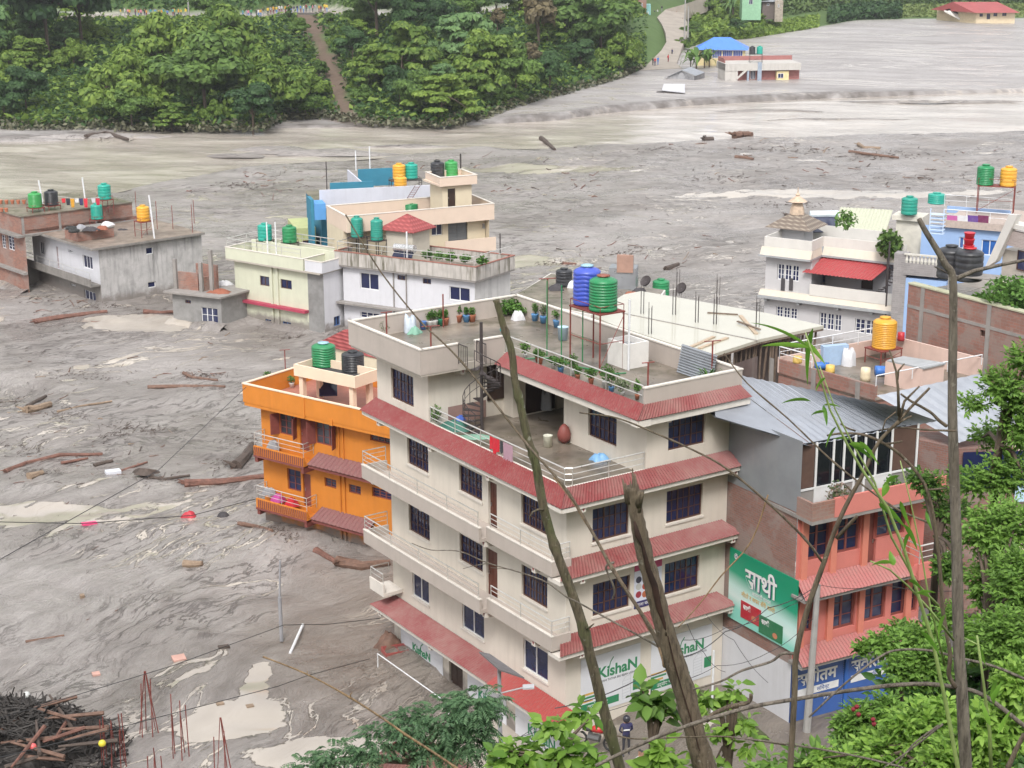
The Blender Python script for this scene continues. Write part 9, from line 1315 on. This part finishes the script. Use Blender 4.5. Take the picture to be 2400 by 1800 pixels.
vine([(2154, 513), (2168, 540), (2196, 585), (2216, 620), (2233, 650), (2234, 760), (2232, 900), (2233, 1002), (2238, 1155), (2243, 1321), (2247, 1515), (2254, 1615), (2264, 1797), (2275, 1960)], 9.5, .014, .042, GREYB, 'upright forked grey trunk at the right, reaching above the brick wall', 'dead_tree', True, [([(2236, 655, 0), (2283, 635, .1), (2340, 622, .2), (2420, 606, .3)], .014, .009), ([(2225, 640, 0), (2224, 630, 0), (2226, 622, 0)], .012, .003), ([(2190, 625, .1), (2210, 634, .1), (2228, 645, 0)], .004, .004)], n=10, wob=.03, cat='trunk')
vine([(2179, 909), (2141, 948), (2101, 992), (2057, 1040), (2023, 1111), (1989, 1172), (1955, 1247), (1931, 1318), (1896, 1416), (1866, 1532), (1862, 1631), (1852, 1800), (1848, 1900)], 9.2, .007, .022, DRYB, 'crooked dark dead shrub stem in front of the salmon house', 'dead_shrub', True, [([(2085, 821, 0), (2100, 869, 0), (2105, 912, 0), (2107, 975, 0)], .005, .010), ([(2120, 852, 0), (2106, 868, 0), (2103, 890, 0)], .004, .007), ([(2155, 905, 0), (2120, 940, 0), (2107, 985, 0)], .005, .010), ([(2137, 975, 0), (2115, 985, 0), (2080, 1010, 0)], .006, .009), ([(2067, 1012, 0), (2075, 985, 0), (2100, 965, 0)], .004, .005), ([(2008, 1210, -.1), (1985, 1235, 0), (1960, 1262, 0)], .009, .012), ([(1980, 1135, 0), (1994, 1150, 0), (2002, 1152, 0)], .004, .008), ([(1883, 1260, 0), (1905, 1285, 0), (1928, 1318, 0)], .004, .007)], cat='shrub')
vine([(1938, 1021), (1972, 1016), (2023, 1019), (2074, 1041), (2125, 1080), (2175, 1155), (2199, 1291), (2211, 1436), (2227, 1532), (2224, 1581), (2240, 1611)], 9.3, .006, .015, DRYB, 'arching dark branch bending over the shed glazing into the upright trunk', side=[([(2175, 1148, 0), (2200, 1146, 0), (2220, 1144, 0)], .006, .005), ([(2074, 1041, 0), (2095, 1038, 0), (2115, 1034, 0)], .007, .005), ([(1970, 993, 0), (1985, 1003, 0), (2005, 1010, 0)], .005, .006)])
vine([(2111, 923), (2135, 940), (2179, 965), (2200, 985), (2219, 999)], 9.35, .006, .011, DRYB, 'short dark branch joining the upright trunk over the tin roof'); vine([(2060, 1008), (2110, 1002), (2165, 1007), (2240, 1010)], 9.3, .003, .007, DRYB, 'thin level branch joining the upright trunk at its node')
vine([(1396, 1795), (1467, 1760), (1548, 1724), (1657, 1686), (1765, 1656), (1849, 1641), (2015, 1615), (2148, 1603), (2240, 1611), (2307, 1631), (2400, 1701), (2440, 1730)], 9.6, .012, .015, GREYB, 'long pale grey branch crossing the whole lower right')
vine([(1624, 1616), (1689, 1597), (1738, 1572), (1806, 1551), (1833, 1532), (1866, 1532)], 9.6, .006, .010, GREYB, 'pale branch rising left from the dead shrub'); vine([(1896, 1681), (1982, 1601), (2065, 1538), (2111, 1523), (2181, 1525), (2247, 1542), (2330, 1562), (2420, 1600)], 9.5, .006, .010, GREYB, 'bowed pale branch crossing the blue shutters'); vine([(1720, 1728), (1846, 1744), (1982, 1767), (2098, 1794), (2150, 1812)], 9.8, .006, .008, GREYB, 'thin pale branch near the lower right edge'); vine([(1445, 1724), (1494, 1732), (1600, 1728), (1711, 1727), (1841, 1746)], 10.4, .005, .006, DRYB, 'thin brown branch passing behind the split trunk'); vine([(1760, 1627), (1754, 1646), (1711, 1656), (1673, 1673), (1655, 1690)], 11.5, .014, .020, DRYB, 'dark broken snag right of the split trunk')
vine([(1435, 1405), (1440, 1380), (1420, 1330), (1440, 1318)], 12, .006, .010, GREYB, 'short curved grey twig left of the split trunk') ; vine([(1590, 1470), (1640, 1415), (1690, 1350), (1760, 1270), (1800, 1160)], 10.8, .004, .006, TANC, 'tan twig rising from the split trunk toward the brick wall')
vine([(2098, 1800), (2140, 1745), (2200, 1700)], 9.6, .004, .007, GREYB, 'pale twig, one of two crossing in the lower right corner'); vine([(2070, 1800), (2130, 1760), (2210, 1697)], 9.5, .004, .007, GREYB, 'lower pale twig of the two crossing in the lower right corner'); vine([(2400, 1720), (2380, 1760), (2362, 1800)], 8.5, .012, .016, DRYB, 'thick brown twig at the lower right corner')
BGR = foliage('bamboo_leaf', (.07, .20, .02), (.24, .46, .07), .4, .4); CULM = surf('bamboo_culm', (.27, .36, .12), .45, .2, 8)
t = thing('bamboo', 'fresh green bamboo with long blade leaves in front of the tin roof and salmon house', 'bamboo', (PD(2240, 1900, 9).x, 9, hz((PD(2240, 1900, 9).x, 9))))
def culm(pts, r0, r1, d0, d1):
 W_ = [PD(x, y, d0 + (d1 - d0) * i / (len(pts) - 1)) for i, (x, y) in enumerate(pts)]; m = MB(); m.tube(W_, [r0 + (r1 - r0) * i / (len(pts) - 1) for i in range(len(pts))], 7); m.build('culm', CULM, t, smooth=True); return W_
culm([(1888, 780), (1915, 860), (1945, 960), (1985, 1040), (2020, 1100), (2080, 1190), (2120, 1290), (2150, 1390), (2185, 1500), (2215, 1640), (2245, 1800), (2250, 1950)], .004, .014, 8.6, 9); culm([(1921, 858), (1958, 960), (1998, 1040), (2050, 1130), (2090, 1260), (2150, 1370), (2200, 1420)], .003, .009, 8.8, 9); culm([(2040, 1315), (2085, 1335), (2130, 1375), (2180, 1430), (2235, 1500)], .004, .008, 8.7, 9); culm([(2110, 1080), (2135, 1180), (2160, 1300), (2180, 1420), (2215, 1560)], .003, .006, 8.9, 9); culm([(2290, 1490), (2305, 1600), (2320, 1720), (2325, 1860)], .006, .012, 8.6, 8.8); culm([(2290, 1510), (2260, 1495)], .003, .004, 8.6, 8.7)
BL_ = [(1896, 815, 1757, 756, 11), (1896, 815, 1782, 772 + 40, 14), (1885, 800, 1935, 855, 14), (1905, 770, 1893, 905, 15), (1935, 885, 1912, 918, 12), (1900, 940, 1830, 946, 13), (1933, 965, 1900, 975, 10), (1930, 950, 1972, 955, 9), (1930, 950, 1938, 1000, 12), (1990, 1030, 1952, 1030, 10), (1990, 1040, 2046, 1058, 14), (2015, 1035, 2060, 1090, 12), (1995, 1042, 2045, 1080, 14), (2078, 1130, 2110, 1115, 14), (2080, 1135, 2068, 1165, 20), (2070, 1140, 2100, 1122, 10), (2060, 1180, 2125, 1240, 18), (2120, 1230, 2150, 1290, 14), (2110, 1175, 2135, 1240, 12), (2130, 1250, 2120, 1290, 12), (2090, 1320, 2040, 1328, 16), (2095, 1325, 2085, 1290, 18), (2130, 1360, 2165, 1385, 12), (2180, 1400, 2145, 1390, 16), (2150, 1390, 2195, 1390, 12), (2160, 1480, 2205, 1540, 14), (2215, 1440, 2200, 1500, 12), (2290, 1500, 2258, 1495, 10), (2300, 1450, 2265, 1455, 12), (2295, 1520, 2310, 1560, 14), (2325, 1640, 2345, 1600, 22), (2330, 1650, 2338, 1590, 18), (2320, 1700, 2300, 1640, 14), (2340, 1720, 2375, 1660, 12), (2170, 1200, 2185, 1245, 10), (1960, 1000, 1935, 1050, 8)]
V = []; Fc = []; rs = np.random.RandomState(4)
for x0, y0, x1, y1, w_ in BL_:
 dd = 8.7 + rs.uniform(-.1, .15); a, b = PD(x0, y0, dd), PD(x1, y1, dd + rs.uniform(-.08, .08)); ax = (b - a); L_ = ax.length; ax.normalize(); sd = ax.cross(Vector((rs.uniform(-.3, .3), 1, rs.uniform(.2, .7)))).normalized(); up = sd.cross(ax); hw = w_ * dd / FPX * .5; n_ = 7
 for i in range(n_ + 1): s = i / n_; w2 = hw * min(1, s * 5 + .12) * (1 - s ** 2.5); c = a + ax * L_ * s + up * (.10 * L_ * 4 * s * (1 - s)) * (1 if up.z > 0 else -1); V += [c + sd * w2 + up * w2 * .35, c, c - sd * w2 + up * w2 * .35]
 b0 = len(V) - 3 * (n_ + 1)
 for i in range(n_): q = b0 + 3 * i; Fc += [[q, q + 3, q + 4, q + 1], [q + 1, q + 4, q + 5, q + 2]]
off = WL[t.name]; fast('leaves', [tuple(v - off) for v in V], Fc, BGR, t, smooth=True)
p = P(1640, 1640, -.7); m = MB(); m.tube([P(1600, 1620, -.7), P(1680, 1640, -.5), P(1790, 1740, -.6)], [.25, .3, .25], 8, wob=.2); m.build('earth_bank', GRASSY, None, rootloc=p, label='low muddy bank at the foot of the white wall', cat='bank')
m = bpy.data.materials.new('thin_mist'); m.use_nodes = True; N_ = m.node_tree.nodes; N_.remove(N_['Principled BSDF']); pv = N_.new('ShaderNodeVolumePrincipled'); pv.inputs['Color'].default_value = (.93, .95, 1, 1); pv.inputs['Density'].default_value = .00018; pv.inputs['Anisotropy'].default_value = .2; m.node_tree.links.new(pv.outputs[0], N_['Material Output'].inputs['Volume'])
hb_ = MB(); hb_.box(Fr((0, 0), 0), -1500, 2000, -120, 3200, -9, 1300); hb_.build('haze', m, None, kind='stuff')
